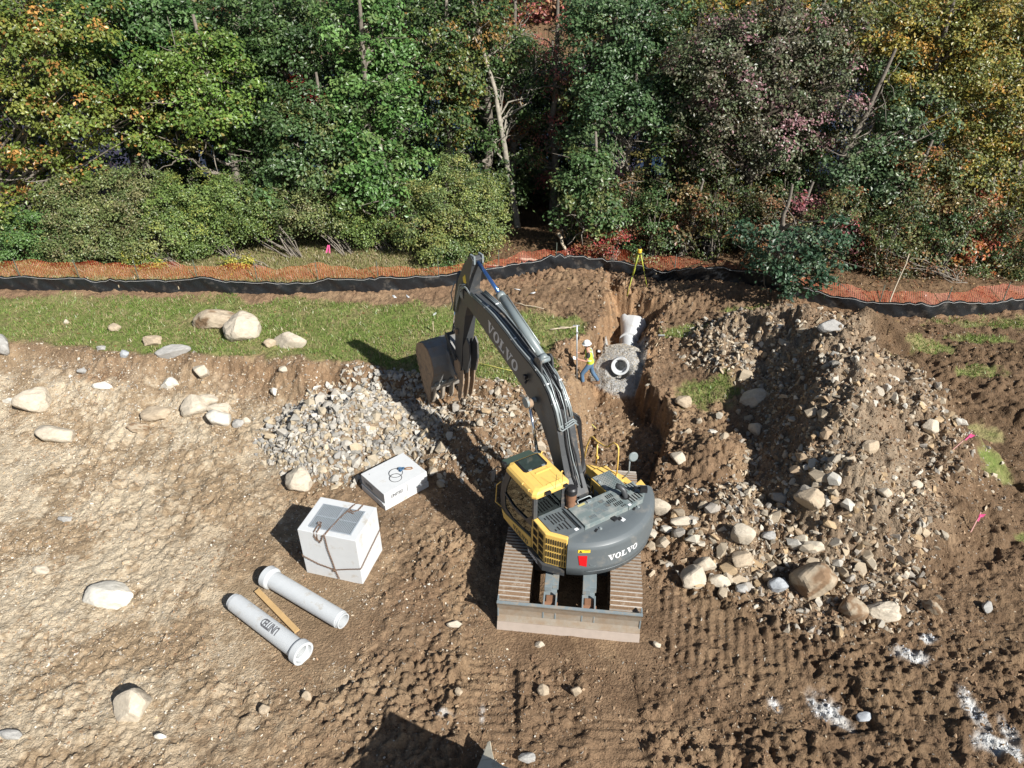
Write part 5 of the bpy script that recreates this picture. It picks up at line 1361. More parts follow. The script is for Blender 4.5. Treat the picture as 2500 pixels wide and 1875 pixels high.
for k in range(5):
    c = MB(); x = -.62 + k * .31
    c.prism([(6.42, 1.50), (6.56, 1.46), (6.66, 1.05), (6.64, .93), (6.60, .92), (6.50, 1.10)], x - .05, x + .05)
    bh(c, 'tooth', mat('worn_tooth', (.42, .36, .29), .6, metal=.2) if k == 0 else bpy.data.materials['worn_tooth'], bucket, .012)
# thumb on the inner side of the arm
c = MB()
for sx in (-.13, .13): c.prism([(5.36, 3.35), (5.12, 3.75), (4.98, 3.6), (4.98, 3.1), (5.16, 2.6), (5.42, 2.45)], sx - .025, sx + .025)
thumb = bh(c, 'thumb', m_gry, None, .008)
c = MB()
for sx in (-.18, .0, .18): c.prism([(5.30, 2.62), (5.52, 2.5), (5.62, 1.95), (5.74, 1.45), (5.66, 1.36), (5.50, 1.62), (5.36, 2.1)], sx - .02, sx + .02)
bh(c, 'thumb_tine', m_sand, thumb, .006)
# earth held in the bucket
so = MB()
random.seed(5)
for k in range(26):
    V, F = hull_rock(900 + k, 11, .8); s = random.uniform(.08, .24)
    so.add([(v[0] * s + random.uniform(-.6, .6), v[1] * s + random.uniform(6.45, 6.85), v[2] * s + random.uniform(1.55, 2.5)) for v in V], [tuple(f) for f in F])
load = so.xf(MH).build('soil', mat('loose_soil', (.26, .16, .09), .9, var=.3, scale=14, bump=.6, bscale=30), None, loc=EX)
tag(load, 'brown soil and stones held in the excavator bucket', 'soil', kind='stuff')
# ------------------------------------------------------------------ precast concrete, pipes and small things on site
random.seed(21)
m_conc = mat('white_concrete', (.60, .615, .62), .85, var=.07, scale=5, bump=.25, bscale=60, dirt=(.42, .37, .29), dirt_amt=.10, dscale=2.5)
m_pipe = mat('grey_concrete_pipe', (.52, .54, .55), .85, var=.06, scale=6, bump=.25, bscale=70, dirt=(.36, .31, .24), dirt_amt=.08, dscale=3)
m_ink = mat('faded_black_stencil', (.10, .10, .11), .8, var=.3, scale=30)
m_galv = mat('galvanised_steel', (.55, .60, .64), .4, metal=.5, var=.1)
m_chain = mat('rusty_chain_steel', (.19, .12, .08), .6, metal=.3, var=.4, scale=25)
m_wood = mat('sawn_timber', (.50, .33, .15), .75, var=.2, scale=8, bump=.2)
m_oldwood = mat('weathered_stake', (.55, .45, .30), .8, var=.2)
m_dead = mat('bare_dead_wood', (.50, .42, .31), .85, var=.2)


def gz(x, y): return float(surface(np.array([x]), np.array([y]))[0])


def obj_thing(mb, name, m_, label, cat, loc=(0, 0, 0), rz=0.0, bevel=0.0, group=None):
    o = mb.build(name, m_, None, bevel, loc, rz); return tag(o, label, cat, group)


# -- catch basin with its grate (front left corner is the origin)
yb = R_(-14.8); bx_, by0 = -5.05, 12.13
basin = empty('catch_basin', (bx_, by0, 0), yb, 'white concrete catch basin cube with a steel grate on top', 'catch basin')
W, D_, Hh_ = 1.50, 1.17, 1.45
t = MB()
# body with the top opening left free for the grate
gx0, gx1, gy0, gy1 = .20, 1.30, .15, .97
t.add([(0, 0, -.1), (W, 0, -.1), (W, D_, -.1), (0, D_, -.1), (-.0, 0, Hh_), (W, 0, Hh_), (W, D_, Hh_), (0, D_, Hh_),
       (gx0, gy0, Hh_), (gx1, gy0, Hh_), (gx1, gy1, Hh_), (gx0, gy1, Hh_), (gx0, gy0, Hh_ - .6), (gx1, gy0, Hh_ - .6), (gx1, gy1, Hh_ - .6), (gx0, gy1, Hh_ - .6)],
      [(0, 3, 2, 1), (0, 1, 5, 4), (1, 2, 6, 5), (2, 3, 7, 6), (3, 0, 4, 7), (4, 5, 9, 8), (5, 6, 10, 9), (6, 7, 11, 10), (7, 4, 8, 11), (8, 9, 13, 12), (9, 10, 14, 13), (10, 11, 15, 14), (11, 8, 12, 15), (12, 13, 14, 15)])
t.build('basin_body', m_conc, basin, .014)
g_ = MB()
for k in range(26): g_.box((gx0 + .03 + (gx1 - gx0 - .06) * k / 25, (gy0 + gy1) / 2, Hh_ - .012), (.015, gy1 - gy0 - .03, .05))
for y in (gy0 + .012, (gy0 + gy1) / 2, gy1 - .012): g_.box(((gx0 + gx1) / 2, y, Hh_ - .02), (gx1 - gx0 - .005, .016, .045))
for x in (gx0 + .008, (gx0 + gx1) / 2, gx1 - .008): g_.box((x, (gy0 + gy1) / 2, Hh_ - .014), (.018, gy1 - gy0 - .03, .054))
g_.build('grate', m_galv, basin)


def chain(mb, pts, pitch=.042, r=.0065, w=.0145):
    P = [Vector(p) for p in pts]; L_ = [0]
    for i in range(1, len(P)): L_.append(L_[-1] + (P[i] - P[i - 1]).length)
    n_ = int(L_[-1] / pitch)
    for k in range(n_):
        s = (k + .5) * pitch; i = max(j for j in range(len(P) - 1) if L_[j] <= s); f = (s - L_[i]) / (L_[i + 1] - L_[i])
        c = P[i].lerp(P[i + 1], f); t_ = (P[i + 1] - P[i]).normalized(); u = t_.cross(Vector((0, 0, 1)))
        if u.length < .2: u = t_.cross(Vector((1, 0, 0)))
        u.normalize(); v = t_.cross(u)
        a = u if k % 2 else v
        ring_ = [c + t_ * (pitch * .68 * math.cos(q)) + a * (w * math.sin(q)) for q in [2 * math.pi * j / 8 for j in range(9)]]
        mb.tube(ring_, r, 5, caps=False)


ch = MB(); z1 = Hh_ + .018
chain(ch, [(.98, D_ + .02, .9), (.98, D_ + .02, z1 - .02), (.93, D_ - .1, z1), (.80, .55, z1), (.72, .05, z1), (.71, -.02, Hh_ - .02), (.73, -.022, 1.0), (.80, -.022, .55), (.83, -.022, .30), (.90, -.03, .05)])
chain(ch, [(-.022, .6, .62), (-.022, .0, .60), (.02, -.022, .59), (.4, -.022, .42), (.82, -.022, .33), (1.2, -.022, .46), (1.50, -.022, .55), (1.522, .02, .56), (1.522, .6, .66), (1.522, 1.15, .74), (1.48, 1.192, .74)])
chain(ch, [(.74, .10, z1), (.66, -.02, Hh_ - .02), (.62, -.022, Hh_ - .16), (.55, -.022, Hh_ - .26), (.50, -.022, Hh_ - .16), (.50, .02, z1), (.50, .22, z1), (.46, .26, z1 + .01), (.42, .2, z1), (.43, .02, z1), (.44, -.022, Hh_ - .1), (.50, -.022, Hh_ - .24)], .04)
chain(ch, [(1.16, D_ + .02, 1.25), (1.16, D_ + .01, z1), (1.12, .95, z1), (1.02, .86, z1), (.95, .90, z1), (.90, .84, z1), (1.0, .82, z1), (1.08, .80, z1)], .04)
ch.lathe([(.045, -.012), (.058, 0), (.045, .012)], 12, (.44, .28, Hh_ + .05), (0, .2, 1)); ch.lathe([(.03, -.012), (.045, 0), (.03, .012)], 10, (.80, -.035, .31), (0, 1, 0))
obj_thing(ch, 'chain', m_chain, 'rusty lifting chain wrapped round the grated concrete basin', 'chain', (bx_, by0, 0), yb)

# -- flat slab unit with a recessed rim
ys = R_(42.3); sx0, sy0 = -3.43, 14.33
slab = empty('concrete_slab', (sx0, sy0, -.04), ys, 'low white precast concrete slab unit with stencilled sides', 'slab')
t = MB()
t.box((.71, .575, .44), (1.42, 1.15, .32)); t.box((.71, .575, .14), (1.46, 1.18, .20)); t.box((.71, .575, .26), (1.36, 1.09, .06))
t.box((1.44, .30, .33), (.05, .16, .16)); t.box((-.01, .06, .22), (.06, .10, .06))
t.build('slab_body', m_conc, slab, .012)
t = MB(); text_on(t, 'UNITED', .14, lambda u, v, w: (.20 + u * .8, -.002 - w, .36 + v), .004); t.build('lettering', m_ink, slab)
t = MB(); text_on(t, 'UNITED', .14, lambda u, v, w: (-.002 - w, .98 - u * .8, .36 + v), .004); t.build('lettering', m_ink, slab)
t = MB(); t.box((.74, -.003, .42), (.012, .008, .24)); t.build('joint_line', m_ink, slab)
t = MB(); t.box((.17, .98, .601), (.03, .02, .003), rz=.4); t.build('lifting_mark', m_ink, slab)
sl2 = MB()
for (cx_, cy_, r) in ((.62, .35, .17), (.74, .52, .19)):
    sl2.tube([(cx_ + r * math.cos(a), cy_ + r * .95 * math.sin(a), .612 + .01 * math.sin(a)) for a in np.linspace(.3, 6.5, 26)], .0075, 6)
sling = obj_thing(sl2, 'lifting_sling', m_blk, 'black wire sling lying in loops on the white slab', 'sling', (sx0, sy0, -.04), ys)
t = MB(); t.tube([(.86, .58, .62), (.92, .60, .66), (.98, .58, .62), (1.02, .52, .65), (.95, .50, .62), (.88, .55, .66)], .022, 8); t.box((.90, .50, .63), (.10, .05, .04), rz=.4)
t.build('shackle', mat('blue_shackle', (.05, .12, .22), .45), sling, .006)
t = MB(); t.tube([(1.02, .50, .63), (1.10, .45, .65), (1.19, .41, .63), (1.20, .36, .62), (1.14, .36, .62), (1.04, .43, .63), (1.0, .48, .63)], .016, 8)
t.build('hook', mat('brown_hook', (.30, .17, .09), .6), sling)


# -- two concrete pipes and the plank between them
def pipe(a, b, label, text=None, bell_at_b=True):
    """a = plain end, b = bell end (centre line on the ground plane)"""
    a = Vector((a[0], a[1], 0)); b = Vector((b[0], b[1], 0)); L_ = (b - a).length
    ang = math.atan2((b - a).y, (b - a).x)
    root = empty('concrete_pipe', (a.x, a.y, .235), ang, label, 'pipe', 'concrete pipes on the ground')
    r, ri, rb_ = .205, .155, .268
    t = MB()
    t.lathe([(ri, 0), (r - .025, 0), (r - .025, .05), (r - .012, .055), (r - .012, .085), (r, .095), (r + .004, L_ * .5), (r + .008, L_ - .25), (rb_ - .012, L_ - .20), (rb_, L_ - .17), (rb_, L_ - .01), (rb_ - .012, L_), (rb_ - .055, L_), (ri + .045, L_ - .10), (ri + .03, L_ - .105), (ri, L_ - .11), (ri, 0)], 44, (0, 0, 0), (1, 0, 0))
    t.build('pipe_barrel', m_pipe, root)
    if text:
        t = MB()
        def mp(u, v, w):
            th = R_(103) - v / r      # angle round the barrel
            rr = r + .007 + w
            return (L_ * .69 - u * .56, -rr * math.cos(th), rr * math.sin(th))
        text_on(t, text, .26, mp, .010, .001)
        t.build('lettering', m_ink, root)
    return root


pipe((-6.46, 11.05), (-4.47, 9.62), 'concrete pipe with faded lettering lying nearest the camera, bell end forward', 'UNITED')
pipe((-3.79, 10.48), (-5.89, 11.80), 'plain concrete pipe behind the lettered one, bell end at the back')
t = MB(); t.box((0, 0, .05), (1.72, .13, .045)); obj_thing(t, 'plank', m_wood, 'pale timber plank lying between the two concrete pipes', 'plank', (-5.45, 10.92, gz(-5.45, 10.92) + .02), R_(-43), .004)

# -- pipework in the pit
fl = empty('flared_end_section', (4.60, 24.35, -.36), R_(-15), 'white flared concrete outlet section at the far end of the pit', 'pipe outlet')
t = MB(); secs = []
for i, (y, rx, top_) in enumerate(((0, .34, 1.0), (.18, .345, 1.0), (.5, .39, .92), (.9, .45, .80), (1.3, .52, .72), (1.62, .58, .66))):
    ring_ = []
    for k in range(25):
        a = math.pi * 2 * k / 24 + math.pi / 2
        z = math.sin(a) * (.34 + .02 * i); x = math.cos(a) * rx
        if i > 4 and .35 < abs(x) and z > 0: z += .16
        ring_.append((x, y, z * (1 if z < 0 else top_)))
    secs.append(ring_)
V = [p for r in secs for p in r]; F = [(i * 25 + k, i * 25 + k + 1, (i + 1) * 25 + k + 1, (i + 1) * 25 + k) for i in range(5) for k in range(24)]
t.add(V, F, True)
inn_ = [(p[0] * .84, p[1], p[2] * .84) for p in V]; t.add(inn_, [f[::-1] for f in F], True)
b0 = 5 * 25; t.add([V[b0 + k] for k in range(25)] + [inn_[b0 + k] for k in range(25)], [(k, k + 1, 26 + k, 25 + k) for k in range(24)])
t.build('flared_trough', m_conc, fl)
t = MB(); t.lathe([(.27, -.08), (.375, -.08), (.375, .03), (.34, .05)], 36, (0, 0, 0), (0, 1, 0)); t.build('collar', m_conc, fl)
pp = MB(); pp.lathe([(.24, 0), (.29, 0), (.29, 1.6), (.24, 1.6)], 36, (4.36, 22.9, -.42), (.14, 1, .04))
obj_thing(pp, 'concrete_pipe', m_pipe, 'concrete pipe running under the grey gravel to the flared outlet', 'pipe')
pb = MB(); pb.lathe([(.19, .9), (.19, .14), (.235, .13), (.245, .0), (.315, -.01), (.325, .02), (.325, .22), (.27, .34), (.265, 1.0)], 40, (3.84, 21.48, .20), (.17, 1, -.42))
pb.lathe([(0, .85), (.20, .85)], 24, (3.84, 21.48, .20), (.17, 1, -.42))
obj_thing(pb, 'concrete_pipe', m_pipe, 'open bell end of a concrete pipe sticking out of the grey gravel', 'pipe')

# -- silt fence: black fabric on stakes
m_silt = mat('black_silt_fabric', (.016, .018, .021), .32, var=.3, scale=4, bump=.7, bscale=7, dirt=(.10, .085, .07), dirt_amt=.15, dscale=2)
FX = [p[0] for p in FENCE]; FY = [p[1] for p in FENCE]
sil = empty('silt_fence', (0, 0, 0), 0, 'long black fabric silt fence along the back of the site', 'fence')
xs = np.arange(-24, 24.01, .10); fyv = np.interp(xs, FX, FY); fyv = np.convolve(np.pad(fyv, 4, 'edge'), np.ones(9) / 9, 'valid')
V, F = [], []; rows = 7
for i, (x, y) in enumerate(zip(xs, fyv)):
    z0 = gz(x, y - .02) - .06
    ph = (x % 2.4) / 2.4; sag = .05 * math.sin(ph * math.pi) + .02 * math.sin(x * 3.7)
    hgt = .66 - sag + .05 * math.sin(x * .9)
    for j in range(rows):
        v = j / (rows - 1)
        bul = .05 * math.sin(math.pi * v) * (math.sin(x * 5.1 + v * 2) * .6 + math.sin(x * 2.3) + .5 * math.sin(x * 11 + v * 7)) - .04 * v
        V.append((x, y + bul, z0 + v * hgt))
nr = len(xs)
F = [(i * rows + j, (i + 1) * rows + j, (i + 1) * rows + j + 1, i * rows + j + 1) for i in range(nr - 1) for j in range(rows - 1)]
b_ = len(V); V2 = [(p[0], p[1] + .012, p[2]) for p in V]
sfab = link('fabric', np_mesh('fabric', V + V2, F + [tuple(b_ + k for k in f[::-1]) for f in F], m_silt, True), sil)
topz = [V[i * rows + rows - 1] for i in range(nr)]
t = MB(); t.tube([(p[0], p[1] - .022, p[2] - .055) for p in topz[::2]], .0055, 5); t.build('string_line', mat('white_string', (.62, .62, .6), .6), sil)
for k, x in enumerate(np.arange(-22.8, 23, 2.4)):
    i = int(np.argmin(abs(xs - x))); p = topz[i]
    t = MB(); t.box((p[0], p[1] + .10, p[2] - .50), (.035, .03, .76)); t.build('stake', m_oldwood, sil)

# -- orange safety net behind it
nm = bpy.data.materials.new('orange_net'); nm.use_nodes = True
N = nm.node_tree.nodes; L = nm.node_tree.links; bs_ = N['Principled BSDF']; bs_.inputs['Base Color'].default_value = (.72, .13, .06, 1); bs_.inputs['Roughness'].default_value = .5
tr2 = N.new('ShaderNodeBsdfTransparent'); mxs = N.new('ShaderNodeMixShader'); at_ = N.new('ShaderNodeAttribute'); at_.attribute_name = 'cell'
sp_ = N.new('ShaderNodeSeparateXYZ'); L.new(at_.outputs['Vector'], sp_.inputs[0])
def frac_lt(sock, scale, wd):
    a = N.new('ShaderNodeMath'); a.operation = 'MULTIPLY'; a.inputs[1].default_value = scale; L.new(sock, a.inputs[0])
    b = N.new('ShaderNodeMath'); b.operation = 'FRACT'; L.new(a.outputs[0], b.inputs[0])
    c = N.new('ShaderNodeMath'); c.operation = 'LESS_THAN'; c.inputs[1].default_value = wd; L.new(b.outputs[0], c.inputs[0]); return c.outputs[0]
o1 = frac_lt(sp_.outputs[0], 14.0, .085); o2 = frac_lt(sp_.outputs[1], 16.0, .10)
mxm = N.new('ShaderNodeMath'); mxm.operation = 'MAXIMUM'; L.new(o1, mxm.inputs[0]); L.new(o2, mxm.inputs[1])
L.new(mxm.outputs[0], mxs.inputs[0]); L.new(tr2.outputs[0], mxs.inputs[1]); L.new(bs_.outputs[0], mxs.inputs[2]); L.new(mxs.outputs[0], N['Material Output'].inputs[0])
net = empty('safety_fence', (0, 0, 0), 0, 'sagging orange plastic net fence behind the black silt fence', 'fence')
xs2 = np.arange(-24, 24.01, .12); ny_ = np.interp(xs2, FX, FY); ny_ = np.convolve(np.pad(ny_, 6, 'edge'), np.ones(13) / 13, 'valid')
V, F, A = [], [], []; rows = 6
for i, (x, y) in enumerate(zip(xs2, ny_)):
    off = np.interp(x, [-24, -8, -3, 0, 8, 11, 24], [.95, .9, .75, .75, .6, .55, .6])
    yy = y + off; z0 = gz(x, yy) - .02
    hgt = np.interp(x, [-24, -7, -3.5, 0, 2, 5, 8, 12, 24], [.50, .42, .30, .45, .6, .85, .6, .5, .5]) + .07 * math.sin(x * 2.1) + .04 * math.sin(x * 5.3)
    for j in range(rows):
        v = j / (rows - 1)
        ln = np.interp(x, [-24, -6, 0, 3, 9, 12, 24], [.85, .7, .35, .15, .15, .5, .6]); V.append((x, yy + .10 * math.sin(x * 1.7 + v * 2) * v + .03 * math.sin(x * 6 + v * 5) + ln * v, z0 + hgt * v)); A.append((x, (hgt + ln) * v, 0))
F = [(i * rows + j, (i + 1) * rows + j, (i + 1) * rows + j + 1, i * rows + j + 1) for i in range(len(xs2) - 1) for j in range(rows - 1)]
me = np_mesh('netting', V, F, nm, True); a_ = me.attributes.new('cell', 'FLOAT_VECTOR', 'POINT'); a_.data.foreach_set('vector', np.array(A, np.float32).ravel())
link('netting', me, net)
for x in np.arange(-22.6, 23, 2.45):
    y = float(np.interp(x, xs2, ny_)) + float(np.interp(x, [-24, -8, -3, 0, 8, 11, 24], [.95, .9, .75, .75, .6, .55, .6]))
    t = MB(); t.box((x, y + .06, gz(x, y) + .42), (.028, .028, .95)); t.build('post', mat('grey_net_post', (.12, .14, .11), .7) if x < -22.5 else bpy.data.materials['grey_net_post'], net)

# -- laser level on its tripod
tx_, ty_ = 5.12, 26.78; tz_ = gz(tx_, ty_)
m_tri = mat('yellow_green_paint', (.42, .46, .06), .45, var=.1); m_alu = mat('bare_aluminium', (.6, .62, .62), .35, metal=.6)
tri = empty('tripod', (tx_, ty_, tz_), 0, 'yellow-green surveying tripod standing in front of the black fence', 'tripod')
for k, a in enumerate((100, 215, 335)):
    d = Vector((math.cos(R_(a)), math.sin(R_(a)), 0)); ft = d * .46; fz = gz(tx_ + ft.x, ty_ + ft.y) - tz_
    tp = Vector((0, 0, 1.38)) + d * .06; f_ = Vector((ft.x, ft.y, fz)); md = tp.lerp(f_, .52); s_ = Vector((-d.y, d.x, 0)) * .022
    t = MB(); t.tube([tp + s_, md + s_ * .7], .017, 7); t.tube([tp - s_, md - s_ * .7], .017, 7); lg = t.build('leg', m_tri, tri)
    t = MB(); t.tube([md, f_], .018, 7); t.build('lower_leg', m_tri, lg); t = MB(); t.box(tuple(md), (.07, .05, .05)); t.build('clamp', m_blk, lg)
t = MB(); t.lathe([(0, 1.36), (.085, 1.36), (.085, 1.42), (0, 1.42)], 16); t.build('tripod_head', m_blk, tri)
lv = MB(); lv.lathe([(0, .0), (.085, 0), (.09, .13), (.07, .16), (0, .16)], 14)
lvl = obj_thing(lv, 'laser_level', mat('yellow_instrument', (.72, .50, .04), .4), 'yellow laser level with a dark turning head on the tripod', 'laser level', (tx_, ty_, tz_ + 1.42))
t = MB(); t.lathe([(0, .16), (.05, .16), (.055, .24), (.03, .26), (0, .26)], 12); t.build('laser_head', m_blk, lvl)

# -- stakes, sticks, shovel, string and scraps
def stick(name, a, b, r, m_, label, cat, group=None, bend=.05):
    a = Vector((a[0], a[1], gz(*a[:2]) + a[2])); b = Vector((b[0], b[1], gz(*b[:2]) + b[2])); t = MB()
    pts = [a.lerp(b, i / 5) + Vector((random.uniform(-bend, bend), random.uniform(-bend, bend), random.uniform(0, bend * .5))) * (0 < i < 5) for i in range(6)]
    t.tube([p - a for p in pts], [r, r, r * .9, r * .8, r * .7, r * .5], 6)
    return obj_thing(t, name, m_, label, cat, tuple(a), group=group)


stick('branch', (1.37, 22.63, .05), (2.35, 22.85, .08), .028, m_dead, 'pale bare branch lying on the lawn left of the pit', 'branch')
stick('branch', (1.7, 22.95, .05), (2.15, 22.72, .06), .02, m_dead, 'short forked piece beside the pale branch on the lawn', 'branch')
stick('board', (2.62, 22.85, .04), (3.02, 22.62, .05), .032, m_oldwood, 'short pale board at the edge of the pit', 'board', bend=.0)
stick('branch', (.1, 24.5, .04), (1.2, 24.0, .06), .022, m_dead, 'grey fallen branch on the bare soil in front of the fence', 'branch')
stick('branch', (-1.1, 27.9, .08), (.6, 27.75, .05), .035, m_dead, 'long pale fallen branch behind the net near the gap', 'branch')
stick('log', (.3, 28.6, .1), (1.1, 28.3, .1), .07, m_dead, 'splintered pale log at the foot of the dark gap', 'log')
stick('log', (2.0, 29.4, .9), (2.45, 28.6, .1), .08, m_dead, 'broken bleached stump leaning in the dark gap', 'log')
stick('branch', (2.4, 28.6, .1), (3.4, 28.4, .35), .04, m_dead, 'tangle of pale roots right of the bleached stump', 'branch', bend=.15)
stick('branch', (3.4, 28.9, 0), (4.0, 28.5, .9), .02, m_dead, 'thin grey stem rising over the net under the red undergrowth', 'branch')
stick('branch', (6.9, 24.7, .0), (6.95, 24.6, .5), .012, m_dead, 'thin twig standing upright in the soil below the fence', 'branch')
stick('branch', (14.9, 12.5, .08), (16.2, 11.6, .05), .03, mat('dark_root', (.08, .055, .04), .9), 'dark root lying on the mud at the right edge', 'branch')
stick('branch', (10.4, 25.4, .1), (11.3, 26.2, .7), .025, m_dead, 'slanting grey branch beside the dark oak sapling', 'branch')
stick('branch', (14.4, 24.4, .0), (14.9, 25.0, 1.9), .03, m_dead, 'pale slender dead stem standing at the right part of the net', 'branch', bend=.08)
for (x, y, h_, lean, lab, m_, cat) in ((-2.84, 22.56, .42, .02, 'short pale survey stake in the lawn left of the excavator arm', m_oldwood, 'stake'), (-3.41, 28.98, .45, .05, 'thin pale stake in the dry grass before the yellow-green shrub', m_oldwood, 'stake')):
    t = MB(); t.prism([(-.02, -.1), (.02, -.1), (.02, h_), (-.02, h_)], -.012, .012); t.xf(Matrix.Rotation(lean, 4, 'Y')); obj_thing(t, 'survey_stake', m_, lab, cat, (x, y, gz(x, y)))
m_pink = mat('pink_ribbon', (.85, .12, .32), .5)
for (x, y, h_, lean, lab) in ((12.2, 15.5, .65, .5, 'leaning stake with a pink ribbon at the right foot of the ridge'), (11.72, 13.15, .62, .02, 'upright stake with a pink ribbon in the mud near the right edge')):
    root = empty('survey_stake', (x, y, gz(x, y)), 0, lab, 'stake')
    t = MB(); t.box((0, 0, h_ / 2), (.03, .02, h_ + .1)); t.xf(Matrix.Rotation(lean, 4, 'Y')); t.build('stake', mat('pinkish_lath', (.62, .36, .32), .7) if lean > .1 else bpy.data.materials['pinkish_lath'], root)
    t = MB(); t.add([(-.02, -.02, h_), (.12, -.04, h_ + .03), (.10, -.02, h_ - .10), (-.02, -.02, h_ - .08)], [(0, 1, 2, 3)]); t.add([(.0, -.025, h_), (.03, -.03, h_ - .02), (.02, -.05, h_ - .22), (-.02, -.04, h_ - .2)], [(0, 1, 2, 3)]); t.xf(Matrix.Rotation(lean, 4, 'Y')); t.build('ribbon', m_pink, root)
t = MB(); t.add([(0, 0, 0), (.05, 0, .02), (.03, -.02, -.35), (-.03, -.02, -.32)], [(0, 1, 2, 3)]); t.add([(0, 0, 0), (-.04, 0, .02), (-.16, -.03, -.30), (-.10, -.03, -.33)], [(0, 1, 2, 3)])
obj_thing(t, 'ribbon', m_pink, 'pink flagging ribbon tied in the shrubs above the dry grass', 'ribbon', (-7.6, 27.8, 2.2))
t = MB(); t.box((0, 0, 0), (.24, .02, .20), rot=Matrix.Rotation(.7, 3, 'X')); sh_ = obj_thing(t, 'shovel', m_galv, 'steel shovel stuck in the turf right of the pit', 'shovel', (5.52, 23.0, gz(5.52, 23.0) + .10))
t = MB(); t.tube([(-.03, -.06, -.02), (-.30, -.60, -.12)], .017, 7); t.build('handle', m_oldwood, sh_)
st_ = MB(); st_.tube([(-1.4, 20.42, gz(-1.4, 20.42) + .06), (-.2, 19.93, gz(-.2, 19.93) + .06), (1.0, 19.45, gz(1.0, 19.45) + .06), (2.8, 19.05, gz(2.8, 19.05) + .05)], .014, 6)
obj_thing(st_, 'string_line', mat('yellow_string', (.72, .66, .18), .6), 'taut yellow string running from the lawn into the trench', 'string')
V, F = hull_rock(77, 14, .5)
for (x, y, s, m_, lab) in ((3.25, 22.85, .14, m_white, 'white plastic sack with black mouth on the pit edge'), (3.02, 22.95, .07, m_white, 'small white cup on the grass beside the sack'), (2.16, 21.45, .17, m_white, 'white rag lying on the slope behind the levelling staff')):
    t = MB(); t.add([tuple(v * s) for v in V], [tuple(f) for f in F]); o = obj_thing(t, 'sack' if s == .14 else ('cup' if s < .1 else 'rag'), m_, lab, 'litter', (x, y, gz(x, y) + s * .4), bevel=.01)
    if s == .14: k = MB(); k.lathe([(0, .0), (.055, 0)], 12, (-.10, -.06, .06), (-.7, -.6, .3)); k.build('opening', m_void, o)
# white scraps caught along the fence
for k, (x, y) in enumerate(((-4.6, 25.2), (-4.1, 25.3), (.8, 25.4), (.2, 25.6), (-2.9, 23.9))):
    t = MB(); V, F = hull_rock(60 + k, 10, .3); t.add([(v[0] * .20, v[1] * .08, v[2] * .1) for v in V], [tuple(f) for f in F])
    obj_thing(t, 'scrap', m_conc, ('white scrap at the foot of the fence left of the boom tip', 'second white scrap at the fence foot nearer the boom', 'long white smear of scrap on bare soil right of the boom', 'small white scrap left of the long smear on bare soil', 'small white chip on the lawn left of the raised arm')[k], 'litter', (x, y, gz(x, y) + .02), random.uniform(0, 3))

# -- corner of a loader bucket at the bottom of the picture
m_cream = mat('cream_worn_steel', (.60, .555, .44), .6, var=.12, scale=5, dirt=(.40, .33, .24), dirt_amt=.22, dscale=4, bump=.1)
lb_ = empty('loader_bucket', (0, 6.2, 0), 0, 'cream-painted loader bucket, one curved corner reaching in at the bottom', 'loader bucket')
O_ = Vector((0, 6.2, 0))
def plate(mb, a, b, th):
    """strip between two 3D curves, th thick"""
    a = [Vector(p) - O_ for p in a]; b = [Vector(p) - O_ for p in b]
    for i in range(len(a) - 1):
        nrm_ = (a[i + 1] - a[i]).cross(b[i] - a[i])
        nrm_ = nrm_.normalized() * th if nrm_.length > 1e-6 else Vector((0, 0, th))
        q = [a[i], a[i + 1], b[i + 1], b[i]]
        mb.add(q + [p - nrm_ for p in q], [(0, 1, 2, 3), (7, 6, 5, 4), (0, 4, 5, 1), (1, 5, 6, 2), (2, 6, 7, 3), (3, 7, 4, 0)])
RE = [(-.405, 7.56, .44), (-.375, 7.38, .47), (-.33, 7.18, .52), (-.14, 7.00, .58), (.04, 6.86, .70), (.16, 6.70, .98)]
LE = [(-.44, 7.55, .42), (-.50, 7.36, .42), (-.56, 7.20, .42), (-.63, 7.02, .42), (-.72, 6.80, .42), (-.80, 6.60, .44)]
t = MB(); plate(t, RE, LE, .03)
plate(t, [(.16, 6.70, .98), (.27, 6.35, 1.6), (.34, 5.95, 2.3), (.37, 5.50, 3.25)], [(-.75, 5.6, .5), (-.45, 5.2, 1.4), (-.25, 4.8, 2.3), (-.12, 4.30, 3.25)], .04)
plate(t, [(-.80, 6.60, .44), (-.75, 5.6, .5)], [(.16, 6.70, .98), (.16, 6.70, .97)], .03)
t.build('shell', m_cream, lb_)
t = MB(); plate(t, LE, [(p[0] + .03, p[1], -.05) for p in LE], .03); t.build('side_plate', m_cream, lb_)
t = MB(); t.tube([Vector((a[0] * .55 + b[0] * .45, a[1] * .55 + b[1] * .45, a[2] * .55 + b[2] * .45 + .012)) - O_ for a, b in zip(RE[1:], LE[1:])], .012, 6); t.build('weld_seam', m_cream, lb_)
t = MB(); t.lathe([(0, .012), (.03, .012), (.035, 0)], 12, tuple(Vector((-.18, 6.97, .555)) - O_)); t.build('bolt', m_cream, lb_)
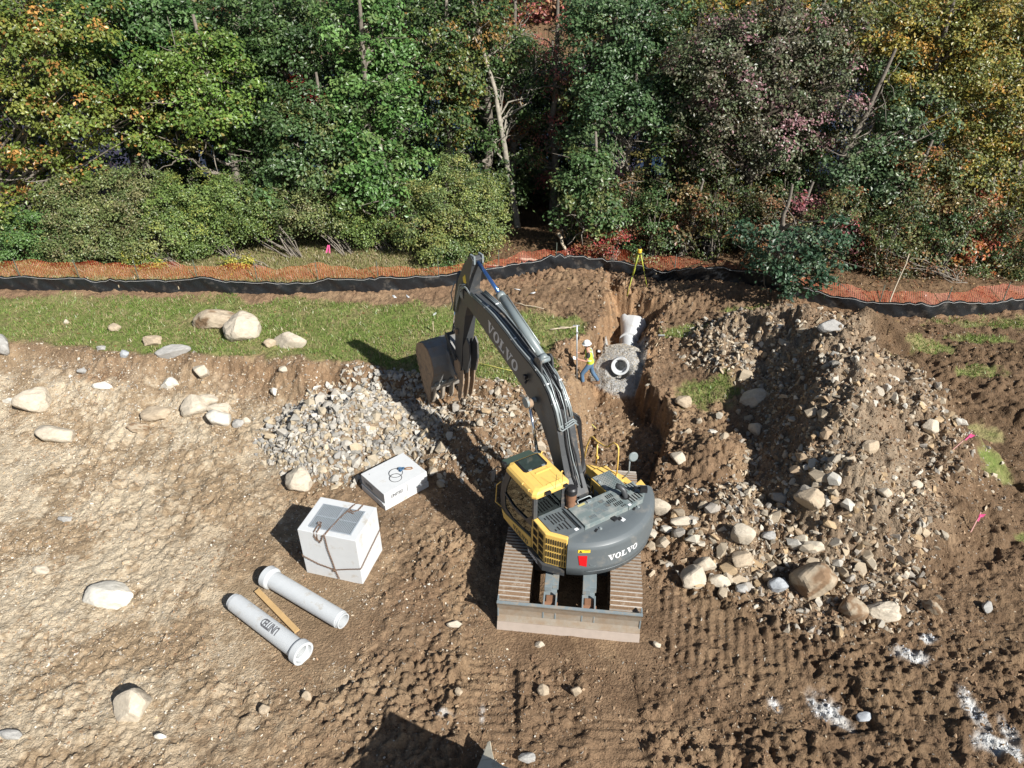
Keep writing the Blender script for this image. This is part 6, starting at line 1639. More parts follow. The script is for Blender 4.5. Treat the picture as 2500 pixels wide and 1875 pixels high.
# ------------------------------------------------------------------ the worker with the levelling staff
def skin(name, joints, edges, m_, parent, sub=2, root=0, label=None):
    me = bpy.data.meshes.new(name); me.from_pydata([j[:3] for j in joints], edges, [])
    o = link(name, me, None)
    md = o.modifiers.new('skin', 'SKIN'); md.use_smooth_shade = True
    for i, j in enumerate(joints):
        sv = me.skin_vertices[0].data[i]; r = j[3] if isinstance(j[3], tuple) else (j[3], j[3]); sv.radius = r; sv.use_root = (i == root)
    sb = o.modifiers.new('sub', 'SUBSURF'); sb.levels = sub; sb.render_levels = sub
    ev = bpy.data.meshes.new_from_object(o.evaluated_get(bpy.context.evaluated_depsgraph_get()))
    bpy.data.objects.remove(o); bpy.data.meshes.remove(me)
    ev.name = name; ev.materials.clear(); ev.materials.append(m_)
    ob = link(name, ev, parent)
    if label: ob['label'] = label
    return ob


PX, PY = 2.56, 20.50
pz = gz(PX, PY)
per = empty('person', (PX, PY, pz), 0, 'worker in white hard hat and lime vest striding left with a levelling staff', 'person')
m_skin = mat('skin', (.50, .27, .18), .55, var=.06); m_jean = mat('blue_denim', (.085, .155, .25), .85, var=.25, scale=14, bump=.3, bscale=30)
m_vest = mat('lime_vest', (.56, .78, .06), .6, var=.08, scale=10); m_shirt = mat('dark_shirt', (.035, .04, .035), .8); m_tape = mat('reflective_tape', (.55, .62, .60), .35)
m_hat = mat('white_hard_hat', (.80, .81, .82), .25, var=.01); m_boot = mat('tan_boot', (.20, .12, .07), .8); m_hair = mat('brown_hair', (.06, .035, .02), .8)
fA = Vector((-.16, -.20, gz(PX - .16, PY - .20) - pz)); fB = Vector((.40, .16, max(-.12, gz(PX + .40, PY + .16) - pz)))
hip = Vector((.08, 0, .84)); hA = hip + Vector((-.01, -.10, -.02)); hB = hip + Vector((.02, .10, -.02))
kA = (hA + fA) * .5 + Vector((-.15, 0, .05)); kB = (hB + fB) * .5 + Vector((-.07, .02, .05)); aA = fA + Vector((.02, 0, .09)); aB = fB + Vector((.03, 0, .10))
ch_ = hip + Vector((-.06, 0, .26)); nk = hip + Vector((-.10, 0, .53)); hd_ = nk + Vector((-.055, 0, .13)); tp_ = hd_ + Vector((-.01, 0, .13))
sA = nk + Vector((.01, -.19, -.07)); sB = nk + Vector((.01, .19, -.07))
eA = sA + Vector((-.06, -.05, -.27)); wA_ = eA + Vector((-.235, .03, .045)); eB = sB + Vector((-.14, .02, -.25)); wB_ = eB + Vector((-.20, -.10, .12))
T = lambda v, r: (v.x, v.y, v.z, r)
J = [T(hip, (.15, .11)), T(ch_, (.155, .105)), T(nk - Vector((0, 0, .05)), (.10, .08)), T(nk + Vector((-.02, 0, .03)), .055), T(hd_, (.072, .082)), T(tp_, (.07, .08)),
     T(sA, .058), T(eA, .042), T(wA_, .028), T(sB, .058), T(eB, .042), T(wB_, .028), T(hA, .085), T(kA, .062), T(aA, .042), T(hB, .085), T(kB, .062), T(aB, .042)]
E_ = [(0, 1), (1, 2), (2, 3), (3, 4), (4, 5), (2, 6), (6, 7), (7, 8), (2, 9), (9, 10), (10, 11), (0, 12), (12, 13), (13, 14), (0, 15), (15, 16), (16, 17)]
# palms and fingers closing round the staff
def hand(w, d, sgn):
    d = d.normalized(); side = d.cross(Vector((0, 0, 1))).normalized() * sgn; base = len(J)
    palm = w + d * .055; J.append(T(palm, (.032, .020))); return base, palm, d, side
for (wi, w, e, sgn) in ((8, wA_, eA, 1), (11, wB_, eB, -1)):
    b_i, palm, d, side = hand(w, w - e, sgn); E_.append((wi, b_i))
    for k in range(4):
        o_ = Vector((0, 0, (.027 - .018 * k))); L_ = (.034, .038, .036, .028)[k]
        p0 = palm + o_ + d * .025; p1 = p0 + d * L_; p2 = p1 + (side * .8 + d * .35).normalized() * .030; p3 = p2 + (side * .6 - d * .8).normalized() * .022
        i = len(J); J.extend([T(p0, .0095), T(p1, .009), T(p2, .0085), T(p3, .008)]); E_.extend([(b_i, i), (i, i + 1), (i + 1, i + 2), (i + 2, i + 3)])
    p0 = palm + side * .02 + Vector((0, 0, .03)) - d * .02; p1 = p0 + (d * .7 + side * .5).normalized() * .035; p2 = p1 + (d * .9 + side * .1).normalized() * .026
    i = len(J); J.extend([T(p0, .012), T(p1, .0105), T(p2, .009)]); E_.extend([(b_i, i), (i, i + 1), (i + 1, i + 2)])
skin('body', J, E_, m_skin, per)
nose = MB(); nose.prism([(-.012, -.02), (.012, -.02), (0, .03)], -.0, -.022, 'yz'); nose.xf(Matrix.Translation(hd_ + Vector((-.085, 0, .02)))); nose.build('nose', m_skin, per, .004)
for s_ in (-1, 1):
    e_ = MB(); e_.lathe([(0, -.006), (.018, -.006), (.022, 0), (.016, .008), (0, .008)], 10, tuple(hd_ + Vector((.005, s_ * .085, .02))), (0, s_, 0)); e_.build('ear', m_skin, per)
    e_ = MB(); e_.lathe([(0, -.002), (.007, -.002), (.007, .003), (0, .004)], 8, tuple(hd_ + Vector((-.076, s_ * .032, .035))), (-1, 0, 0)); e_.build('eye', m_blk, per)
mo = MB(); mo.box(tuple(hd_ + Vector((-.075, 0, -.035))), (.012, .045, .008)); mo.build('mouth', mat('lips', (.35, .12, .10), .6), per)
hr_ = MB(); hr_.lathe([(.082, -.04), (.094, .02), (.092, .07), (.05, .10)], 18, tuple(hd_ + Vector((.012, 0, .02)))); hr_.build('hair', m_hair, per)
ht_ = MB(); hc = tuple(hd_ + Vector((.0, 0, .075)))
ht_.lathe([(.155, -.004), (.160, .0), (.128, .012), (.125, .04), (.11, .085), (.07, .118), (0, .128)], 26, hc, (-.12, 0, 1)); ht_.tube([Vector(hc) + Vector((-.12, 0, .04)), Vector(hc) + Vector((-.07, 0, .115)), Vector(hc) + Vector((.0, 0, .134)), Vector(hc) + Vector((.09, 0, .10))], .012, 6)
ht_.build('hard_hat', m_hat, per)
Jt = [T(hip + Vector((0, 0, .02)), (.172, .130)), T(ch_, (.178, .128)), T(nk - Vector((0, 0, .06)), (.135, .10)), T(sA, .075), T(sA.lerp(eA, .62), .066), T(sB, .075), T(sB.lerp(eB, .62), .066)]
skin('shirt', Jt, [(0, 1), (1, 2), (2, 3), (3, 4), (2, 5), (5, 6)], m_shirt, per)
Jv = [T(hip + Vector((.01, 0, -.04)), (.192, .150)), T(hip + Vector((0, 0, .06)), (.190, .148)), T(ch_, (.194, .142)), T(ch_.lerp(nk, .6), (.165, .125)), T(nk - Vector((0, 0, .035)), (.105, .09)), T(sA.lerp(nk, .25), .07), T(sB.lerp(nk, .25), .07)]
vest = skin('vest', Jv, [(0, 1), (1, 2), (2, 3), (3, 4), (3, 5), (3, 6)], m_vest, per)
tp2 = MB()
tp2.tube([ch_ + Vector((.136 * math.cos(a), .185 * math.sin(a), -.09)) for a in np.linspace(0, 6.29, 26)], .018, 6)
for s_ in (-1, 1): tp2.tube([ch_ + Vector((.13, s_ * .10, -.09)), ch_ + Vector((.135, s_ * .11, .06)), ch_ + Vector((.09, s_ * .12, .22)), ch_ + Vector((-.03, s_ * .12, .27)), ch_ + Vector((-.12, s_ * .11, .18))], .016, 6)
tp2.build('reflective_band', m_tape, vest)
Jj = [T(hip + Vector((0, 0, .05)), (.158, .118)), T(hip - Vector((0, 0, .03)), (.160, .125)), T(hA, .105), T(kA, .078), T(aA + Vector((0, 0, .02)), .066), T(hB, .105), T(kB, .078), T(aB + Vector((0, 0, .02)), .066)]
skin('jeans', Jj, [(0, 1), (1, 2), (2, 3), (3, 4), (1, 5), (5, 6), (6, 7)], m_jean, per)
for f_ in (fA, fB):
    b_ = MB(); b_.box((f_.x - .05, f_.y, f_.z + .055), (.28, .10, .10)); b_.box((f_.x + .02, f_.y, f_.z + .11), (.12, .10, .12)); b_.build('boot', m_boot, per, .03)
# staff held in his near hand
hp = Vector((PX, PY, pz)) + wA_ + (wA_ - eA).normalized() * .085
sb_ = Vector((hp.x + .03, hp.y + .01, gz(hp.x + .03, hp.y + .01))); stf = empty('levelling_staff', tuple(sb_), 0, 'grey levelling staff held upright by the worker', 'levelling staff')
t = MB(); t.tube([(0, 0, 0), (-.10, .0, 2.12)], .021, 8); t.build('staff', m_galv, stf); t = MB(); t.box((-.075, 0, 1.85), (.07, .06, .09)); t.box((-.12, 0, 2.1), (.22, .03, .04)); t.build('receiver_clamp', m_alu, stf, .005)
# ------------------------------------------------------------------ the wood
TREES = [
    ('T', 'oak_tree', 'oakorange', -23.5, 30.5, 'tall oak turning orange at the far left edge, boughs down to the shrubs', [(-19.43, 31.0, 9.18, 2.1), (-17.89, 31.5, 10.15, 2.0), (-20.16, 30.0, 6.58, 2.1), (-18.19, 30.5, 7.03, 1.8), (-16.48, 31.0, 6.52, 1.4), (-20.12, 30.0, 4.41, 1.6), (-19.36, 31.0, 10.63, 2.0), (-21.22, 29.0, 3.16, 1.2), (-14.82, 31.5, 7.07, 1.2), (-18.04, 30.0, 4.93, 1.0)]),
    ('T', 'maple_tree', 'maple', -17.5, 33.5, 'glossy light green maple behind the orange-tipped oak at upper left', [(-17.52, 33.5, 9.79, 1.9), (-16.04, 33.0, 8.75, 1.8), (-17.88, 33.0, 8.43, 1.5), (-14.61, 34.0, 9.74, 1.9), (-16.02, 34.0, 10.36, 1.8)]),
    ('T', 'oak_tree', 'brightoak', -12.2, 31.5, 'bright yellow-green oak bough catching the sun over the left shrubs', [(-13.05, 31.5, 8.66, 1.5), (-11.86, 31.0, 7.96, 1.5), (-13.53, 31.0, 7.33, 1.5), (-11.99, 30.5, 6.63, 1.3), (-14.36, 30.5, 5.98, 1.0), (-12.57, 32.0, 9.35, 1.2), (-14.64, 31.5, 8.35, 1.3)]),
    ('T', 'oak_tree', 'darkgreen', -9.5, 33.5, 'dark green oak with one red spray, left of the layered maple', [(-10.74, 34.0, 9.74, 2.1), (-11.14, 33.0, 7.94, 1.7), (-9.64, 33.0, 8.43, 1.7), (-10.43, 31.5, 6.58, 1.5), (-9.19, 33.5, 9.79, 1.9), (-11.36, 31.0, 5.51, 1.2), (-12.26, 34.5, 10.0, 1.9)]),
    ('T', 'tree', 'rededge', -8.6, 33.3, 'small crimson-leaved tree peeping out between dark oaks', [(-9.01, 32.4, 7.64, 0.55), (-9.2, 32.2, 6.93, 0.5), (-8.82, 32.0, 6.77, 0.4)]),
    ('T', 'oak_tree', 'midgreen', -8.0, 31.5, 'grey-green oak with drooping boughs above the middle shrubs', [(-8.72, 30.5, 5.98, 1.6), (-7.4, 31.0, 6.35, 1.5), (-9.45, 30.0, 4.93, 1.3), (-7.73, 30.0, 4.93, 1.3), (-10.19, 29.5, 3.87, 1.0), (-8.42, 31.5, 7.23, 1.1)]),
    ('T', 'maple_tree', 'brightmaple', -6.3, 31.2, 'tall light green maple whose layered boughs slope down to the right', [(-6.39, 32.5, 9.9, 1.9), (-5.27, 33.0, 10.15, 1.6), (-5.97, 32.0, 8.43, 1.6), (-4.81, 32.5, 8.82, 1.4), (-5.1, 31.0, 7.01, 1.3), (-5.98, 30.5, 5.98, 1.2), (-4.66, 31.0, 6.19, 1.1), (-4.19, 30.5, 4.79, 1.0), (-5.33, 30.0, 4.93, 1.1), (-6.87, 31.5, 7.23, 1.0)]),
    ('T', 'maple_tree', 'brightmaple', -4.9, 29.8, 'low rounded light green maple below the layered one', [(-6.12, 29.5, 4.73, 1.1), (-5.3, 29.3, 4.11, 0.9), (-6.86, 29.3, 3.93, 0.8)]),
    ('T', 'oak_tree', 'mixgreen', -3.4, 34.5, 'sparse dark tree with dead branches left of the pale leaning trunk', [(-3.41, 34.5, 9.36, 1.5), (-2.54, 34.0, 7.95, 1.3), (-2.98, 34.0, 6.57, 1.2), (-1.88, 34.5, 6.82, 1.0), (-3.82, 34.0, 7.95, 1.3), (-2.6, 33.5, 5.79, 1.0), (-1.81, 35.0, 9.63, 1.4), (-1.13, 35.5, 8.4, 1.0)]),
    ('T', 'tall_tree', 'darkgreen', 0.3, 33.0, 'tall tree with a bare pale leaning trunk in the gap of the wood', [(-1.86, 36.5, 10.31, 1.2), (0.38, 36.5, 8.96, 0.6), (-0.39, 36.5, 7.55, 0.7), (1.18, 36.5, 7.0, 0.5), (-1.14, 34.0, 5.12, 0.6), (0.4, 36.2, 6.13, 0.6)]),
    ('T', 'oak_tree', 'oakgreen', 3.9, 32.8, 'big dark green oak with a forked grey trunk right of the gap', [(3.69, 33.0, 9.54, 1.4), (4.35, 33.5, 9.64, 1.8), (3.83, 32.5, 8.03, 1.4), (5.39, 33.0, 8.91, 1.6), (5.95, 34.0, 10.05, 1.8), (4.57, 32.5, 7.54, 1.3), (6.13, 32.5, 7.7, 1.4), (3.31, 34.0, 10.36, 1.2), (5.48, 34.5, 10.32, 1.7)]),
    ('T', 'oak_tree', 'oakgreen', 5.4, 31.6, 'sunlit oak spray under the forked-trunk oak', [(3.43, 31.2, 6.81, 1.0), (4.98, 31.3, 6.95, 1.1), (6.06, 31.2, 6.31, 1.0), (3.82, 31.0, 5.85, 0.8), (2.64, 31.5, 5.9, 0.8), (6.81, 32.0, 7.14, 1.1)]),
    ('T', 'small_tree', 'midgreen', 3.9, 29.6, 'bushy young tree full of green leaves standing behind the laser tripod side of the gap', [(3.21, 29.5, 5.07, 1.0), (3.91, 29.2, 4.31, 1.1), (2.56, 29.3, 4.11, 0.9), (3.61, 28.9, 3.19, 1.0), (2.24, 29.0, 3.16, 0.6), (4.33, 29.0, 2.98, 0.7), (2.9, 30.0, 5.27, 0.6)]),
    ('T', 'dogwood_tree', 'pink', 10.2, 30.0, 'broad tree with glossy pinkish and purple-grey leaves on the right', [(8.68, 31.0, 9.03, 2.0), (10.69, 31.5, 9.57, 2.0), (9.65, 30.5, 7.43, 2.0), (11.86, 31.0, 7.96, 1.9), (8.25, 30.5, 6.79, 1.6), (13.48, 32.0, 9.05, 1.9), (12.96, 30.5, 6.79, 1.6), (10.96, 30.0, 5.93, 1.6), (9.05, 30.0, 5.27, 1.3), (7.91, 31.5, 8.35, 1.7), (12.55, 32.5, 10.2, 1.9), (9.85, 32.5, 10.35, 1.9)]),
    ('T', 'tree', 'darkmix', 7.8, 31.5, 'dim olive tree in the shade between green oak and pink tree', [(7.41, 33.0, 9.38, 1.8), (7.18, 32.5, 7.7, 1.5), (7.59, 31.5, 5.73, 1.5), (6.57, 31.0, 4.65, 1.3), (7.93, 30.5, 4.26, 1.2), (6.21, 30.0, 3.17, 0.9)]),
    ('T', 'tree', 'autumnlow', 7.4, 29.3, 'low rust and brown tree in the shade behind the black fence', [(7.85, 29.5, 3.34, 1.0), (6.82, 29.0, 2.44, 0.8), (8.89, 29.3, 3.05, 1.0), (9.9, 28.8, 2.51, 0.9)]),
    ('T', 'hickory_tree', 'yellow', 17.0, 30.5, 'tall olive-yellow tree with fine branches at upper right', [(15.24, 32.0, 9.95, 2.1), (17.25, 31.5, 9.12, 2.1), (16.38, 31.0, 7.96, 1.7), (18.72, 32.0, 9.95, 2.1), (15.34, 32.0, 8.43, 1.4), (17.79, 33.0, 10.3, 2.0)]),
    ('T', 'hickory_tree', 'yellow', 21.6, 29.5, 'golden-green tree filling the right picture edge', [(19.71, 31.0, 8.88, 2.1), (20.49, 30.0, 6.58, 1.9), (19.25, 30.5, 7.11, 1.9), (20.29, 29.0, 4.71, 1.7), (18.96, 29.3, 5.13, 1.6), (20.27, 31.5, 10.3, 2.0)]),
    ('T', 'oak_tree', 'bluegreen', 13.0, 29.5, 'blue-green oak between the pink and the olive-yellow tree', [(15.24, 30.0, 6.9, 1.2), (15.85, 30.5, 8.36, 1.1), (15.02, 29.5, 5.73, 1.1), (14.42, 29.0, 4.71, 1.1), (15.7, 28.8, 4.6, 1.2), (13.59, 29.3, 5.13, 1.0), (16.73, 30.0, 6.9, 1.2)]),
    ('T', 'tree', 'greymix', 15.8, 28.5, 'mixed grey-green and copper tree low on the right', [(16.94, 29.0, 5.21, 1.5), (16.33, 28.0, 3.51, 1.3), (17.95, 28.3, 4.09, 1.4), (14.82, 27.8, 3.24, 1.2), (17.58, 27.5, 2.48, 1.1), (15.89, 27.2, 2.07, 0.9)]),
    ('T', 'tree', 'orange', 19.4, 27.8, 'orange-red leaved small tree near the right edge', [(19.11, 28.2, 3.95, 0.8), (18.32, 28.0, 3.51, 0.7), (19.77, 27.8, 2.89, 0.8), (18.81, 27.4, 2.16, 0.9), (20.2, 27.2, 1.71, 0.8)]),
    ('T', 'oak_sapling', 'bluedark', 10.8, 26.6, 'dark blue-green oak sapling drooping over the black fence', [(10.55, 24.0, 3.08, 0.75), (11.33, 24.0, 3.56, 0.8), (9.92, 24.2, 2.84, 0.7), (11.33, 23.9, 2.16, 0.45), (10.25, 23.8, 4.1, 0.85), (11.82, 24.0, 2.76, 0.5), (9.17, 23.9, 3.91, 0.8), (10.35, 24.1, 2.06, 0.35), (9.29, 24.6, 2.83, 0.5), (8.61, 24.2, 4.25, 0.7), (11.67, 24.2, 4.25, 0.7)]),
    ('T', 'tree', 'pinklow', 11.2, 27.8, 'thin tree with pink and scarlet leaves above the dark oak sapling', [(12.32, 27.8, 3.24, 0.8), (11.71, 28.3, 3.75, 0.8), (13.36, 27.8, 3.06, 0.8), (12.81, 27.6, 2.26, 0.5), (13.99, 27.5, 2.12, 0.7)]),
    ('B', 'shrub', 'shrubgreen', -22.2, 28.6, 'dense green shrub at the left edge behind the orange net', [(-21.06, 28.5, 1.9, 1.0), (-20.14, 28.8, 2.51, 1.1), (-21.36, 29.0, 2.8, 1.0)]),
    ('B', 'shrub', 'shrubgrey', -18.2, 28.8, 'grey-green shrub with dry twigs, second from the left edge', [(-18.35, 29.0, 2.98, 1.3), (-18.91, 28.4, 1.94, 1.0), (-17.35, 28.5, 2.08, 1.1), (-19.06, 29.5, 3.69, 1.1)]),
    ('B', 'shrub', 'shrubgrey', -14.8, 28.9, 'tall grey-green shrub with a red-leaved top behind the net', [(-15.88, 29.2, 3.44, 1.3), (-16.43, 28.5, 2.26, 1.1), (-15.04, 28.5, 2.26, 1.2), (-15.55, 29.7, 4.16, 1.1), (-16.93, 29.5, 3.87, 1.1)]),
    ('B', 'shrub', 'shrubyellow', -14.2, 27.9, 'small yellow-leaved shrub at the edge of the dry grass', [(-15.64, 28.1, 1.69, 0.7), (-15.9, 28.3, 1.98, 0.6), (-15.2, 27.9, 1.41, 0.5)]),
    ('B', 'shrub', 'shrubmid', -11.9, 28.9, 'mid green shrub with a bright maple sprout in front of the left wood', [(-13.52, 29.6, 3.84, 1.3), (-14.06, 28.9, 2.65, 1.2), (-12.9, 29.2, 2.91, 1.1), (-14.38, 29.3, 3.41, 1.1), (-13.68, 28.8, 1.96, 0.8)]),
    ('B', 'shrub', 'shrubmid', -9.3, 29.0, 'pale green shrub with yellow sprays in the middle of the shrub row', [(-11.26, 29.3, 3.41, 1.3), (-12.17, 29.4, 2.56, 1.1), (-10.78, 29.6, 2.76, 1.1), (-11.82, 29.7, 3.81, 1.1), (-12.58, 29.4, 2.28, 0.8)]),
    ('B', 'shrub', 'shrubyellow', -10.4, 27.8, 'low yellow plant creeping out on the dry grass', [(-11.34, 27.8, 1.54, 0.45), (-11.83, 27.8, 1.63, 0.35)]),
    ('B', 'shrub', 'shrubgrey', -7.2, 29.4, 'grey-green shrub right of the yellow-sprayed one', [(-9.27, 29.6, 3.31, 1.3), (-9.93, 29.8, 2.87, 1.1), (-8.7, 29.9, 2.93, 1.0), (-7.92, 29.6, 2.94, 1.0)]),
    ('B', 'shrub', 'shrubmid', -5.6, 29.7, 'round green shrub beside the big yellow-green one', [(-7.14, 30.0, 2.8, 1.0), (-6.54, 29.7, 2.91, 1.1), (-7.7, 29.9, 2.47, 0.8), (-6.09, 29.7, 2.17, 0.8)]),
    ('B', 'shrub', 'shrubbright', -3.0, 29.4, 'big yellow-green shrub standing alone before the dark gap', [(-2.96, 29.6, 3.66, 1.4), (-4.02, 29.2, 2.73, 1.3), (-2.1, 29.2, 2.73, 1.3), (-1.57, 29.8, 3.77, 1.2), (-2.97, 28.6, 1.86, 1.2), (-4.41, 30.0, 3.53, 1.0), (-1.05, 29.0, 2.44, 0.9), (-1.74, 28.3, 1.61, 0.8), (-2.44, 30.3, 4.67, 0.9), (-0.87, 29.6, 3.31, 0.8)]),
    ('B', 'shrub', 'shrubred', 4.4, 28.9, 'scarlet and rust undergrowth under the bushy young tree', [(3.17, 28.9, 1.92, 0.6), (3.87, 28.8, 1.78, 0.55), (4.38, 29.0, 2.25, 0.5)]),
    ('B', 'shrub', 'shrubgreen', -1.5, 28.7, 'small dark shrub at the tip of the dry grass', [(-2.43, 28.0, 1.27, 0.45), (-1.91, 28.1, 1.32, 0.35)]),
    ('B', 'shrub', 'autumnlow', 18.0, 26.2, 'copper-leaved bush tangled with twigs by the red net', [(16.65, 26.8, 1.7, 0.7), (15.42, 26.6, 1.61, 0.6), (18.11, 26.9, 1.48, 0.7), (14.61, 27.0, 2.15, 0.6)]),
    ('B', 'shrub', 'shrubgrey', 21.5, 26.6, 'tangled grey-green bush in the right corner behind the net', [(19.92, 26.5, 0.93, 0.8), (20.71, 27.2, 1.71, 1.0), (19.35, 27.0, 1.43, 0.7)]),
]

PAL = {
    'oakorange': [(.13, .17, .03), (.16, .19, .04), (.10, .145, .03), (.19, .20, .045), (.12, .16, .035), (.34, .18, .05)],
    'maple': [(.075, .15, .04), (.055, .12, .03), (.10, .17, .06), (.04, .09, .025)],
    'brightoak': [(.11, .19, .035), (.14, .21, .045), (.085, .15, .03), (.12, .18, .03), (.22, .19, .05)],
    'darkgreen': [(.045, .085, .025), (.06, .11, .03), (.035, .07, .022), (.08, .13, .04)],
    'rededge': [(.30, .03, .03), (.22, .02, .02), (.38, .07, .05)],
    'midgreen': [(.065, .12, .04), (.085, .145, .05), (.05, .095, .03), (.10, .15, .055), (.13, .15, .05)],
    'brightmaple': [(.085, .175, .045), (.11, .20, .055), (.065, .14, .035), (.13, .20, .06)],
    'mixgreen': [(.055, .10, .03), (.08, .12, .035), (.12, .14, .03), (.22, .13, .035), (.05, .08, .025)],
    'oakgreen': [(.055, .105, .04), (.075, .13, .05), (.04, .08, .03), (.10, .15, .06)],
    'pink': [(.10, .11, .06), (.12, .115, .07), (.075, .10, .045), (.13, .12, .08), (.10, .125, .06), (.26, .14, .15)],
    'darkmix': [(.06, .095, .03), (.09, .11, .032), (.045, .075, .025), (.13, .11, .035)],
    'autumnlow': [(.10, .09, .04), (.14, .10, .045), (.08, .09, .04), (.20, .10, .05), (.24, .11, .05)],
    'yellow': [(.22, .20, .04), (.16, .17, .04), (.28, .22, .045), (.10, .12, .035), (.34, .19, .035), (.13, .15, .045)],
    'bluegreen': [(.06, .105, .045), (.08, .13, .055), (.045, .08, .035), (.11, .15, .065)],
    'greymix': [(.13, .14, .055), (.09, .12, .045), (.20, .15, .06), (.16, .15, .06), (.28, .12, .05)],
    'orange': [(.34, .12, .04), (.28, .07, .035), (.38, .18, .05), (.15, .12, .04)],
    'bluedark': [(.04, .085, .045), (.055, .105, .055), (.03, .065, .035), (.08, .125, .065)],
    'pinklow': [(.26, .10, .11), (.16, .11, .06), (.32, .08, .07), (.10, .11, .05)],
    'shrubgreen': [(.07, .13, .035), (.09, .16, .045), (.05, .10, .03)],
    'shrubgrey': [(.115, .145, .05), (.085, .12, .04), (.15, .165, .06), (.14, .13, .06)],
    'shrubyellow': [(.26, .24, .04), (.17, .20, .04), (.10, .15, .035)],
    'shrubmid': [(.10, .15, .04), (.13, .18, .05), (.08, .12, .035), (.19, .21, .05)],
    'shrubbright': [(.15, .18, .05), (.11, .15, .05), (.19, .19, .06), (.08, .12, .04)],
    'shrubred': [(.24, .04, .035), (.20, .09, .04), (.12, .07, .03)],
    'backgreen': [(.05, .09, .028), (.07, .11, .035), (.035, .065, .022), (.09, .12, .035)],
    'backautumn': [(.30, .12, .05), (.24, .15, .04), (.26, .07, .06), (.14, .11, .04)],
    'backred': [(.30, .09, .08), (.36, .14, .10), (.22, .07, .06), (.38, .20, .10)],
}
leaf_mat = attr_mat('leaf', rough=.40, spec=.5, bump=0, trans=.25, gvar=0)
for k_ in list(PAL): PAL[k_] = [tuple(v * (1.35 if 'shrub' in k_ else 1.12) for v in c) for c in PAL[k_]]
bark_mat = attr_mat('bark', rough=.9, spec=.15, bump=.8, bscale=14, gvar=.35, vscale=5)
frng = np.random.default_rng(11)


def leaves(lobes, pal, size, per_m2, clump_r=.42, cov=1.0):
    cols = np.array(PAL[pal]); Ps, Ns, Cs = [], [], []
    for (cx_, cy_, cz_, r) in lobes:
        nc = max(6, int(4 * math.pi * r * r * .95 / (math.pi * clump_r ** 2) * cov))
        d = frng.normal(size=(nc, 3)); d /= np.linalg.norm(d, axis=1)[:, None]
        keep = (d[:, 1] < .15) | (frng.uniform(size=nc) < .45)          # fewer deep inside the wood
        d = d[keep]; nc = len(d)
        rad = r * frng.uniform(.45, 1.05, nc) ** .7
        c = np.array([cx_, cy_, cz_]) + d * rad[:, None] * np.array([1.08, .9, .82])
        cr = clump_r * frng.uniform(.55, 1.35, nc)
        m = np.maximum(5, (per_m2 * math.pi * cr ** 2).astype(int))
        ii = np.repeat(np.arange(nc), m); n = len(ii)
        q = frng.normal(size=(n, 3)) * .5; q *= np.array([1.15, 1.15, .55])
        p = c[ii] + q * cr[ii][:, None]
        p[:, 2] -= .25 * (q[:, 0] ** 2 + q[:, 1] ** 2) * cr[ii]          # sprays droop at their rim
        nrm = d[ii] * .45 + q * .5 + np.array([.12, -.15, .65]) + frng.normal(size=(n, 3)) * .42
        ccol = cols[np.minimum((frng.uniform(size=nc) ** 1.35 * len(cols)).astype(int), len(cols) - 1)] * frng.uniform(.75, 1.25, nc)[:, None]
        lc = ccol[ii] * frng.uniform(.65, 1.45, n)[:, None]
        sw = frng.uniform(size=n) < .22
        lc[sw] = cols[frng.integers(0, len(cols), sw.sum())]
        Ps.append(p); Ns.append(nrm); Cs.append(lc)
    P = np.concatenate(Ps); N_ = np.concatenate(Ns); C = np.concatenate(Cs); n = len(P)
    N_ /= np.linalg.norm(N_, axis=1)[:, None] + 1e-9
    u = np.cross(N_, frng.normal(size=(n, 3))); u /= np.linalg.norm(u, axis=1)[:, None] + 1e-9
    v = np.cross(N_, u)
    s = size * frng.uniform(.6, 1.3, n)[:, None]
    V = np.stack([P - u * s * .5, P + v * s * .34 + N_ * s * .06, P + u * s * .55 - N_ * s * .10, P - v * s * .34 + N_ * s * .06], 1).reshape(-1, 3)
    F = np.arange(4 * n).reshape(n, 4)
    return V, F, np.repeat(np.clip(C, .005, .7), 4, 0)


def limb_mesh(paths, bark, n=7):
    mb = MB()
    for pts, rs in paths: mb.tube(pts, rs, n, caps=False)
    V = np.array(mb.v); F = np.array(mb.f)
    k = fbm(V[:, 0] * 3 + V[:, 1], V[:, 2] * 1.2, 3, 5)
    C = np.array(bark)[None] * (1 + .3 * k[:, None])
    return V, F, C


def wander(a, b, n, amp, rs_):
    a = np.array(a, float); b = np.array(b, float); out = []
    w = np.zeros(3)
    for i in range(n + 1):
        t = i / n
        if 0 < i < n: w = w * .6 + rs_.normal(size=3) * amp
        out.append(tuple(a + (b - a) * t + w * math.sin(math.pi * min(1, t * 1.2)) * (1 if i else 0)))
    return out


BARK = dict(grey=(.20, .175, .145), dark=(.085, .070, .055), pale=(.27, .245, .20))


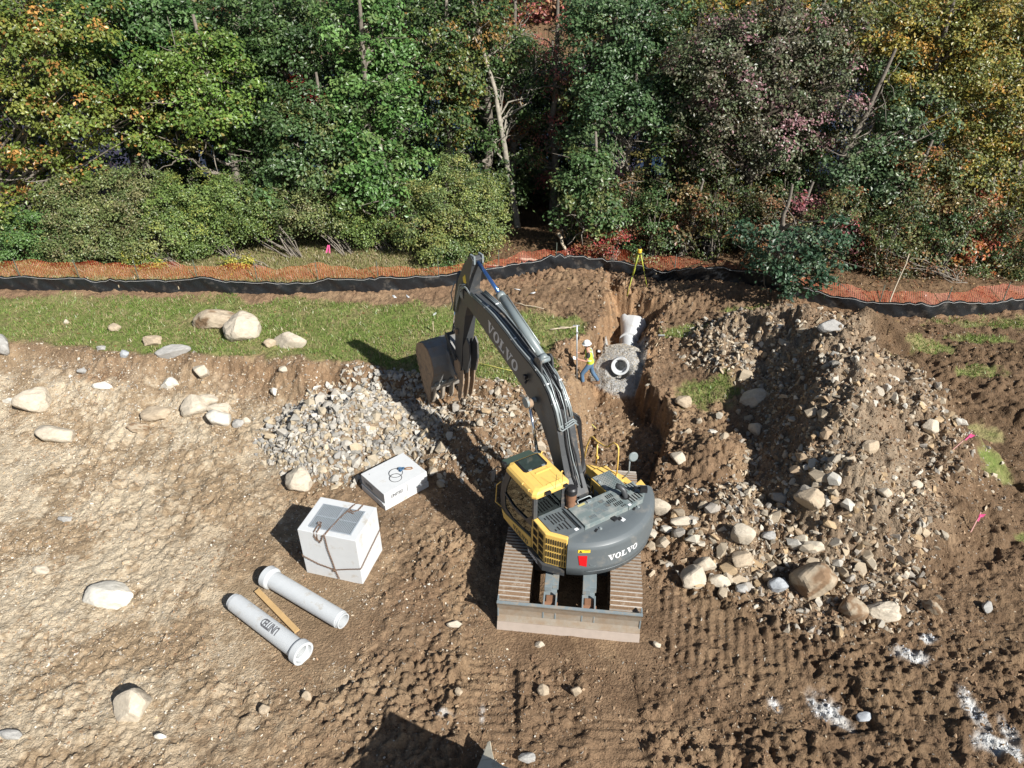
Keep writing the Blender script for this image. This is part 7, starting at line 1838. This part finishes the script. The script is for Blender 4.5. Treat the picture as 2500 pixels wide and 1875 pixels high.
def grow(name, pal, bx, by, label, lobes, size, per, cr, cov=1.0, cat='tree', group=None, bark='grey', r0=None, lean=None, shrub=False):
    bz = float(surface(np.array([bx]), np.array([by]))[0]) - .05
    root = empty(name, (bx, by, bz), 0, label, cat, group)
    V, F, C = leaves(lobes, pal, size, per, cr, cov)
    V = V - np.array([bx, by, bz])
    link('crown', np_mesh('crown', V, F, leaf_mat, False, {'Col': C}), root)
    L = np.array(lobes); top = L[:, 2].max() - bz + (.5 if shrub else 1.0)
    tc_ = L[L[:, 2] > np.median(L[:, 2]) - .01].mean(0)
    end = lean or (bx * .35 + tc_[0] * .65, by + .25 * (tc_[1] - by) + .3, bz + top)
    paths = []; rr = r0 or (.045 if shrub else .13 + .012 * top)
    if shrub:
        for (x, y, z, r) in lobes:
            for k in range(3):
                p = wander((bx + frng.uniform(-.3, .3) - bx, frng.uniform(-.2, .2), 0), (x - bx + frng.uniform(-r, r) * .6, y - by + frng.uniform(-r, r) * .5, z - bz + r * .5), 6, .09, frng)
                paths.append((p, list(np.linspace(.028, .008, len(p)))))
    else:
        tr = wander((0, 0, -.1), (end[0] - bx, end[1] - by, end[2] - bz), 10, .10, frng)
        paths.append((tr, list(rr * (1 - .72 * np.linspace(0, 1, len(tr)) ** .8))))
        for (x, y, z, r) in lobes:
            for k in range(3):
                zz = z - bz + frng.uniform(-.6, .6) * r
                t = np.clip((zz - .8 - .35 * abs(x - bx)) / max(.5, end[2] - bz), .12, .93); i = t * (len(tr) - 1); j = int(i)
                a = np.array(tr[j]) + (np.array(tr[min(j + 1, len(tr) - 1)]) - np.array(tr[j])) * (i - j)
                b = (x - bx + frng.uniform(-1, 1) * r * .8, y - by + frng.uniform(-1.0, .6) * r * .8, zz)
                p = wander(a, b, 7, .11, frng); r1 = rr * (1 - .7 * t) * .42
                paths.append((p, list(np.linspace(r1, .012, len(p)))))
                for q in (3, 5):
                    e = np.array(p[q]) + frng.normal(size=3) * np.array([.7, .7, .5])
                    pp = wander(p[q], tuple(e), 4, .06, frng); paths.append((pp, list(np.linspace(r1 * .45, .007, len(pp)))))
    V, F, C = limb_mesh(paths, BARK[bark])
    link('trunk' if not shrub else 'stems', np_mesh('trunk', V, F, bark_mat, True, {'Col': C}), root)
    return root


for i, (kind, name, pal, bx, by, lab, lobes) in enumerate(TREES):
    if kind == 'B':
        grow(name, pal, bx, by, lab, lobes, .085, 330, .30, 1.25, 'shrub', 'shrubs along the edge of the wood', 'grey', shrub=True)
    else:
        small = pal in ('bluedark', 'pinklow', 'orange', 'autumnlow')
        fine = pal in ('pink', 'yellow', 'greymix', 'darkmix')
        sz = .15 if 'maple' in name else (.115 if fine else .135)
        bk = 'pale' if name == 'tall_tree' else ('dark' if pal in ('darkmix', 'pink') else 'grey')
        grow(name, pal, bx, by, lab, lobes, sz * 1.12, 125 if not fine else 155, .42 if not small else .3, .74 if not fine else .74, 'tree', 'trees at the front of the wood', bk,
             r0=.17 if name == 'tall_tree' else None, lean=(-2.4, 36.2, 13.5) if name == 'tall_tree' else None)

# trees further back, thin below so the lake shows between their trunks
trng = np.random.default_rng(23)
bpos = []
for row, (Y, n, off) in enumerate(((36.0, 15, 0), (39.5, 15, 1.6), (43.0, 14, .6))):
    for k in range(n):
        x = -27 + off + k * (56 / n) + trng.uniform(-.8, .8)
        if abs(x - 1.9) < 2.4: continue
        bpos.append((x, Y + trng.uniform(-.9, .9), row))
bpos += [(1.4, 42.0, 3), (3.2, 41.4, 3), (-.4, 41.0, 3), (.5, 45.0, 3), (2.6, 45.5, 3)]
for (x, y, row) in bpos:
    h_ = trng.uniform(11, 15) if row < 3 else 8.5; lob = []
    for k in range(7):
        a = trng.uniform(0, 6.28); r = trng.uniform(1.4, 2.1); zz = -1 + h_ * ((.36 if abs(x + 21 - (y - 36) * .3) < 4 else .12) + (.62 if abs(x + 21 - (y - 36) * .3) < 4 else .84) * (k + .5) / 7)
        lob.append((x + math.cos(a) * trng.uniform(.3, 1.7), y + math.sin(a) * 1.2, zz, r))
    au = (x > 9) or trng.uniform() < .15
    grow('forest_tree', 'backgreen' if not au else ('yellow' if trng.uniform() < .5 else 'darkmix'), x, y, 'tree standing deeper in the wood behind the front row', lob, .17, 62, .50, .8, 'tree', 'trees deeper in the wood', 'grey')
grow('small_tree', 'backred', 2.2, 36.6, 'russet and pink-leaved slender tree lit in the gap of the wood', [(1.5, 36.5, 8.6, .8), (2.1, 36.6, 7.3, .95), (2.3, 36.5, 5.9, 1.0), (1.7, 36.8, 4.6, .9), (2.3, 36.5, 9.6, .8), (1.2, 36.6, 3.4, .8), (2.2, 36.4, 2.4, .8)], .12, 70, .36, .7)
grow('small_tree', 'backautumn', -.1, 37.0, 'golden-brown tree beside the russet one in the gap', [(.6, 37, 9.8, .8), (.3, 37, 8.2, .8), (0, 36.9, 6.2, .9), (.5, 37, 5.0, .8), (-.4, 36.8, 4.4, .8)], .12, 70, .36, .7)
# shade-loving undergrowth below the trees
UND = [(2.6, 30.6), (4.9, 30.4), (6.2, 29.0), (7.6, 30.2), (8.6, 28.4), (9.6, 29.6), (10.4, 28.0), (11.8, 28.8), (12.8, 27.4), (13.9, 28.4), (15.0, 26.9), (16.3, 27.9), (17.4, 26.8), (18.6, 27.9), (19.6, 27.0), (20.8, 26.6), (22.2, 27.6), (5.6, 31.8), (9.0, 31.5), (12.5, 31.0), (15.5, 30.4), (18.5, 30.0), (21.5, 29.6), (3.4, 33), (-2.2, 32.6)]
for k, (x, y) in enumerate(UND):
    z = float(surface(np.array([x]), np.array([y]))[0])
    lob = [(x + trng.uniform(-.6, .6), y + trng.uniform(-.4, .4), z + .5 + j * .75, trng.uniform(.55, .95)) for j in range(4)]
    grow('shrub', ('darkmix', 'autumnlow', 'midgreen', 'greymix', 'darkmix')[k % 5], x, y, 'tangled shrub in the shade under the right-hand trees', lob, .10, 150, .30, .8, 'shrub', 'undergrowth below the trees', 'grey', shrub=True)
# fallen leaves and blades of grass
def flakes(n, xr, yr, dens, cols, s0, s1, name, label, cat, up=0.0):
    x = frng.uniform(*xr, n); y = frng.uniform(*yr, n); m = masks(x, y); k = frng.uniform(size=n) < dens(x, y, m); x, y = x[k], y[k]; n = len(x); z = surface(x, y)
    s = frng.uniform(s0, s1, n)[:, None]; c = np.repeat(np.array(cols)[frng.integers(0, len(cols), n)] * frng.uniform(.7, 1.3, n)[:, None], 4 if not up else 3, 0); P = np.stack([x, y, z], 1)
    if up:
        a = frng.uniform(0, 6.28, n); w = np.stack([np.cos(a), np.sin(a), np.zeros(n)], 1) * s * .14; t = np.stack([frng.normal(size=n) * .45, frng.normal(size=n) * .45, np.ones(n)], 1) * s
        V = np.stack([P - w, P + w, P + t], 1).reshape(-1, 3); F = np.arange(3 * n).reshape(n, 3)
    else:
        u = frng.normal(size=(n, 3)) * np.array([1, 1, .35]); u /= np.linalg.norm(u, axis=1)[:, None]; v = np.cross(u, np.array([0, 0, 1.]) + frng.normal(size=(n, 3)) * .3); v /= np.linalg.norm(v, axis=1)[:, None]; P[:, 2] += .025
        V = np.stack([P - u * s * .5, P + v * s * .35, P + u * s * .5, P - v * s * .35], 1).reshape(-1, 3); F = np.arange(4 * n).reshape(n, 4)
    tag(link(name, np_mesh(name, V, F, leaf_mat, False, {'Col': np.clip(c, 0, .8)})), label, cat, kind='stuff')
flakes(230000, (-24, 21), (18, 27.8), lambda x, y, m: ss(.15, .6, m['grass']) * (.25 + .75 * ss(-.3, .4, fbm(x * .9, y * 2.0, 3, 97))), [(.18, .28, .06), (.21, .30, .07), (.14, .22, .045), (.30, .29, .12), (.38, .32, .17)], .05, .13, 'grass', 'short lawn grass between the cut bank and the fence', 'grass', up=1)
flakes(120000, (-24, 0), (25.5, 31), lambda x, y, m: m['dry'] * .9, [(.36, .30, .16), (.28, .27, .11), (.20, .23, .07), (.42, .34, .20)], .06, .17, 'dry_grass', 'long dry tan grass behind the orange net', 'grass', up=1)
flakes(26000, (-24, 22), (20, 33), lambda x, y, m: np.clip(m['litter'] * .9 + m['grass'] * .07 + m['dry'] * .12 + (m['front'] > 0) * (m['front'] < 3) * (x > 0) * .25, 0, 1), [(.34, .20, .09), (.25, .12, .06), (.42, .30, .15), (.18, .10, .06)], .05, .13, 'fallen_leaves', 'brown fallen leaves scattered below the trees and on the lawn', 'leaves')
# far shore, autumn wood on a bank, seen mirrored in the lake
for k in range(34):
    x = -95 + k * 5.8 + trng.uniform(-1.5, 1.5); y = 118 + trng.uniform(-2, 5)
    r = trng.uniform(3.6, 5)
    pal = 'backred' if -2 < x < 9 else trng.choice(['backautumn', 'backred', 'yellow', 'backgreen', 'orange'])
    lob = [(x + trng.uniform(-3, 3), y + trng.uniform(-2, 2), 1 + j * 3.6, r * trng.uniform(.6, .95)) for j in range(6)]
    grow('far_tree', pal, x, y, 'autumn-coloured tree on the far shore of the lake', lob, .55, 8, 1.5, .9, 'tree', 'trees on the far shore', 'grey', r0=.5)
